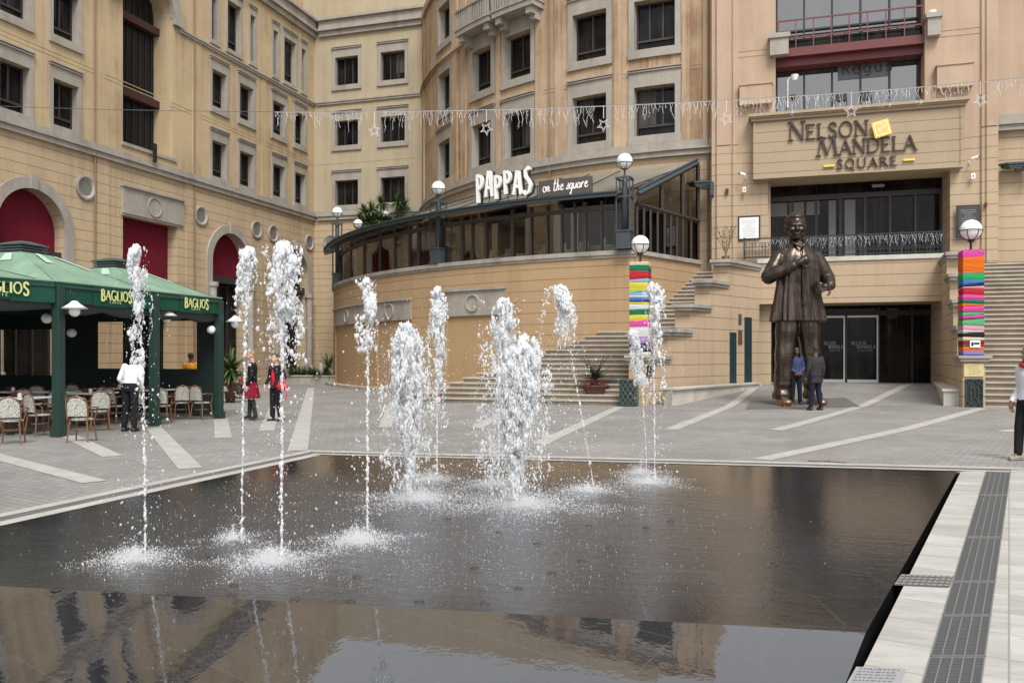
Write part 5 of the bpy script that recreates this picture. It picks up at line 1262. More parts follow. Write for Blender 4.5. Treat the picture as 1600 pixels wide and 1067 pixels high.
# framed boards and little wall fittings
def framed(pxa,pxb,pya,pyb,Y,face,label):
    a = onY(pxa,pyb,Y); b = onY(pxb,pya,Y); root = empty('notice_board', ((a.x+b.x)/2,Y,a.z), 0, label, 'notice board')
    q = MB(); q.box(a.x,b.x,Y-.05,Y,a.z,b.z); q.build('frame', m_black, root); f = MB(); f.box(a.x+.06,b.x-.06,Y-.06,Y-.05,a.z+.06,b.z-.06); f.build('sheet', face, root)
    q = MB(); rr = random.Random(2); z = b.z-.2
    while z > a.z+.15:
        w = (b.x-a.x)*rr.uniform(.2,.4)/1.2; c = (a.x+b.x)/2; q.box(c-w,c+w,Y-.063,Y-.0605,z,z+.012); z -= .075
    q.build('printed_lines', mat('print_grey',(.35,.35,.35),.8), root); settle(root)
framed(1153,1188,337,376,YF-.02,mat('paper_white',(.72,.72,.70),.6),'white framed notice on the wall left of the balcony doors')
framed(1494,1531,320,372,YF-.15,mat('board_dark',(.045,.04,.04),.25),'dark framed board on the wall behind the right globe lamp')
def wall_light(px, py, Y, label):
    p = onY(px, py, Y); root = empty('wall_light', (p.x, Y-.3, p.z), -math.pi/2, label, 'wall light')
    q = MB(); q.box(-.16,.16,-.12,0,-.32,.22); q.prism([(-.10,-.1),(.10,-.1),(.10,-.5),(-.10,-.5)], -.02, .1); q.build('bracket', m_dkteal, root)
    q = MB(); q.prism([(-.20,-.12),(.20,-.12),(.20,-.75),(.0,-.98),(-.20,-.75)], .1, .2); q.prism([(-.25,-.1),(.25,-.1),(.25,-.8),(0,-1.08),(-.25,-.8)], .2, .27); q.build('hood', m_dkteal, root)
    q = MB(); q.box(-.12,.12,-.7,-.3,.06,.10); q.build('lens', m_stone, root)
wall_light(1116, 296, YF+.2, 'dark hooded wall light at the right end of the restaurant roof')
wall_light(1607, 268, YF+.4, 'dark hooded wall light on the wall at the right edge')
def cctv(px, py, label, s=1):
    p = onY(px, py, YF-.05); root = empty('security_camera', (p.x,YF-.02,p.z), 0, label, 'camera')
    q = MB(); q.box(-.03,.03,-.02,0,-.06,.06); q.path([(0,0,0),(0,-.2,.02),(-.1*s,-.32,.08)], .02, 6); q.build('arm', m_white, root)
    q = MB(); q.tube((-.22*s,-.42,.10),(-.02*s,-.30,.06),.07,.06,12); q.build('housing', m_white, root); q = MB(); q.tube((-.235*s,-.43,.103),(-.22*s,-.421,.10),.045,.045,12); q.build('lens', m_black, root)
cctv(1165,278,'white security camera at the left foot of the name board',1); cctv(1515,254,'white security camera at the right foot of the name board',-1)
for px,py,w,h,m,lb,cat in ((1163,297,.13,.2,m_white,'small white box on the wall below the left security camera','wall box'),(1520,276,.14,.2,m_white,'small white box on the wall below the right security camera','wall box'),
                 (1136,299,.12,.2,m_redbeam,'small red alarm on the wall left of the entrance','alarm'),(1540,320,.08,.16,m_redbeam,'small red alarm on the wall right of the dark board','alarm')):
    p = onY(px,py,YF-.15); q = MB(); q.box(-w/2,w/2,-.08,0.02,-h/2,h/2); o = q.build('wall_box' if cat=='wall box' else 'alarm', m, None, False, .01); o.location = p
    tag(o, lb, cat); q = MB(); q.lathe([(0,0),(.03,0),(.025,.02),(0,.022)], n=10, M=Matrix.Rotation(math.pi/2,4,'X')); c = q.build('button', m_frame, o); c.location = (0,-.08,0)
# shaded flood lamp on a white pole, bay ledge spotlights
p = onY(1231, 168, YF-.3); root = empty('flood_lamp', p, 0, 'white shaded lamp on a bent pole beside the bay window', 'lamp')
q = MB(); q.path([(0,0,0),(0,0,1.05),(.05,-.02,1.12),(.2,-.1,1.12)], .025, 6); q.build('pole', m_white, root)
q = MB(); q.lathe([(.09,.0),(.15,.2),(.0,.2)], c=(.25,-.1,1.0), n=14); q.lathe([(.0,0),(.08,0),(.09,.01)], c=(.25,-.1,.99), n=14); q.build('shade', m_white, root)
for i,(px,py,lb) in enumerate(((1314,160,'left of two black spotlights on the ledge above the name board'),(1353,158,'right of two black spotlights on the ledge above the name board'))):
    p = onY(px,py+4,YF-.2); root = empty('spotlight', p, 0, lb, 'spotlight')
    q = MB(); q.box(-.18,.18,-.1,.1,.12,.38); q.box(-.2,.2,-.13,-.1,.10,.40); q.build('housing', m_black, root, False, .01); q = MB(); q.box(-.22,-.19,-.03,.03,-.1,.28); q.box(.19,.22,-.03,.03,-.1,.28); q.box(-.19,.19,-.03,.03,-.1,-.07); q.build('bracket', m_black, root)
# junction box left of bay top right
p = onY(1457,26,YF-.2); q = MB(); q.tube((0,0,-.1),(0,0,.12),.1,.12,12); q.tube((0,0,.12),(0,0,.2),.15,.13,12); o = q.build('speaker', m_white, None); o.location = p; tag(o,'small white fitting on the pedestal right of the bay railing','fitting')

# ------------------------------------------------------------------ icicle lights across the square
def icicles():
    a = onX(-60, 164, XL+.0); b = onY(1700, 112, YF-.0); N = 160
    def pt(t): return a.lerp(b, t)+Vector((0,0,-4*sag*t*(1-t)))
    sag = 0.72
    root = empty('light_garland', a, 0, 'long cable of white icicle lights and star shapes strung across the square', 'light garland')
    q = MB(); q.path([pt(i/N) for i in range(N+1)], .010, 4); q.build('cable', m_wire, root)
    def tpx(px):
        lo, hi = 0., 1.
        for _ in range(40):
            m_ = (lo+hi)/2; p = pt(m_); u = p.x*CT+p.y*ST; d = -p.x*ST+p.y*CT
            if 800+F*u/d < px: lo = m_
            else: hi = m_
        return lo
    q = MB(); rr = random.Random(4); t0, t1 = tpx(430), tpx(1640); Lt = (b-a).length; s = 0; tot = (t1-t0)*Lt
    q.path([pt(t0+(t1-t0)*i/80)+Vector((0,0,-.02)) for i in range(81)], .009, 4)
    stars = [tpx(x) for x in (585,760,943,1135,1330,1532)]
    while s < tot:
        t = t0+s/Lt; s += rr.uniform(.05,.15)
        if min(abs(t-x) for x in stars)*Lt < .3: continue
        p = pt(t); n = rr.choice((2,3,3,4,5,6,7)); pts = [p.copy()]
        for k in range(n):
            p = p+Vector((rr.uniform(-.045,.045), rr.uniform(-.03,.03), -.095)); pts.append(p)
            if rr.random() < .5: q.path([p, p+Vector((rr.uniform(-.07,.07),0,-.06))], .0045, 3)
        q.path(pts, .0066, 3)
    q.build('icicles', m_string, root)
    for t in stars:
        p = pt(t); q = MB(); q.path([p, p+Vector((0,0,-.45))], .012, 4); c = p+Vector((0,0,-.68)); M = lambda u,v,o: Vector((c.x+u, c.y-o, c.z+v)); al = rr.uniform(.2,1.2)
        for rs,wd in ((.24,.012),(.17,.010)):
            pts = [(rs*(1 if k%2==0 else .45)*math.cos(al+math.pi*k/5), rs*(1 if k%2==0 else .45)*math.sin(al+math.pi*k/5)) for k in range(11)]
            strip_mesh(q, pts, wd, M, -.01, .01+.002*wd)
        q.build('star', m_string, root)
    settle(root)
icicles()

# ------------------------------------------------------------------ plants
def leaf(q, base, dirv, L_, w, droop=.5, n=5):
    d = Vector(dirv).normalized(); side = d.cross(Vector((0,0,1)))
    side = side.normalized() if side.length > .05 else Vector((1,0,0)); p = Vector(base); vs = []
    for i in range(n+1):
        t = i/n; ww = w*math.sin(math.pi*min(1,.12+t*.88))**.8 if i < n else 0.002
        vs += [p+side*ww, p-side*ww]; d = (d+Vector((0,0,-droop/n))).normalized(); p = p+d*L_/n
    q.add(vs, [(2*i,2*i+1,2*i+3,2*i+2) for i in range(n)])
def rosette(q, c, n, L_, w, droop, rr, up=(.2,1.3)):
    for i in range(n):
        a = rr.uniform(0,2*math.pi); e = rr.uniform(*up); leaf(q, c, (math.cos(a)*math.cos(e),math.sin(a)*math.cos(e),math.sin(e)), L_*rr.uniform(.6,1), w, droop*rr.uniform(.5,1.3))
def flowers(q, c, r, n, rr, s=.03):
    for i in range(n):
        a = rr.uniform(0,2*math.pi); d = r*math.sqrt(rr.random()); q.ball((c[0]+d*math.cos(a),c[1]+d*math.sin(a),c[2]+rr.uniform(-.02,.10)), s*rr.uniform(.6,1.2), 6, 4)
def bowl_planter(px, py, name, label, palm=True, fm=m_flower, r=.42, z=0):
    p = ong(px, py, z); rr = random.Random(px); root = empty(name, (p.x,p.y,z), 0, label, 'planter')
    q = MB(); q.lathe([(.0,.16),(r*.5,.16),(r*.62,.2),(r*.85,.42),(r*.98,.55),(r*1.08,.57),(r*1.08,.62),(r*.95,.62),(r*.9,.56),(0,.55)], n=24); q.build('bowl', m_terra, root, True)
    q = MB()
    for k in range(4):
        a = math.pi/4+k*math.pi/2; q.path([(r*.55*math.cos(a),r*.55*math.sin(a),.3),(r*.8*math.cos(a),r*.8*math.sin(a),.15),(r*.8*math.cos(a),r*.8*math.sin(a),0)], .015, 5)
    q.path([(r*.8*math.cos(2*math.pi*i/16),r*.8*math.sin(2*math.pi*i/16),.15) for i in range(17)], .012, 5); q.build('stand', m_black, root)
    q = MB(); rosette(q, (0,0,.6), 90, .28, .03, .9, rr, (.1,1.0)); 
    for i in range(120): a = rr.uniform(0,6.28); d = r*rr.uniform(.3,1); leaf(q, (d*math.cos(a),d*math.sin(a),.58), (math.cos(a),math.sin(a),.8), .12, .025, 1)
    q.build('foliage', m_leafd, root)
    q = MB(); flowers(q, (0,0,.64), r*.98, 110, rr, .024); q.build('flowers', fm, root)
    if palm:
        q = MB(); q.cap((0,0,.55),(0,0,.8),.09,.07,8); q.build('trunk', m_terra, root)
        q = MB()
        for i in range(40):
            a = rr.uniform(0,6.28); e = rr.uniform(.25,1.35); d = Vector((math.cos(a)*math.cos(e),math.sin(a)*math.cos(e),math.sin(e))); pp = Vector((0,0,.8)); L_ = rr.uniform(.6,.85)
            for j in range(9):
                d = (d+Vector((0,0,-.07))).normalized(); pp = pp+d*L_/9; s = d.cross(Vector((0,0,1))).normalized()
                for sg in (-1,1): leaf(q, pp, (d*.7+s*sg+Vector((0,0,.25))), .20*(1-.06*j), .020, .2, 2)
        q.build('fronds', m_leafd, root)
bowl_planter(930, 631, 'palm_planter', 'brown bowl planter with a small palm and pink flowers before the left stairs')
bowl_planter(372, 622, 'flower_planter', 'bowl planter of red flowers behind the café corner post', False, m_flowerr, .5)
def spiky(px, py, Y, zb, label, h=1.0, n=50, w=.035, pot=True, mm=m_leaf, name='potted_plant'):
    p = onY(px, py, Y); p.z = zb; rr = random.Random(int(px)); root = empty(name, p, 0, label, 'plant')
    if pot: q = MB(); q.lathe([(0,0),(.14,0),(.2,.36),(.22,.38),(.18,.38),(0,.34)], n=16); q.build('pot', m_terra, root, True)
    q = MB(); 
    for k in range(3): q.path([(rr.uniform(-.03,.03),0,.3),(rr.uniform(-.08,.08),rr.uniform(-.08,.08),h*.5+.3)], .012, 5)
    q.build('stem', m_terra, root)
    q = MB(); rosette(q, (0,0,h*.5+.3), n, h*.6, w, .8, rr, (-.3,1.4)); rosette(q, (0,0,h*.25+.3), n//2, h*.5, w, .8, rr, (0,1.4)); q.build('foliage', mm, root)
# thin plant on the landing and its dark pot
def twiggy():
    p = onY(1134, 400, YF-1.2); rr = random.Random(1); root = empty('potted_plant', (p.x,p.y,4.95+.17), 0, 'thin twiggy plant in a dark pot on the stepped wall left of the balcony', 'plant')
    q = MB(); q.lathe([(0,0),(.13,0),(.15,.32),(.12,.32),(0,.3)], n=14); q.build('pot', m_terra, root, True)
    q = MB(); l = MB()
    for k in range(24):
        a = rr.uniform(0,6.28); pts = [Vector((0,0,.3))]; d = Vector((.25*math.cos(a),.25*math.sin(a),1)).normalized()
        for j in range(6): pts.append(pts[-1]+d*.2); d = (d+Vector((rr.uniform(-.3,.3),rr.uniform(-.3,.3),.05))).normalized(); leaf(l, pts[-1], (rr.uniform(-1,1),rr.uniform(-1,1),rr.uniform(-.3,.8)), .11, .016, .4, 3) if j > 1 else None
        q.path(pts, .005, 3)
    q.build('twigs', m_terra, root); l.build('leaves', m_leafd, root)
twiggy()
# planting bed in the far corner
def bed():
    Y = 40.6; a = onY(447, 600, Y); b = onY(506, 600, Y); root = empty('planting_bed', ((a.x+b.x)/2,Y,0), 0, 'raised stone planting bed full of spiky leaves by the far arch', 'planting bed')
    q = MB(); q.box(a.x,b.x+.8,Y,Y+1.5,0,.42); q.box(a.x-.05,b.x+.8,Y-.05,Y+1.5,.42,.5); q.build('stone_edge', m_stone, root)
    rr = random.Random(8); q = MB()
    for i in range(38):
        c = (rr.uniform(a.x+.1,b.x+.3), Y+rr.uniform(.1,1.2), .48); rosette(q, c, 34, rr.uniform(.4,.75), .028, .8, rr, (.2,1.4))
    c = (b.x-.1,Y+.7,.9); rosette(q, c, 60, 1.1, .035, .5, rr, (.0,1.4)); q.build('foliage', m_leaf, root)
    q = MB(); q.ball((b.x-.25,Y+.15,.85),(.16,.14,.36),10,8); q.build('stone', m_stone, root, True); settle(root)
bed()
# plant behind café post and terrace tree
spiky(360, 600, 24, 0, 'tall leafy plant with arching leaves behind the bowl of red flowers', 1.6, 90, .05)
def terrace_tree():
    p = onR(592, 330, RT-3.3); rr = random.Random(12); root = empty('dracaena_tree', (p.x,p.y,ZR-.3), 0, 'bushy green strap leaved tree rising behind the restaurant roof', 'tree')
    q = MB(); heads = []
    for k in range(24):
        a = rr.uniform(0,6.28); r = rr.uniform(.2,1.45); zt = p.z-(ZR-.3)+rr.uniform(-1.3,.9)-r*.35; e = Vector((r*math.cos(a),r*math.sin(a),zt)); heads.append(e)
        q.path([(0,0,0),(e.x*.3,e.y*.3,zt*.55),(e.x*.8,e.y*.8,zt*.85),e], [.07,.06,.045,.03], 6)
    q.build('trunk', m_terra, root)
    q = MB()
    for e in heads: rosette(q, e, 90, .75, .035, 1.1, rr, (-.5,1.5))
    q.build('crown', m_leaf, root)
terrace_tree()
# lettering on the sliding doors and the faint office name in the bay window
def door_words():
    for x0, x1, d in DOORS:
        Y = YF+1.70; M = lambda u,v,o: Vector((u-2.5, (Y-o)-YF, v)); w_ = x1-x0; m_ = mat('etched_grey', (.30,.30,.30), .6)
        for txt, f0, f1, z, h in (('NELSON',.12,.62,2.02,.14),('MANDELA',.30,.92,1.87,.14),('SQUARE',.34,.84,1.76,.07)):
            tot = sum(G[c][0] for c in txt)*h; u = x0+w_*f0; xs = w_*(f1-f0)/(tot+.05*h*6)
            for ch in txt: mb, a = letter(ch, u, z, h, .14, M, 0, .004, xs, .2); mb.build('letter', m_, d); u += a+.05*h*xs
door_words()
def office_name():
    Y = YF+.92; a = onY(1311,124,Y); b = onY(1386,98,Y); root = empty('office_sign', (a.x,Y,a.z), 0, 'faint grey office name panel behind the bay window glass', 'sign')
    q = MB(); q.box(a.x-.05,b.x+.1,Y,Y+.02,a.z-.05,b.z+.05); q.build('panel', mat('office_panel',(.10,.105,.12),.4), root); M = lambda u,v,o: Vector((u,Y-o,v)); H_ = .42; u = a.x+.1
    low = {'R':[[(.1,0),(.1,1)],[(.1,.97)]+arc(.3,.74,.24,.23,90,-90,10)+[(.1,.51)],[(.3,.5),(.6,0)]],'e':[[(.05,.35),(.5,.35)]+arc(.28,.33,.24,.33,10,320,14)],'g':[arc(.27,.35,.22,.31,0,360,14),[(.5,.66),(.5,-.1),(.38,-.28),(.1,-.24)]],'u':[[(.08,.66),(.08,.2),(.2,.02),(.4,.05),(.48,.2),(.48,.66)],[(.48,.3),(.5,0)]],'s':[[(.42,.58),(.25,.67),(.08,.55),(.12,.4),(.38,.28),(.42,.12),(.25,0),(.05,.08)]]}
    for ch in 'Regus':
        mb = MB()
        for k,pl_ in enumerate(low[ch]): strip_mesh(mb, [(u+p[0]*H_*1.15, a.z+.16+p[1]*H_) for p in pl_], .07, M, .0, .012+.001*k)
        mb.build('letter', mat('office_letter',(.03,.032,.038),.5), root); u += .66*H_*1.15+.08
    settle(root)
office_name()
q = MB(); a_, b_ = ong(1262,722), ong(1322,725); q.path([a_+Vector((0,0,.02)), a_.lerp(b_,.3)+Vector((0,.03,.02)), a_.lerp(b_,.6)+Vector((0,-.02,.03)), b_+Vector((0,0,.02))], .006, 5); q.path([a_.lerp(b_,.45)+Vector((0,0,.02)), a_.lerp(b_,.6)+Vector((0,.12,.03))], .005, 5)
o = q.build('twig', m_terra); tag(o, 'thin dry twig lying on the pale kerb beyond the fountain', 'twig')
# ------------------------------------------------------------------ café pavilions
CAF = 'café'
def roof_mesh(corners, apex, zr, ze, rt=.42):
    q = MB(); n = 4; c = [Vector((x,y,ze)) for x,y in corners]; a = [Vector((apex[0]+sx*rt, apex[1]+sy*rt, zr)) for sx,sy in ((1,-1),(1,1),(-1,1),(-1,-1))]
    for i in range(4):
        p0,p1,p2,p3 = c[i],c[(i+1)%4],a[(i+1)%4],a[i]; N = 10; vs = []
        for j in range(N+1):
            t = j/N
            for k in range(N+1):
                s = k/N; v = p0.lerp(p1,s).lerp(p3.lerp(p2,s),t); v.z += .03*math.sin(math.pi*t)*math.sin(math.pi*s)-.015*math.sin(14*s)*(1-t); vs.append(v)
        q.add(vs, [(j*(N+1)+k,j*(N+1)+k+1,(j+1)*(N+1)+k+1,(j+1)*(N+1)+k) for j in range(N) for k in range(N)])
    q.add(a, [(0,1,2,3)])
    return q
def BAG(root, par, pA, pB, z, h, off_):
    d = (pB-pA).normalized(); n = Vector((d.y,-d.x,0)); 
    M = lambda u, v, o: pA+d*u+Vector((0,0,v))+n*(o+off_)
    txt = 'BAGLIOS'; L_ = (pB-pA).length; tot = sum(G[c][0] for c in txt)+.05*6; xs = L_/(h*tot); u = 0
    for i,ch in enumerate(txt):
        hh = h*(1.22 if ch in 'BS' and i in (0,6) else 1); vv = z-(hh-h)*.7
        mb, a = letter(ch, u, vv, h, .2, M, 0, .006, xs, .22); 
        if hh != h: mb, a = letter(ch, u, vv, hh, .2, M, 0, .006, xs*h/hh, .2)
        mb.build('letter', m_gold, par); u += a+.05*h*xs
    u = L_*.27
    for ch in 'CAFFE':
        mb, a = letter(ch, u, z-h*.34, h*.24, .16, M, 0, .006, 1.3, 0); mb.build('letter', m_gold, par); u += a+.14*h
def pavilion(corners, apex, label, zr, posts, words):
    root = empty('canopy', (corners[0][0],corners[0][1],0), 0, label, 'canopy', 'green café canopies')
    ZE = 3.0; roof_mesh(corners, apex, zr, ZE+.02).build('roof', m_canopy, root, True)
    q = MB(); C = [Vector((x,y,0)) for x,y in corners]
    for i in range(4):
        a, b = C[i], C[(i+1)%4]; d = (b-a); L_ = d.length; n = max(2,int(L_/.75)); nn = Vector((d.y,-d.x,0)).normalized()
        for k in range(n):
            p0 = a+d*(k/n)+nn*(.012*(k%2)); p1 = a+d*((k+1)/n)+nn*(.012*(k%2)); zb = ZE-.36-.02*(k%2)
            q.add([p0+Vector((0,0,ZE+.03)),p1+Vector((0,0,ZE+.03)),p1+nn*.02+Vector((0,0,zb)),p0+nn*.02+Vector((0,0,zb))],[(0,1,2,3)])
    v = q.build('valance', m_val, root)
    q = MB()
    for i in range(4): q.path([C[i]+Vector((0,0,ZE+.05)), C[(i+1)%4]+Vector((0,0,ZE+.05))], .02, 5)
    q.build('piping', mat('piping_pale',(.22,.30,.22),.6), root)
    q = MB(); x,y = apex
    q.box(x-.36,x+.36,y-.36,y+.36,zr-.02,zr+.03)
    for k in range(2): s = .34; q.box(x-s,x+s,y-s,y+s,zr+.06+.06*k,zr+.085+.06*k)
    q.box(x-.27,x+.27,y-.27,y+.27,zr+.03,zr+.19); q.box(x-.37,x+.37,y-.37,y+.37,zr+.18,zr+.21)
    vs = [(x-.36,y-.36,zr+.21),(x+.36,y-.36,zr+.21),(x+.36,y+.36,zr+.21),(x-.36,y+.36,zr+.21),(x-.12,y-.12,zr+.29),(x+.12,y-.12,zr+.29),(x+.12,y+.12,zr+.29),(x-.12,y+.12,zr+.29)]
    q.add(vs,[(0,1,5,4),(1,2,6,5),(2,3,7,6),(3,0,4,7),(4,5,6,7)]); q.build('roof_vent', mat('vent_teal',(.05,.075,.07),.5), root)
    for (a,b) in posts:
        q = MB(); q.box(a-.085,a+.085,b-.085,b+.085,0,ZE-.02); q.box(a-.11,a+.11,b-.11,b+.11,0,.18); q.build('post', m_gpost, root, False, .008)
    q = MB()
    for i in range(4): 
        for f in (.5,1): q.path([C[i]+Vector((0,0,ZE-.05)), Vector((x,y,zr-.1))], .035, 4) if f==1 else None
        q.path([C[i]+Vector((0,0,ZE-.06)), C[(i+1)%4]+Vector((0,0,ZE-.06))], .04, 4)
    q.build('roof_frame', m_gpost, root)
    for (pA,pB,z,h) in words: BAG(root, v, Vector(pA), Vector(pB), z, h, .05)
    # rolled side curtain
    q = MB(); a, b = C[0], C[1]; N = 16; vs = []
    nn = Vector((-1,0,0))
    for k in range(N+1):
        s = k/N; p = a.lerp(b,s); sag = .10+.09*abs(math.sin(2*math.pi*s)); vs += [p+nn*.12+Vector((0,0,ZE-.2)), p+nn*.05+Vector((0,0,ZE-.38-sag)), p+nn*.2+Vector((0,0,ZE-.40-sag))]
    q.add(vs, [(3*k+j,3*k+j+1,3*k+j+4,3*k+j+3) for k in range(N) for j in range(2)]); q.build('rolled_curtain', mat('curtain_grey_green',(.035,.045,.04),.7), root, True)
    Cz = [Vector((c[0],c[1],ZE+.02)) for c in corners]; A4 = [Vector((x+sx*.42,y+sy*.42,zr)) for sx,sy in ((1,-1),(1,1),(-1,1),(-1,-1))]
    for (i,t0,t1,s0,s1,ds) in ((0,.62,.93,.30,.44,.10),(0,.50,.90,.72,.80,-.03),(3,.70,.92,.55,.72,0)):
        p0,p1,p2,p3 = Cz[i],Cz[(i+1)%4],A4[(i+1)%4],A4[i]; B = lambda s,t: p0.lerp(p1,s).lerp(p3.lerp(p2,s),t)+Vector((0,0,.045))
        q = MB(); q.add([B(s0-ds,t0),B(s1-ds,t0),B(s1,t1),B(s0,t1)],[(0,1,2,3)]); q.build('translucent_strip', mat('pale_canvas_strip',(.38,.50,.42),.5), root)
    settle(root)
    return root
Xf = -13.3
def vx(px): a,b = kk(px); return Vector((Xf, Xf*b/a, 0))
pavilion([(-14.4,7.85),(Xf-.02,12.90),(-18.5,13.4),(-19.6,9.0)], (-16.6,10.9), 'nearest green canvas canopy, cut off by the left edge', 3.80, [(-14.3,8.2)],
         [((Vector((-14.4,7.85,0)).lerp(Vector((Xf,12.94,0)),.70)),(Vector((-14.4,7.85,0)).lerp(Vector((Xf,12.94,0)),.89)),2.76,.20)])
pavilion([(Xf,12.94),(Xf,15.64),(-18.3,17.0),(-18.4,13.5)], (-15.75,14.4), 'middle green canvas canopy whose roof vent stands at the left of the picture', 3.82, [(Xf-.02,13.0)],
         [(vx(155),vx(203),2.76,.20)])
pavilion([(Xf,15.68),(Xf,18.1),(-18.2,20.2),(-18.3,17.05)], (-15.95,17.3), 'farthest green canvas canopy ending at the corner post by the women', 3.78, [(Xf-.02,15.67),(Xf-.02,18.0)],
         [(vx(286),vx(323),2.76,.20)])
# translucent repair panels seen on the canopy near the vents
def end_wall():
    Y = 18.22; root = empty('side_curtain', (-17,Y,0), 0, 'dark tarpaulin end wall of the café with clear plastic windows', 'side curtain')
    ws = [(X_(0,Y),X_(85,Y),1.02,2.34),(X_(152,Y),X_(309,Y),1.22,2.52)]
    q = MB(); F2 = Frame(lambda s,z,o: Vector((s,Y-o,z))); fwall(q, F2, -23, Xf-.15, .08, 2.95, [(a,b,c,d,.0) for a,b,c,d in ws]); q.build('tarpaulin', m_tarp, root)
    for a,b,c,d in ws:
        q = MB(); q.add([(a,Y,c),(b,Y,c),(b,Y,d),(a,Y,d)],[(0,1,2,3)]); q.build('clear_window', m_pvc, root)
        q = MB(); M = lambda u,v,o: Vector((u,Y-o,v)); strip_mesh(q, [(a,c),(b,c),(b,d),(a,d),(a,c)], .05, M, -.006, .008); q.build('window_hem', m_tarp, root)
    settle(root)
    root = empty('side_curtain', (-21.5,14,0), 0, 'dark tarpaulin back wall of the café along the building', 'side curtain')
    q = MB(); q.add([(-21.5,6,.05),(-21.5,18.2,.05),(-21.5,18.2,3.0),(-21.5,6,3.0)],[(0,1,2,3)]); q.add([(-21.5,6,3.0),(-21.5,18.2,3.0),(-18.0,18.2,2.95),(-18.8,8,2.95)],[(0,1,2,3)]); q.build('tarpaulin', m_tarp, root)
    q = MB()
    for k in range(5): q.box(-21.46,-21.40,6.2+2.9*k,6.3+2.9*k,0,3); 
    q.build('pole', m_gpost, root); settle(root)
end_wall()
def hanging(px, py, d, shade, label):
    p = atd(px, py, d); root = empty('hanging_lamp', p, 0, label, 'lamp', 'white globe lamps under the café canopies')
    q = MB(); q.ball((0,0,-.02),.105,16,10); q.build('globe', m_globe, root, True)
    if shade: q = MB(); q.lathe([(.24,.04),(.10,.13),(.05,.18),(.0,.19),(.0,.17),(.1,.11),(.235,.03)], n=20); q.build('shade', m_white, root, True)
    q = MB(); q.path([(0,0,.17),(0,0,.30),(-.05,.02,.36),(-.12,.03,.32),(-.15,.04,.42)], .01, 5); q.build('hook', m_black, root)
for a in ((116.5,485,16.3,1,'shaded globe lamp hanging right of the nearest café post'),(260.5,496,19.5,1,'shaded globe lamp hanging right of the middle café post'),(367.5,505,21.4,1,'shaded globe lamp hanging outside the far café corner post'),
          (73,496,17.2,0,'bare globe lamp inside the café left of the nearest post'),(330,514,21.0,0,'bare globe lamp inside the café near the far corner post'),(112,519,19.5,0,'dim bare globe lamp deep inside the café right of the nearest post')): hanging(*a)
# ------------------------------------------------------------------ café furniture
m_cane = mat('cane_brown', (0.17,0.085,0.04), 0.45); 
def weaveb(nt, p):
    P = nd(nt,'ShaderNodeTexCoord').outputs['Object']; ck = nd(nt,'ShaderNodeTexChecker'); ck.inputs['Scale'].default_value = 34; L(nt,P,ck.inputs[0]); n = noise_(nt,P,40,2)
    f = math_(nt,'MULTIPLY',ck.outputs[1],ramp(nt,n,(.5,.6,0,1))); L(nt, mixc(nt,f,(.44,.43,.38),(.02,.025,.02)), p.inputs['Base Color'])
m_weave = mat('white_weave', rough=.6, build=weaveb)
def make_chair():
    r = empty('bistro_chair', (0,0,0), 0, None, 'chair', 'woven bistro chairs around the café tables')
    q = MB(); q.lathe([(0,.43),(.20,.43),(.215,.45),(.205,.465),(0,.46)], n=18); q.build('seat', m_weave, r)
    q = MB(); pts = [(-.19,.19,.46),(-.205,.235,.7),(-.17,.26,.86),(0,.275,.92),(.17,.26,.86),(.205,.235,.7),(.19,.19,.46)]; q.path(pts,.017,6); q.build('back_hoop', m_cane, r)
    q = MB(); vs=[]; 
    for k in range(7):
        z = .52+.06*k; w = .185*(1-.0*k) if k<5 else .185-.035*(k-4)
        for j in range(7): t=-1+2*j/6; vs.append((w*t,.215+.05*(k/6)+.02*(1-t*t),z))
    q.add(vs,[(7*a+b,7*a+b+1,7*a+b+8,7*a+b+7) for a in range(6) for b in range(6)]); q.build('backrest', m_weave, r)
    for sx,sy in ((-1,-1),(1,-1),(-1,1),(1,1)):
        q = MB(); q.path([(sx*.165,sy*.165,.45),(sx*.185,sy*.19,.2),(sx*.20,sy*.215,0)],.015,6); q.tube((sx*.166,sy*.166,.40),(sx*.168,sy*.17,.36),.021,.021,6); q.build('leg', m_cane, r)
    for sx in (-1,1):
        q = MB(); q.path([(sx*.2,.24,.68),(sx*.27,.12,.70),(sx*.28,-.08,.68),(sx*.22,-.18,.6),(sx*.18,-.17,.45)],.014,6); q.build('armrest', m_cane, r)
    q = MB(); q.path([(.17*math.cos(2*math.pi*i/14),.17*math.sin(2*math.pi*i/14),.27) for i in range(15)],.010,5); q.build('stretcher', m_cane, r)
    return r
def make_table(): 
    r = empty('cafe_table', (0,0,0), 0, None, 'table', 'white topped café tables')
    q = MB(); q.box(-.44,.44,-.44,.44,.72,.75); q.build('table_top', m_white, r, False, .008)
    q = MB(); q.tube((0,0,.05),(0,0,.72),.03,.03,10); q.build('leg', m_black, r); q = MB(); q.lathe([(0,0),(.24,0),(.22,.03),(.04,.06),(0,.06)], n=16); q.build('base', m_black, r); return r
ch0, tb0 = make_chair(), make_table(); used = {'c':0,'t':0}
fc = lambda a: math.radians(a)
chairs = [((18,693),200,'bistro chair at the left edge of the picture, front row'),((128,690),185,'bistro chair with its back showing just right of the nearest café post'),((62,681),150,'bistro chair between the left edge and the nearest café post'),((90,672),30,None),
          ((156,673),210,'bistro chair turned sideways left of the waiter'),((252,662),190,'bistro chair in front of the middle café post'),((282,655),215,'bistro chair below the clear window, right of the middle post'),((315,655),160,'empty bistro chair nearest the far corner post'),
          ((232,664),140,None),((-20,680),170,None),((32,668),20,None),((150,660),350,None),((300,646),10,None),((182,662),160,None),((270,645),355,None),((60,655),200,None),((120,650),180,None),((205,646),20,None)]
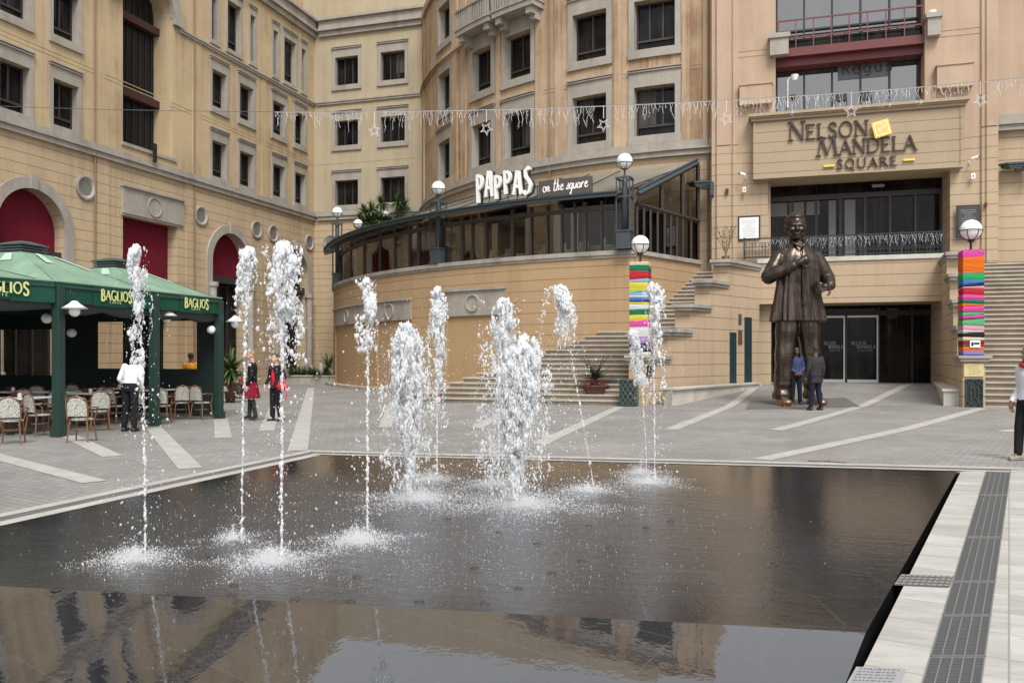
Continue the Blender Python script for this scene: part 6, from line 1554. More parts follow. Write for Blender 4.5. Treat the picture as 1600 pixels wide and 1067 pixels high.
for (px,py),a,lb in chairs:
    p = ong(px,py); c = ch0 if not used['c'] else copy_tree(ch0); used['c'] = 1; c.location = (p.x,p.y,0); c.rotation_euler.z = fc(a)+TH; c.scale = (.92,.92,.93); c['label'] = lb or 'woven bistro chair standing in shade under the café canopies'
tables = [((30,678),'white café table nearest the left edge'),((140,664),'white café table between nearest post and waiter'),((315,648),'white café table at the far end beside the corner post'),((238,655),'white café table by the middle post'),((95,660),None),((185,650),None),((20,660),None)]
for (px,py),lb in tables:
    p = ong(px,py); c = tb0 if not used['t'] else copy_tree(tb0); used['t'] = 1; c.location = (p.x,p.y,0); c.rotation_euler.z = .1; c['label'] = lb or 'white topped café table deep in shade under the canopies'
    for k in range(2):
        x = p.x+(-.15,.12)[k]; y = p.y+(.05,-.1)[k]
        q = MB(); q.lathe([(0,0),(.035,0),(.04,.06),(.03,.09),(0,.09)],n=10) if k else q.box(-.09,.09,-.05,.05,0,.09); o = q.build('menu_holder' if k==0 else 'glass', m_redbeam if k==0 else m_white); o.location=(x,y,.752)
        tag(o, 'small red menu holder standing on a white café table' if k==0 else 'small white cup standing on a white café table','menu holder' if k==0 else 'cup','menu holders on the café tables' if k==0 else 'cups on the café tables')

# ------------------------------------------------------------------ people
def vox(o, size, smooth=2, f=.5):
    m_ = o.modifiers.new('remesh','REMESH'); m_.mode='VOXEL'; m_.voxel_size=size; m_.use_smooth_shade=True
    s = o.modifiers.new('smooth','SMOOTH'); s.iterations=smooth; s.factor=f
def hand(q, wr, d, up, s=1.0, curl=.5, side=1):
    """palm and five fingers; d = pointing direction, up = back of the hand"""
    d = Vector(d).normalized(); up = Vector(up); up = (up-d*up.dot(d)).normalized(); sd_ = d.cross(up)*side; wr = Vector(wr)
    q.cap(wr, wr+d*.075*s, .030*s, .032*s, 8); q.cap(wr+d*.05*s+sd_*.022*s, wr+d*.085*s+sd_*.026*s,.016*s,.014*s,8); q.cap(wr+d*.05*s-sd_*.022*s, wr+d*.085*s-sd_*.026*s,.016*s,.014*s,8)
    for i,(o_,L_) in enumerate(((-.032,.062),(-.011,.075),(.011,.080),(.031,.070))):
        b = wr+d*.09*s+sd_*o_*s; dd = d.copy()
        for seg in (.42,.33,.25):
            dd = (dd-up*curl).normalized(); e = b+dd*L_*seg*1.15*s; q.cap(b,e,.0095*s,.0085*s,8); b = e
    b = wr+d*.03*s+sd_*.032*s; dd = (d*.6+sd_*.8-up*.2).normalized()
    for seg in (.035,.03): e = b+dd*seg*s; q.cap(b,e,.012*s,.0105*s,8); b = e; dd = (dd+d*.6-up*.3).normalized()
def head(q, c, s=1.0, q_=None):
    R = q_ or Matrix.Identity(3); P = lambda x,y,z: Vector(c)+R@(Vector((x,y,z))*s)
    rq = R.to_quaternion() if hasattr(R,'to_quaternion') else None
    q.ball(P(0,.012,.03),(.076*s,.095*s,.095*s),16,12,rq); q.ball(P(0,-.022,-.035),(.058*s,.066*s,.075*s),14,10,rq); q.ball(P(0,-.055,-.085),(.032*s,.03*s,.026*s),10,8,rq)
    q.cap(P(0,-.088,.02),P(0,-.112,-.022),.010*s,.016*s,8); q.ball(P(0,-.092,-.055),(.024*s,.012*s,.009*s),8,6,rq); q.ball(P(0,-.080,.045),(.055*s,.02*s,.012*s),10,6,rq)
    for sx in (-1,1): q.ball(P(sx*.078,.005,-.005),(.012*s,.022*s,.034*s),8,6,rq); q.ball(P(sx*.038,-.065,-.025),(.022*s,.022*s,.022*s),8,6,rq)
def person(loc, rz, H, pose, look, label, cat='person'):
    root = empty('person', loc, rz, label, cat); s = H/1.75; J = {'hd':(0,-.02,1.63),'nk':(0,.01,1.46),'sL':(-.175,.01,1.41),'sR':(.175,.01,1.41),'eL':(-.23,.03,1.13),'eR':(.23,.03,1.13),'wL':(-.24,-.04,.88),'wR':(.24,-.04,.88),
        'hL':(-.09,0,.93),'hR':(.09,0,.93),'kL':(-.10,-.01,.50),'kR':(.10,-.01,.50),'aL':(-.11,.03,.09),'aR':(.11,.03,.09)}
    J.update(pose); J = {k:Vector(v)*s for k,v in J.items()}; f = look.get('f',1.0); wv = look.get('w',1.0)
    R = Matrix.Rotation(look.get('turn',0),3,'Z') @ Matrix.Rotation(look.get('nod',0),3,'X')
    q = MB(); head(q, J['hd'], s, R); q.cap(J['nk']-Vector((0,0,.05*s)), J['hd']-Vector((0,-.02*s,.06*s)), .058*s,.05*s,12)
    ch_ = (J['sL']+J['sR'])/2; pv = (J['hL']+J['hR'])/2; ln = (ch_-pv)
    rings = []
    for t,rx,ry in ((-.10,.10,.09),(0,.155,.11),(.25,.135,.095),(.5,.135,.10),(.75,.165,.115),(.93,.165,.10),(1.02,.11,.075),(1.08,.06,.055)): c = pv+ln*t; rings.append((c.x,c.y,c.z,rx*s*wv,ry*s*wv))
    q.loft(rings, 20)
    for k in 'LR':
        q.cap(J['s'+k],J['e'+k],.05*s,.04*s,10); q.cap(J['e'+k],J['w'+k],.038*s,.027*s,10); q.cap(J['h'+k],J['k'+k],.08*s*wv,.052*s,12); q.cap(J['k'+k],J['a'+k],.05*s,.038*s,10)
        q.cap(J['a'+k],J['a'+k]+Vector((0,-.12*s,-.04*s)),.035*s,.03*s,8)
        hd = look.get('hand'+k,(0,-.1,-1)); hand(q, J['w'+k], hd, look.get('up'+k,(-1 if k=='L' else 1,0,0)), s, look.get('curl',.35), 1 if k=='L' else -1)
    b = q.build('body', look['skin'], root, True); vox(b, .0105, 2)
    # trousers or skirt
    q = MB()
    if look.get('legs'):
        for k in 'LR': q.cap(J['h'+k]+Vector((0,0,-.02)),J['k'+k],.098*s*wv,.073*s*f,12); q.cap(J['k'+k],J['a'+k]+Vector((0,0,.03)),.072*s*f,.062*s*f,12)
        q.loft([(pv.x,pv.y,pv.z-.09*s,.16*s*wv,.115*s*wv),(pv.x,pv.y,pv.z,.178*s*wv,.13*s*wv),(pv.x,pv.y,pv.z+.09*s,.155*s*wv,.115*s*wv)],20)
        o = q.build('trousers', look['legs'], root, True); vox(o,.012,2)
    if look.get('skirt'):
        q.loft([(0,0,z*s,rx*s,ry*s) for z,rx,ry in ((.56,.245,.20),(.60,.24,.19),(.8,.20,.155),(.95,.165,.12),(1.02,.15,.11))],32,lambda a,z: 1+.06*math.sin(9*a)*(1 if z<.8 else .2)); o = q.build('skirt', look['skirt'], root, True); vox(o,.011,1)
        q = MB()
        for k in 'LR': q.cap(J['k'+k]+Vector((0,0,.0)),J['a'+k],.062*s,.05*s,12); q.cap(J['a'+k],J['a'+k]+Vector((0,-.15*s,-.05*s)),.045*s,.03*s,8); q.box(J['a'+k].x-.018,J['a'+k].x+.018,.03,.065,0,.06)
        o = q.build('boots', look['boots'], root, True); vox(o,.010,1)
    # top
    q = MB(); hem = look.get('hem',-.02); fl = look.get('flare',1.0); rings = []
    for t,rx,ry in ((hem,.172*fl,.13*fl),(.12,.165,.125),(.35,.158,.118),(.6,.168,.125),(.8,.183,.128),(.95,.175,.108),(1.03,.12,.085),(1.10,.07,.066)): c = pv+ln*t; rings.append((c.x,c.y,c.z,rx*s*wv,ry*s*wv))
    q.loft(rings,24,lambda a,z: 1+.012*math.sin(7*a+z*30))
    sl = look.get('sleeve',1.0)
    for k in 'LR':
        q.cap(J['s'+k],J['e'+k],.070*s*wv,.057*s,12)
        w_ = J['e'+k].lerp(J['w'+k],.93*sl); q.cap(J['e'+k],w_,.056*s,.040*s,12)
    o = q.build(look.get('topname','shirt'), look['top'], root, True); vox(o,.0115,2)
    if look.get('inner'):
        q = MB(); c = pv+ln*.62; q.loft([(c.x,c.y-.03*s,c.z-.36*s,.085*s,.115*s),(c.x,c.y-.03*s,c.z,.09*s,.115*s),(c.x,c.y-.02*s,c.z+.12*s,.075*s,.10*s),(c.x,c.y,c.z+.16*s,.04*s,.07*s)],16); q.build('inner_top', look['inner'], root, True)
    if not look.get('skirt'):
        for k in 'LR':
            q = MB(); a = J['a'+k]; zf = a.z-.09*s; q.cap((a.x,a.y+.02*s,zf+.045*s),(a.x,a.y-.13*s,zf+.038*s),.046*s,.038*s,10); q.box(a.x-.04*s,a.x+.04*s,a.y-.16*s,a.y+.06*s,zf,zf+.03*s); o = q.build('shoe', look['shoe'], root, True); vox(o,.009,1)
    # hair
    hc = J['hd']; q = MB(); rq = R.to_quaternion(); hs = look.get('hair_s',1.0)
    q.ball(hc+R@Vector((0,.022*s,.048*s)),(.083*s*hs,.096*s*hs,.085*s*hs),18,12,rq)
    if look.get('long'):
        rr = random.Random(3)
        for i in range(60): a = rr.uniform(0,6.28); e = rr.uniform(-.9,1.4); v = Vector((math.cos(a)*math.cos(e)*.085,math.sin(a)*math.cos(e)*.09+.03,.03+math.sin(e)*.095)); 
        for i in range(70):
            a = rr.uniform(-.5,3.64); e = rr.uniform(-.9,1.4); v = Vector((math.cos(a)*math.cos(e)*.088,abs(math.sin(a))*math.cos(e)*.085+.02,.03+math.sin(e)*.09)); q.ball(hc+R@(v*s), .024*s, 6, 5)
    if look.get('bun'): q.ball(hc+R@Vector((0,.10*s,.02*s)),.026*s,10,8)
    o = q.build('hair', look['hair'], root, True); vox(o,.009,1)
    return root, J, s
sk_d = mat('skin_dark',(.10,.05,.032),.5); sk_m = mat('skin_deep_brown',(.13,.07,.045),.5); sk_l = mat('skin_fair',(.55,.33,.25),.5)
def clothb(c, amt=.35):
    def b(nt,p):
        P = nd(nt,'ShaderNodeTexCoord').outputs['Object']; n = noise_(nt,P,7,4,.6,(1,1,.6)); L(nt, mixc(nt,ramp(nt,n,(.35,.7,0,amt)),c,tuple(v*.6 for v in c)),p.inputs['Base Color']); bump(nt,p,n,.7,.03)
    return b
def cl(n,c): return mat('cloth_'+n, rough=.85, spec=.2, build=clothb(c))
h_b = mat('hair_black',(.012,.01,.009),.7)
def feet(px,py): 
    p = ong(px,py)
    for _ in range(5): p = ong(px,py,gz(p.x,p.y))
    return Vector((p.x,p.y,gz(p.x,p.y)+.006))
# man in blue shirt facing the camera, hands in front
person(feet(1244,634), TH+.05, 1.78, {'wL':(-.05,-.17,.99),'wR':(.06,-.16,.98),'eL':(-.24,-.0,1.14),'eR':(.24,0,1.14),'aL':(-.12,.0,.09),'aR':(.13,.02,.09)},
       dict(skin=sk_d,top=cl('blue',(.04,.055,.13)),legs=cl('navy',(.010,.011,.020)),shoe=m_black,hair=h_b,handL=(1,-.3,-.2),handR=(-1,-.3,-.2),upL=(0,-1,.3),upR=(0,-1,.3),hair_s=.97), 'man in a blue shirt and navy trousers facing outward at the statue feet')
# man in dark blazer with his back to the camera
person(feet(1274,641), TH+math.pi+.25, 1.79, {'wR':(.27,-.05,.90),'aL':(-.15,.03,.09),'aR':(.13,-.02,.09)},
       dict(skin=sk_d,top=cl('charcoal',(.035,.032,.034)),legs=cl('denim_blue',(.011,.015,.033)),shoe=m_black,hair=h_b,hem=-.38,flare=1.02,w=1.06,topname='blazer',hair_s=.97), 'man in a dark blazer and blue trousers with his back to the viewer')
# woman in black with a red skirt, facing left
person(feet(394,657), TH-math.pi*.46, 1.70, {'wL':(-.17,-.15,.86),'eL':(-.21,.03,1.13),'wR':(.2,-.1,.88),'aL':(-.07,-.08,.10),'aR':(.07,.10,.10),'kL':(-.08,-.06,.5),'kR':(.08,.03,.5)},
       dict(skin=sk_l,top=cl('black',(.012,.012,.014)),skirt=cl('crimson',(.20,.010,.025)),boots=m_black,hair=mat('hair_blond',(.26,.16,.07),.6),bun=1,hair_s=.96,topname='cardigan',w=.95), 'blonde woman in black cardigan, red skirt and black boots, looking left')
# woman with red top
wr_, Jw, sw = person(feet(431,658), TH-math.pi*.17, 1.62, {'wL':(-.20,-.18,.95),'eL':(-.25,.02,1.12),'wR':(.33,-.10,1.02),'eR':(.27,.05,1.15),'aL':(-.09,-.03,.09),'aR':(.10,.06,.09)},
       dict(skin=sk_l,top=cl('black_red',(.018,.014,.022)),inner=cl('bright_red',(.60,.02,.035)),legs=cl('black_trouser',(.012,.012,.014)),shoe=m_black,hair=mat('hair_auburn',(.07,.016,.012),.6),long=1,hem=-.1,flare=1.08,topname='jacket',f=1.1), 'auburn haired woman in red top and black jacket beside the woman in the red skirt')
q = MB(); q.ball((0,0,0),(.15,.08,.10),16,12); o = q.build('handbag', mat('bag_red',(.55,.02,.03),.45), None, True); bp = feet(450,658); wv_ = wr_.matrix_basis @ Vector((.36,-.14,.84)); o.location = wv_; tag(o,'red handbag on the arm of the woman in the red top','handbag')
q = MB(); q.path([(-.1,0,.06),(-.05,0,.22),(.05,0,.24),(.1,0,.06)],.012,6); q.path([(.1,0,-.05),(.12,0,-.2),(.10,0,-.32)],.014,6); q.build('strap', MATS['bag_red'], o)
# waiter seen from behind leaning over a chair
person(feet(203,674), TH+math.pi-.15, 1.74, {'hd':(0,-.22,1.50),'nk':(0,-.13,1.40),'sL':(-.18,-.10,1.36),'sR':(.18,-.10,1.36),'eL':(-.25,-.02,1.10),'eR':(.25,-.02,1.10),'wL':(-.19,-.12,.90),'wR':(.19,-.16,.92)},
       dict(skin=sk_d,top=cl('white',(.72,.72,.74)),legs=cl('black_trouser',(.012,.012,.014)),shoe=m_black,hair=h_b,nod=.6,w=1.02), 'waiter in white shirt and black trousers with his back turned in front of the café')
# customer in a yellow shirt seen through the clear window
def seated():
    p = Vector((X_(298,20.3),20.3,0))
    person(p, TH+math.pi-.1, 1.66, {'wL':(-.10,-.25,1.05),'wR':(.10,-.25,1.05)},
       dict(skin=sk_d,top=cl('yellow',(.80,.38,.04)),legs=cl('black_trouser',(.012,.012,.014)),shoe=m_black,hair=h_b,topname='shirt'), 'person in a yellow shirt standing beyond the clear café window')
seated()
# passer-by cut by the right edge
person(feet(1607,720), TH-math.pi*.44, 1.72, {'wL':(-.16,-.16,.90),'eL':(-.23,.06,1.12),'aL':(-.09,-.10,.09),'aR':(.09,.06,.09),'kL':(-.10,-.07,.5)},
       dict(skin=sk_m,top=cl('pale_grey',(.62,.63,.66)),legs=cl('black_trouser',(.012,.012,.014)),shoe=mat('shoe_grey',(.25,.22,.19),.7),hair=h_b,topname='jumper'), 'person in pale long sleeves and black trousers cut off by the right edge')
q = MB(); q.path([(-.1,0,0),(-.06,-.08,-.01),(.04,-.09,-.01),(.1,0,0),(.06,.08,.02),(-.05,.09,.02),(-.1,0,0)],.035,8); o = q.build('scarf', mat('scarf_red',(.40,.02,.03),.9), None, True); f_ = feet(1607,720); o.location = (f_.x,f_.y,1.45); tag(o,'red scarf round the neck of the person at the right edge','scarf')

# ------------------------------------------------------------------ statue
def crease(o, size, k):
    t = bpy.data.textures.new('creases','CLOUDS'); t.noise_scale = size; t.noise_depth = 3; d = o.modifiers.new('creases','DISPLACE'); d.texture = t; d.strength = k; d.mid_level = .5; d.texture_coords = 'LOCAL'
def statue():
    p0 = ong(1246,632)
    for _ in range(5): p0 = ong(1246,632,gz(p0.x,p0.y))
    root = empty('statue', (p0.x,p0.y,gz(p0.x,p0.y)+.01), TH+.0, 'giant dark bronze statue of a smiling man in loose shirt, one fist at chest', 'statue')
    V = Vector; hs = 4.0
    q = MB(); c = V((-.10,-.12,5.45)); R = Matrix.Rotation(-.16,3,'Z') @ Matrix.Rotation(.04,3,'X'); rq = R.to_quaternion(); P = lambda x,y,z: c+R@V((x,y,z))
    E = lambda x,y,z,a,b,d: q.ball(P(x,y,z),(a,b,d),18,12,rq)
    E(0,.06,.10,.285,.34,.31); E(0,-.05,-.12,.235,.25,.27); E(0,-.17,-.32,.13,.12,.10)
    for sx in (-1,1):
        E(sx*.14,-.20,-.10,.095,.10,.085); E(sx*.10,-.245,.055,.085,.05,.030); E(sx*.295,.04,-.02,.035,.075,.13); E(sx*.095,-.245,-.005,.045,.035,.022); E(sx*.17,-.12,-.24,.07,.1,.09)
    q.cap(P(0,-.27,.03),P(0,-.335,-.09),.035,.058,10); E(-.045,-.30,-.105,.035,.035,.03); E(.045,-.30,-.105,.035,.035,.03)
    E(0,-.272,-.185,.105,.04,.020); E(0,-.262,-.262,.09,.045,.024)
    q.cap(V((-.03,.0,4.75)),V((-.08,-.04,5.25)),.22,.19,14)
    b = None
    # legs and feet are part of the body
    # arms (flesh) with fists
    def fist(w, d, up, s=4.2, side=1): hand(q, w, d, up, s, 1.35, side)
    wl = V((-.20,-.60,4.28)); fist(wl, (1,-.1,.55), (0,-1,.15), 3.5, 1)
    wrr = V((.85,-.42,3.60)); fist(wrr, (-.85,-.6,-.05), (.3,-.8,.5), 3.5, -1)
    q.cap(V((-.95,-.24,3.92)), wl, .14,.10,12); q.cap(V((.92,-.02,3.9)), wrr, .14,.10,12)
    q.cap(V((-.58,0,4.54)),V((-.95,-.24,3.92)),.17,.14,12); q.cap(V((.58,0,4.54)),V((.92,-.02,3.9)),.17,.14,12)
    q.loft([(0,0,2.6,.5,.33),(0,0,3.3,.50,.34),(0,0,4.2,.52,.34),(0,0,4.6,.48,.28),(0,0,4.85,.26,.2)],24)
    for sx in (-1,1): q.cap(V((sx*.28,0,2.8)),V((sx*.42,-.05,1.35)),.25,.18,14); q.cap(V((sx*.42,-.05,1.35)),V((sx*.47,0,.25)),.19,.13,14)
    b = q.build('body', m_bronze, root, True); vox(b,.022,1,.4)
    # hair
    q = MB(); q.ball(P(0,.095,.155),(.292,.325,.285),24,16,rq); q.ball(P(0,-.09,.29),(.215,.17,.10),18,12,rq)
    for sx in (-1,1): q.ball(P(sx*.235,.05,.12),(.055,.15,.13),14,10,rq)
    rr = random.Random(2)
    for i in range(420):
        a = rr.uniform(0,6.28); e = rr.uniform(-.2,1.5); v = V((math.cos(a)*math.cos(e)*.288,.095+math.sin(a)*math.cos(e)*.32,.16+math.sin(e)*.28))
        if v.y < -.14 and v.z < .33: continue
        q.ball(P(*v), .024, 6, 5)
    h = q.build('hair', m_bronze, root, True); vox(h,.018,1,.3)
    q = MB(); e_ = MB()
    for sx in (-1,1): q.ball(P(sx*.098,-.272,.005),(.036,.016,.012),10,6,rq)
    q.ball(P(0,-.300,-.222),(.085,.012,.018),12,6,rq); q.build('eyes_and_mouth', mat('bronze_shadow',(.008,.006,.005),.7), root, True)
    e_.ball(P(0,-.309,-.212),(.06,.008,.008),12,6,rq); e_.build('teeth', mat('bronze_light',(.25,.20,.16),.4,.5), root, True)
    # shirt: folds deepen toward the hem
    q = MB(); rings = []
    prof = [(2.56,.84,.50),(2.62,.84,.50),(2.9,.78,.47),(3.3,.71,.44),(3.7,.66,.43),(4.1,.66,.43),(4.4,.68,.41),(4.58,.64,.36),(4.72,.50,.30),(4.86,.34,.25),(5.0,.24,.22)]
    def fold(a,z):
        k = min(1,max(0,(4.6-z)/2.0)); k = .25+k; return 1+k*(.050*math.sin(8*a+.9*math.sin(z*1.7))+.034*math.sin(17*a+1.3+z*1.1)+.020*math.sin(29*a+2*math.sin(z*2.3)))
    for i in range(len(prof)-1):
        for j in range(4):
            t = j/4; rings.append((0+.02,0,)+tuple(prof[i][m]*(1-t)+prof[i+1][m]*t for m in range(3)))
    rings.append((0.0,0,*prof[-1])); q.loft(rings,140,fold)
    def sleeve(a,b_,c_,ra,rb_,rc):
        for (u,v,r0,r1) in ((a,b_,ra,rb_),(b_,c_,rb_,rc)):
            N = 9
            for k in range(N):
                t0,t1 = k/N,(k+1)/N; w0 = 1+.018*math.sin(k*2.3); w1 = 1+.018*math.sin((k+1)*2.3); q.cap(u.lerp(v,t0),u.lerp(v,t1),(r0+(r1-r0)*t0)*w0,(r0+(r1-r0)*t1)*w1,14)
    sleeve(V((-.58,0,4.54)),V((-.96,-.24,3.92)),V((-.34,-.58,4.22)),.215,.225,.15)
    sleeve(V((.58,0,4.54)),V((.92,.0,3.90)),V((.88,-.32,3.66)),.215,.225,.165)
    q.cap(V((-.36,0,4.70)),V((.36,0,4.70)),.17,.17,14)
    sh = q.build('shirt', m_bronze, root, True); vox(sh,.022,1,.4); crease(sh,.42,.035)
    q = MB(); q.path([(-.20,-.10,5.06),(-.19,-.26,4.93),(-.04,-.40,4.80)],[.06,.055,.03],8); q.path([(.16,-.10,5.06),(.14,-.26,4.93),(.0,-.40,4.80)],[.06,.055,.03],8); q.ball((-.02,.02,5.0),(.2,.2,.1),16,8); col_ = q.build('collar', m_bronze, root, True)
    q = MB(); q.path([(.0,-.42,4.75),(.0,-.475,4.3),(.0,-.47,3.7),(.0,-.50,3.1),(.0,-.545,2.6)],.022,6)
    for z in (4.5,4.0,3.5,3.05): q.ball((.05,-.50 if z<4.3 else -.475,z),.03,8,6)
    q.build('placket', m_bronze, root, True)
    # trousers
    q = MB()
    for sx in (-1,1):
        pts = [(.29,.0,2.75,.36,.36),(.36,-.02,2.0,.32,.33),(.42,-.05,1.4,.28,.29),(.45,-.02,.8,.255,.27),(.47,.0,.35,.27,.30),(.47,-.01,.20,.29,.33)]
        rings = []
        for i in range(len(pts)-1):
            for j in range(6): t=j/6; v=[pts[i][m]*(1-t)+pts[i+1][m]*t for m in range(5)]; w = .012*math.sin(v[2]*9)+(.02*math.sin(v[2]*22) if v[2]<.7 else 0); rings.append((sx*v[0],v[1],v[2],v[3]+w,v[4]+w))
        rings.append((sx*pts[-1][0],*pts[-1][1:])); q.loft(rings,48,lambda a,z: 1+.03*math.sin(5*a+z)+.02*math.sin(9*a+2*z))
    t = q.build('trousers', m_bronze, root, True); vox(t,.022,1,.4); crease(t,.45,.03)
    for sx in (-1,1):
        q = MB(); q.cap((sx*.48,.12,.13),(sx*.52,-.55,.12),.16,.13,12); q.ball((sx*.52,-.55,.12),(.18,.24,.125),14,10); q.box(sx*.5-.15,sx*.5+.15,-.72,.25,0,.06)
        for k in range(4): q.path([(sx*.52-.1,-.30-.07*k,.25-.01*k),(sx*.52,-.30-.07*k,.27-.012*k),(sx*.52+.1,-.30-.07*k,.25-.01*k)],.013,5)
        s = q.build('shoe', m_bronze_p, root, True); vox(s,.018,1)
    return root
statue()
def base_plate():
    a,b,c,d = ong(1172,628,.07),ong(1320,628,.07),ong(1345,637,.07),ong(1165,637,.07)
    mb = MB(); mb.add([(p.x,p.y,gz(p.x,p.y)+.006) for p in (a,b,c,d)],[(0,1,2,3)]); structure(mb.build('dark_paving_inset', m_pave_dark))
base_plate()
# ------------------------------------------------------------------ water jets
RNG = np.random.default_rng(11)
_t = (1+5**.5)/2
ICO_V = np.array([(-1,_t,0),(1,_t,0),(-1,-_t,0),(1,-_t,0),(0,-1,_t),(0,1,_t),(0,-1,-_t),(0,1,-_t),(_t,0,-1),(_t,0,1),(-_t,0,-1),(-_t,0,1)],float); ICO_V /= np.linalg.norm(ICO_V[0])
ICO_F = np.array([(0,11,5),(0,5,1),(0,1,7),(0,7,10),(0,10,11),(1,5,9),(5,11,4),(11,10,2),(10,7,6),(7,1,8),(3,9,4),(3,4,2),(3,2,6),(3,6,8),(3,8,9),(4,9,5),(2,4,11),(6,2,10),(8,6,7),(9,8,1)])
OCT_V = np.array([(1,0,0),(-1,0,0),(0,1,0),(0,-1,0),(0,0,1),(0,0,-1)],float)
OCT_F = np.array([(0,2,4),(2,1,4),(1,3,4),(3,0,4),(2,0,5),(1,2,5),(3,1,5),(0,3,5)])
def drops_mesh(name, P, S, m, parent, stretch=1.0, D=None):
    """many little beads and shreds as one mesh; D = optional drawn-out direction"""
    P = np.asarray(P,float); S = np.asarray(S,float); stretch = np.ones(len(P))*stretch
    Vs, Fs, off = [], [], 0
    if D is None: D = np.tile([0,0,1.0],(len(P),1))+RNG.normal(0,.25,(len(P),3))
    D = D/np.linalg.norm(D,axis=1)[:,None]
    for big in (True, False):
        k = (S > .0075) if big else (S <= .0075); n = int(k.sum())
        if not n: continue
        bv, bf = (ICO_V, ICO_F) if big else (OCT_V, OCT_F); nv = len(bv)
        W = bv[None]*S[k][:,None,None]*RNG.uniform(.65,1.35,(n,nv,1)); d = D[k][:,None,:]
        W = W+d*((W*d).sum(-1,keepdims=True))*(stretch[k]-1)[:,None,None]
        Vs.append((P[k][:,None,:]+W).reshape(-1,3)); Fs.append((bf[None]+nv*np.arange(n)[:,None,None]+off).reshape(-1,3)); off += n*nv
    V = np.concatenate(Vs); Fc = np.concatenate(Fs); nf = len(Fc)
    me = bpy.data.meshes.new(name); me.vertices.add(len(V)); me.vertices.foreach_set('co', V.reshape(-1)); me.loops.add(nf*3); me.loops.foreach_set('vertex_index', Fc.reshape(-1).astype(np.int32))
    me.polygons.add(nf); me.polygons.foreach_set('loop_start', (3*np.arange(nf)).astype(np.int32)); me.polygons.foreach_set('loop_total', np.full(nf,3,np.int32)); me.polygons.foreach_set('use_smooth', np.ones(nf,bool))
    me.update(); me.validate(); me.materials.append(m); o = bpy.data.objects.new(name, me); col.objects.link(o)
    if parent: o.parent = parent
    return o
def turb(P, scale, seed):
    """smooth pseudo noise in about -1..1 made of random waves, two octaves"""
    r = np.random.default_rng(seed); out = np.zeros(len(P))
    for o_ in (1,2.1,4.3):
        K = r.normal(0,1,(14,3))*scale*o_; ph = r.uniform(0,6.28,14); out += np.sin(P@K.T+ph).sum(1)/14**.5/o_**.75
    return out*.7
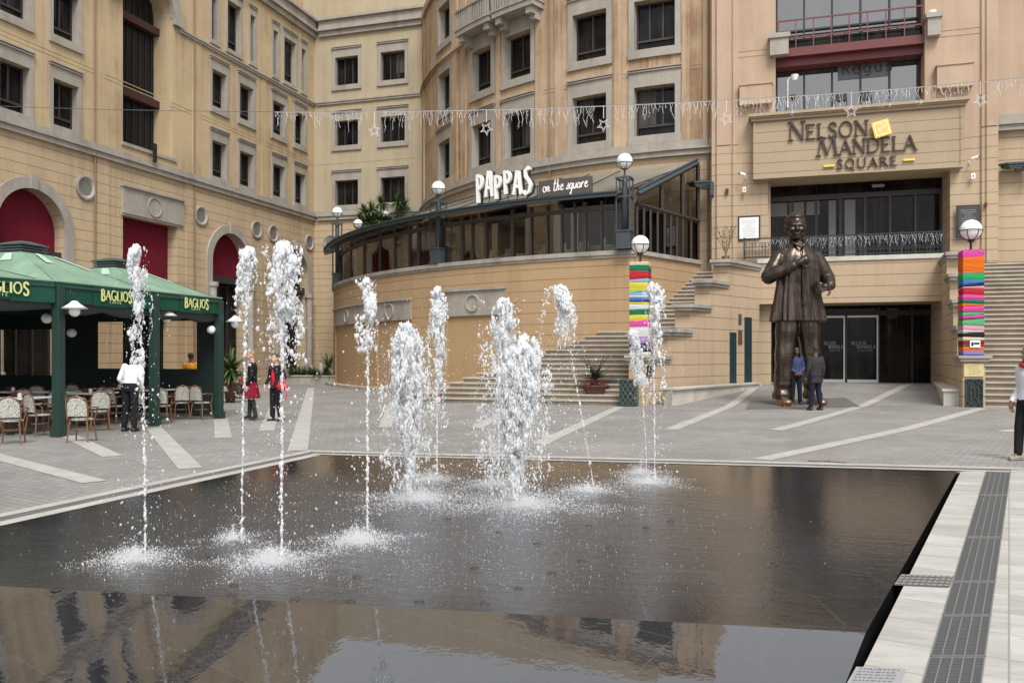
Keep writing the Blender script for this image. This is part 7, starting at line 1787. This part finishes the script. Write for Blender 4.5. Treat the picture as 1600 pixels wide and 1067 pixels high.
def jet(base, top, kind, label, headw=.1, headh=.5, nd_=700, splash=.45, ns=1300, thin=.010, seed=0):
    b = ong(*base); d = (-b.x*ST+b.y*CT); t_ = atd(top[0], top[1], d) ; h = t_.z; lx_ = t_.x-b.x; ly_ = t_.y-b.y
    root = empty('water_jet', (b.x,b.y,.02), 0, label, 'water jet', 'water jets of the fountain')
    pw = 1 if kind == 'arc' else 2
    ax = lambda z: np.stack([lx_*(z/h)**pw, ly_*(z/h)**pw, z],-1)
    P, S, Q = [], [], []
    def add(p, s, st=1.0): P.append(p); S.append(s*np.ones(len(p))); Q.append(st*np.ones(len(p)))
    zb = h-headh*.45; n = int(zb/.007); z = np.linspace(0,zb,n); t = z/h
    wob = np.stack([np.sin(z*9+base[0]),np.cos(z*11+base[1])],-1)*.006*t[:,None]
    p = ax(z); p[:,:2] += wob+RNG.normal(0,1,(n,2))*(.0015+.009*t[:,None]**1.5); s = thin*(.62+.30*np.sin(z*52+RNG.uniform(0,6))*np.sin(z*23)+RNG.normal(0,.22,n)); 
    keep = RNG.random(n) > (.10+.35*t if kind != 'arc' else .45); add(p[keep], np.clip(s[keep],.002,.05), 2.3)
    def shred(n, zf, Rf, thr, scale, sd, gain, size, st, cap=99999, lean=0):
        z, u = zf(n); R = Rf(u); r = np.sqrt(RNG.random(n)); a = RNG.uniform(0,6.28,n); p = ax(z); p[:,0] += r*R*np.cos(a)+lean*u; p[:,1] += r*R*np.sin(a)
        v = turb(p*[1,1,.33], scale, sd)+gain(u,r); k = np.where(v > thr)[0][:cap]; add(p[k], (RNG.gamma(1.7,size,len(k)).clip(.0011,.011))*(1+.5*v[k].clip(0,1)), st)
    if kind == 'gush':
        up = lambda n: (lambda u: (h*u,u))(RNG.random(n)**.8)
        shred(130000, up, lambda u: headw*np.interp(u,[0,.06,.25,.5,.75,.9,1.0],[.07,.09,.20,.42,.60,.48,.10]), .42, 34, seed, lambda u,r: .95*(1-r)-.22*u, .0019, 3.6, 34000)
        shred(36000, up, lambda u: headw*np.interp(u,[0,.2,.6,.85,1.0],[.55,.95,1.0,.8,.25]), .40, 34, seed+5, lambda u,r: -.25*r, .0015, 2.8, 12000)
        n = 14000; u = RNG.random(n); z = h*u; R = headw*np.interp(u,[0,.25,.7,1.0],[1.0,1.25,1.15,.5]); r = np.abs(RNG.normal(0,.55,n)); a = RNG.uniform(0,6.28,n); p = ax(z); p[:,0] += r*R*np.cos(a); p[:,1] += r*R*np.sin(a); add(p, RNG.gamma(1.5,.0009,n).clip(.0007,.004), 1.6)
        for k in range(9):      # spikes breaking out of the top
            a = RNG.uniform(0,6.28); n = 240; t = RNG.random(n); r = headw*.35*RNG.random(); z = h*(.84+.17*t*RNG.uniform(.6,1.1)); p = ax(z); w = .035*(1-t)+.004; p[:,0] += r*np.cos(a)+RNG.normal(0,1,n)*w; p[:,1] += r*np.sin(a)+RNG.normal(0,1,n)*w; add(p, RNG.gamma(1.7,.0022,n).clip(.001,.010), 2.5)
    else:
        dn = lambda n: (lambda u: (h-headh*u,u))(RNG.beta(1.0,1.35,n))
        shred(int(42000*headw/.1*headh/.5), dn, lambda u: headw*np.interp(u,[0,.06,.2,.55,1],[.22,.52,.70,.55,.26]), .54, 36, seed, lambda u,r: .45*(1-u)*(1-r)-.30*u, .0020, 2.3, 9500, .25*headw)
        dn2 = lambda n: (lambda u: ((h-headh*1.5*u).clip(.05,None),u))(RNG.beta(1.2,1.3,n))
        shred(int(4200*headw/.1), dn2, lambda u: headw*(1.0+.25*u), .52, 20, seed+9, lambda u,r: 0*u, .0019, 1.9)
        for k in range(5):      # drawn-out strands that trail off the crown
            a = RNG.uniform(0,6.28); n = 110; t = np.linspace(0,1,n); z = h-headh*(.25+.95*t); rr_ = headw*(.45+.35*np.sin(t*3+k)); p = ax(z.clip(.03,None)); p[:,0] += rr_*np.cos(a)+.008*np.sin(t*19+k); p[:,1] += rr_*np.sin(a)+.008*np.cos(t*15+k); p += RNG.normal(0,.004,p.shape); add(p, RNG.gamma(2,.0020,n).clip(.001,.008)*(1-.4*t), 2.0)
        if kind == 'arc':
            n = 420; t = np.linspace(0,1,n); e = atd(top[0]-38, 600, d); q0 = np.array([lx_,ly_,h]); q1 = np.array([e.x-b.x,e.y-b.y,.9]); p = q0+(q1-q0)*t[:,None]; p[:,2] = h-(h-.9)*t**2; p[:,:2] = q0[:2]+(q1-q0)[:2]*np.sqrt(t)[:,None]; p += RNG.normal(0,.018,p.shape); keep = RNG.random(n)>.4; add(p[keep], RNG.gamma(2,.0025,keep.sum()).clip(.002,.011), 1.6)
    drops_mesh('jet_stream', np.concatenate(P), np.concatenate(S), m_water, root, np.concatenate(Q))
    n = nd_*2; z = h*RNG.beta(.9,1.2,n); r = np.abs(RNG.normal(0,1,n))*(headw*.75+.17*(1-z/h)); a = RNG.uniform(0,6.28,n); p = ax(z); p[:,0] += r*np.cos(a); p[:,1] += r*np.sin(a)
    o2 = drops_mesh('falling_drops', p, (RNG.gamma(1.3,.0019,n)).clip(.0009,.011), m_water, root, 1.5); o2['kind'] = 'stuff'
    n = ns*10; r = splash*RNG.beta(1.0,2.4,n)*1.5; a = RNG.uniform(0,6.28,n); sp = 1+.35*np.sin(a*5+seed)+.2*np.sin(a*11); r = r*sp; z = RNG.exponential(1,n)*(.030*np.exp(-(r/splash)**2*1.2)+.004); p = np.stack([r*np.cos(a), r*np.sin(a), z],-1)
    s = RNG.gamma(1.4,.0010,n).clip(.0006,.006); off_ = np.array([-.08*CT,-.08*ST,0]) if kind != 'gush' else np.array([.10*CT,.10*ST,0]); D = np.stack([np.cos(a)*.6,np.sin(a)*.6,np.ones(n)],-1)
    o3 = drops_mesh('splash', p+off_, s, m_mist, root, 1.6, D); o3['kind'] = 'stuff'
    return root
jet((227,879),(214,392),'thin','leftmost water jet, in front of the waiter and café',.105,.62,420,.33,1300,.010,1)
jet((378,846),(390,393),'thin','thin water jet in front of the woman in the red skirt',.085,.42,260,.22,420,.011,2)
jet((440,882),(441,386),'thin','tall water jet with a wide torn crown before the woman in red top',.155,.62,480,.38,1700,.012,3)
jet((574,850),(575,441),'thin','slim water jet left of the centre, before the terrace wall panels',.10,.40,260,.36,1500,.011,4)
jet((640,783),(634,509),'gush','thick white gush of water left of the picture centre',.33,.6,1300,.62,2200,.02,5)
jet((683,752),(683,452),'thin','slim jet behind and right of the left thick gush',.14,1.3,600,.40,900,.012,6)
jet((779,762),(787,470),'thin','tall broken jet behind the right thick gush',.27,1.5,1100,.45,1200,.012,7)
jet((804,792),(822,532),'gush','thick white gush of water right of the picture centre',.40,.6,1700,.85,3000,.02,8)
jet((929,770),(874,450),'arc','leaning arched jet between the right gush and the palm planter',.14,.5,380,.4,900,.009,9)
jet((1023,757),(1021,446),'thin','right water jet in front of the left knitted pillar',.14,1.0,420,.45,1100,.010,10)
jet((1010,742),(988,520),'thin','faint small jet just left of the rightmost one',.09,.5,150,.35,700,.008,11)
def sheet():
    n = 10000; c = np.array([560,835]); px = RNG.normal(600,230,n); px = px[(px>8)&(px<1290)]; n = len(px); py = 725+RNG.beta(1.6,1.5,n)*205
    P = np.array([tuple(ong(a,b)) for a,b in zip(px,py)]); ok = (P[:,0] > FL.x+.1)&(P[:,1] < FL.y-.1); P = P[ok]; n = len(P); P[:,2] = .013+RNG.exponential(.006,n); o = drops_mesh('spray_on_slab', P, RNG.gamma(1.3,.0009,n).clip(.0006,.0035), m_mist, None, 1.2); o['kind'] = 'stuff'; tag(o,'fine splashing droplets over the wet granite slab','spray')
sheet()
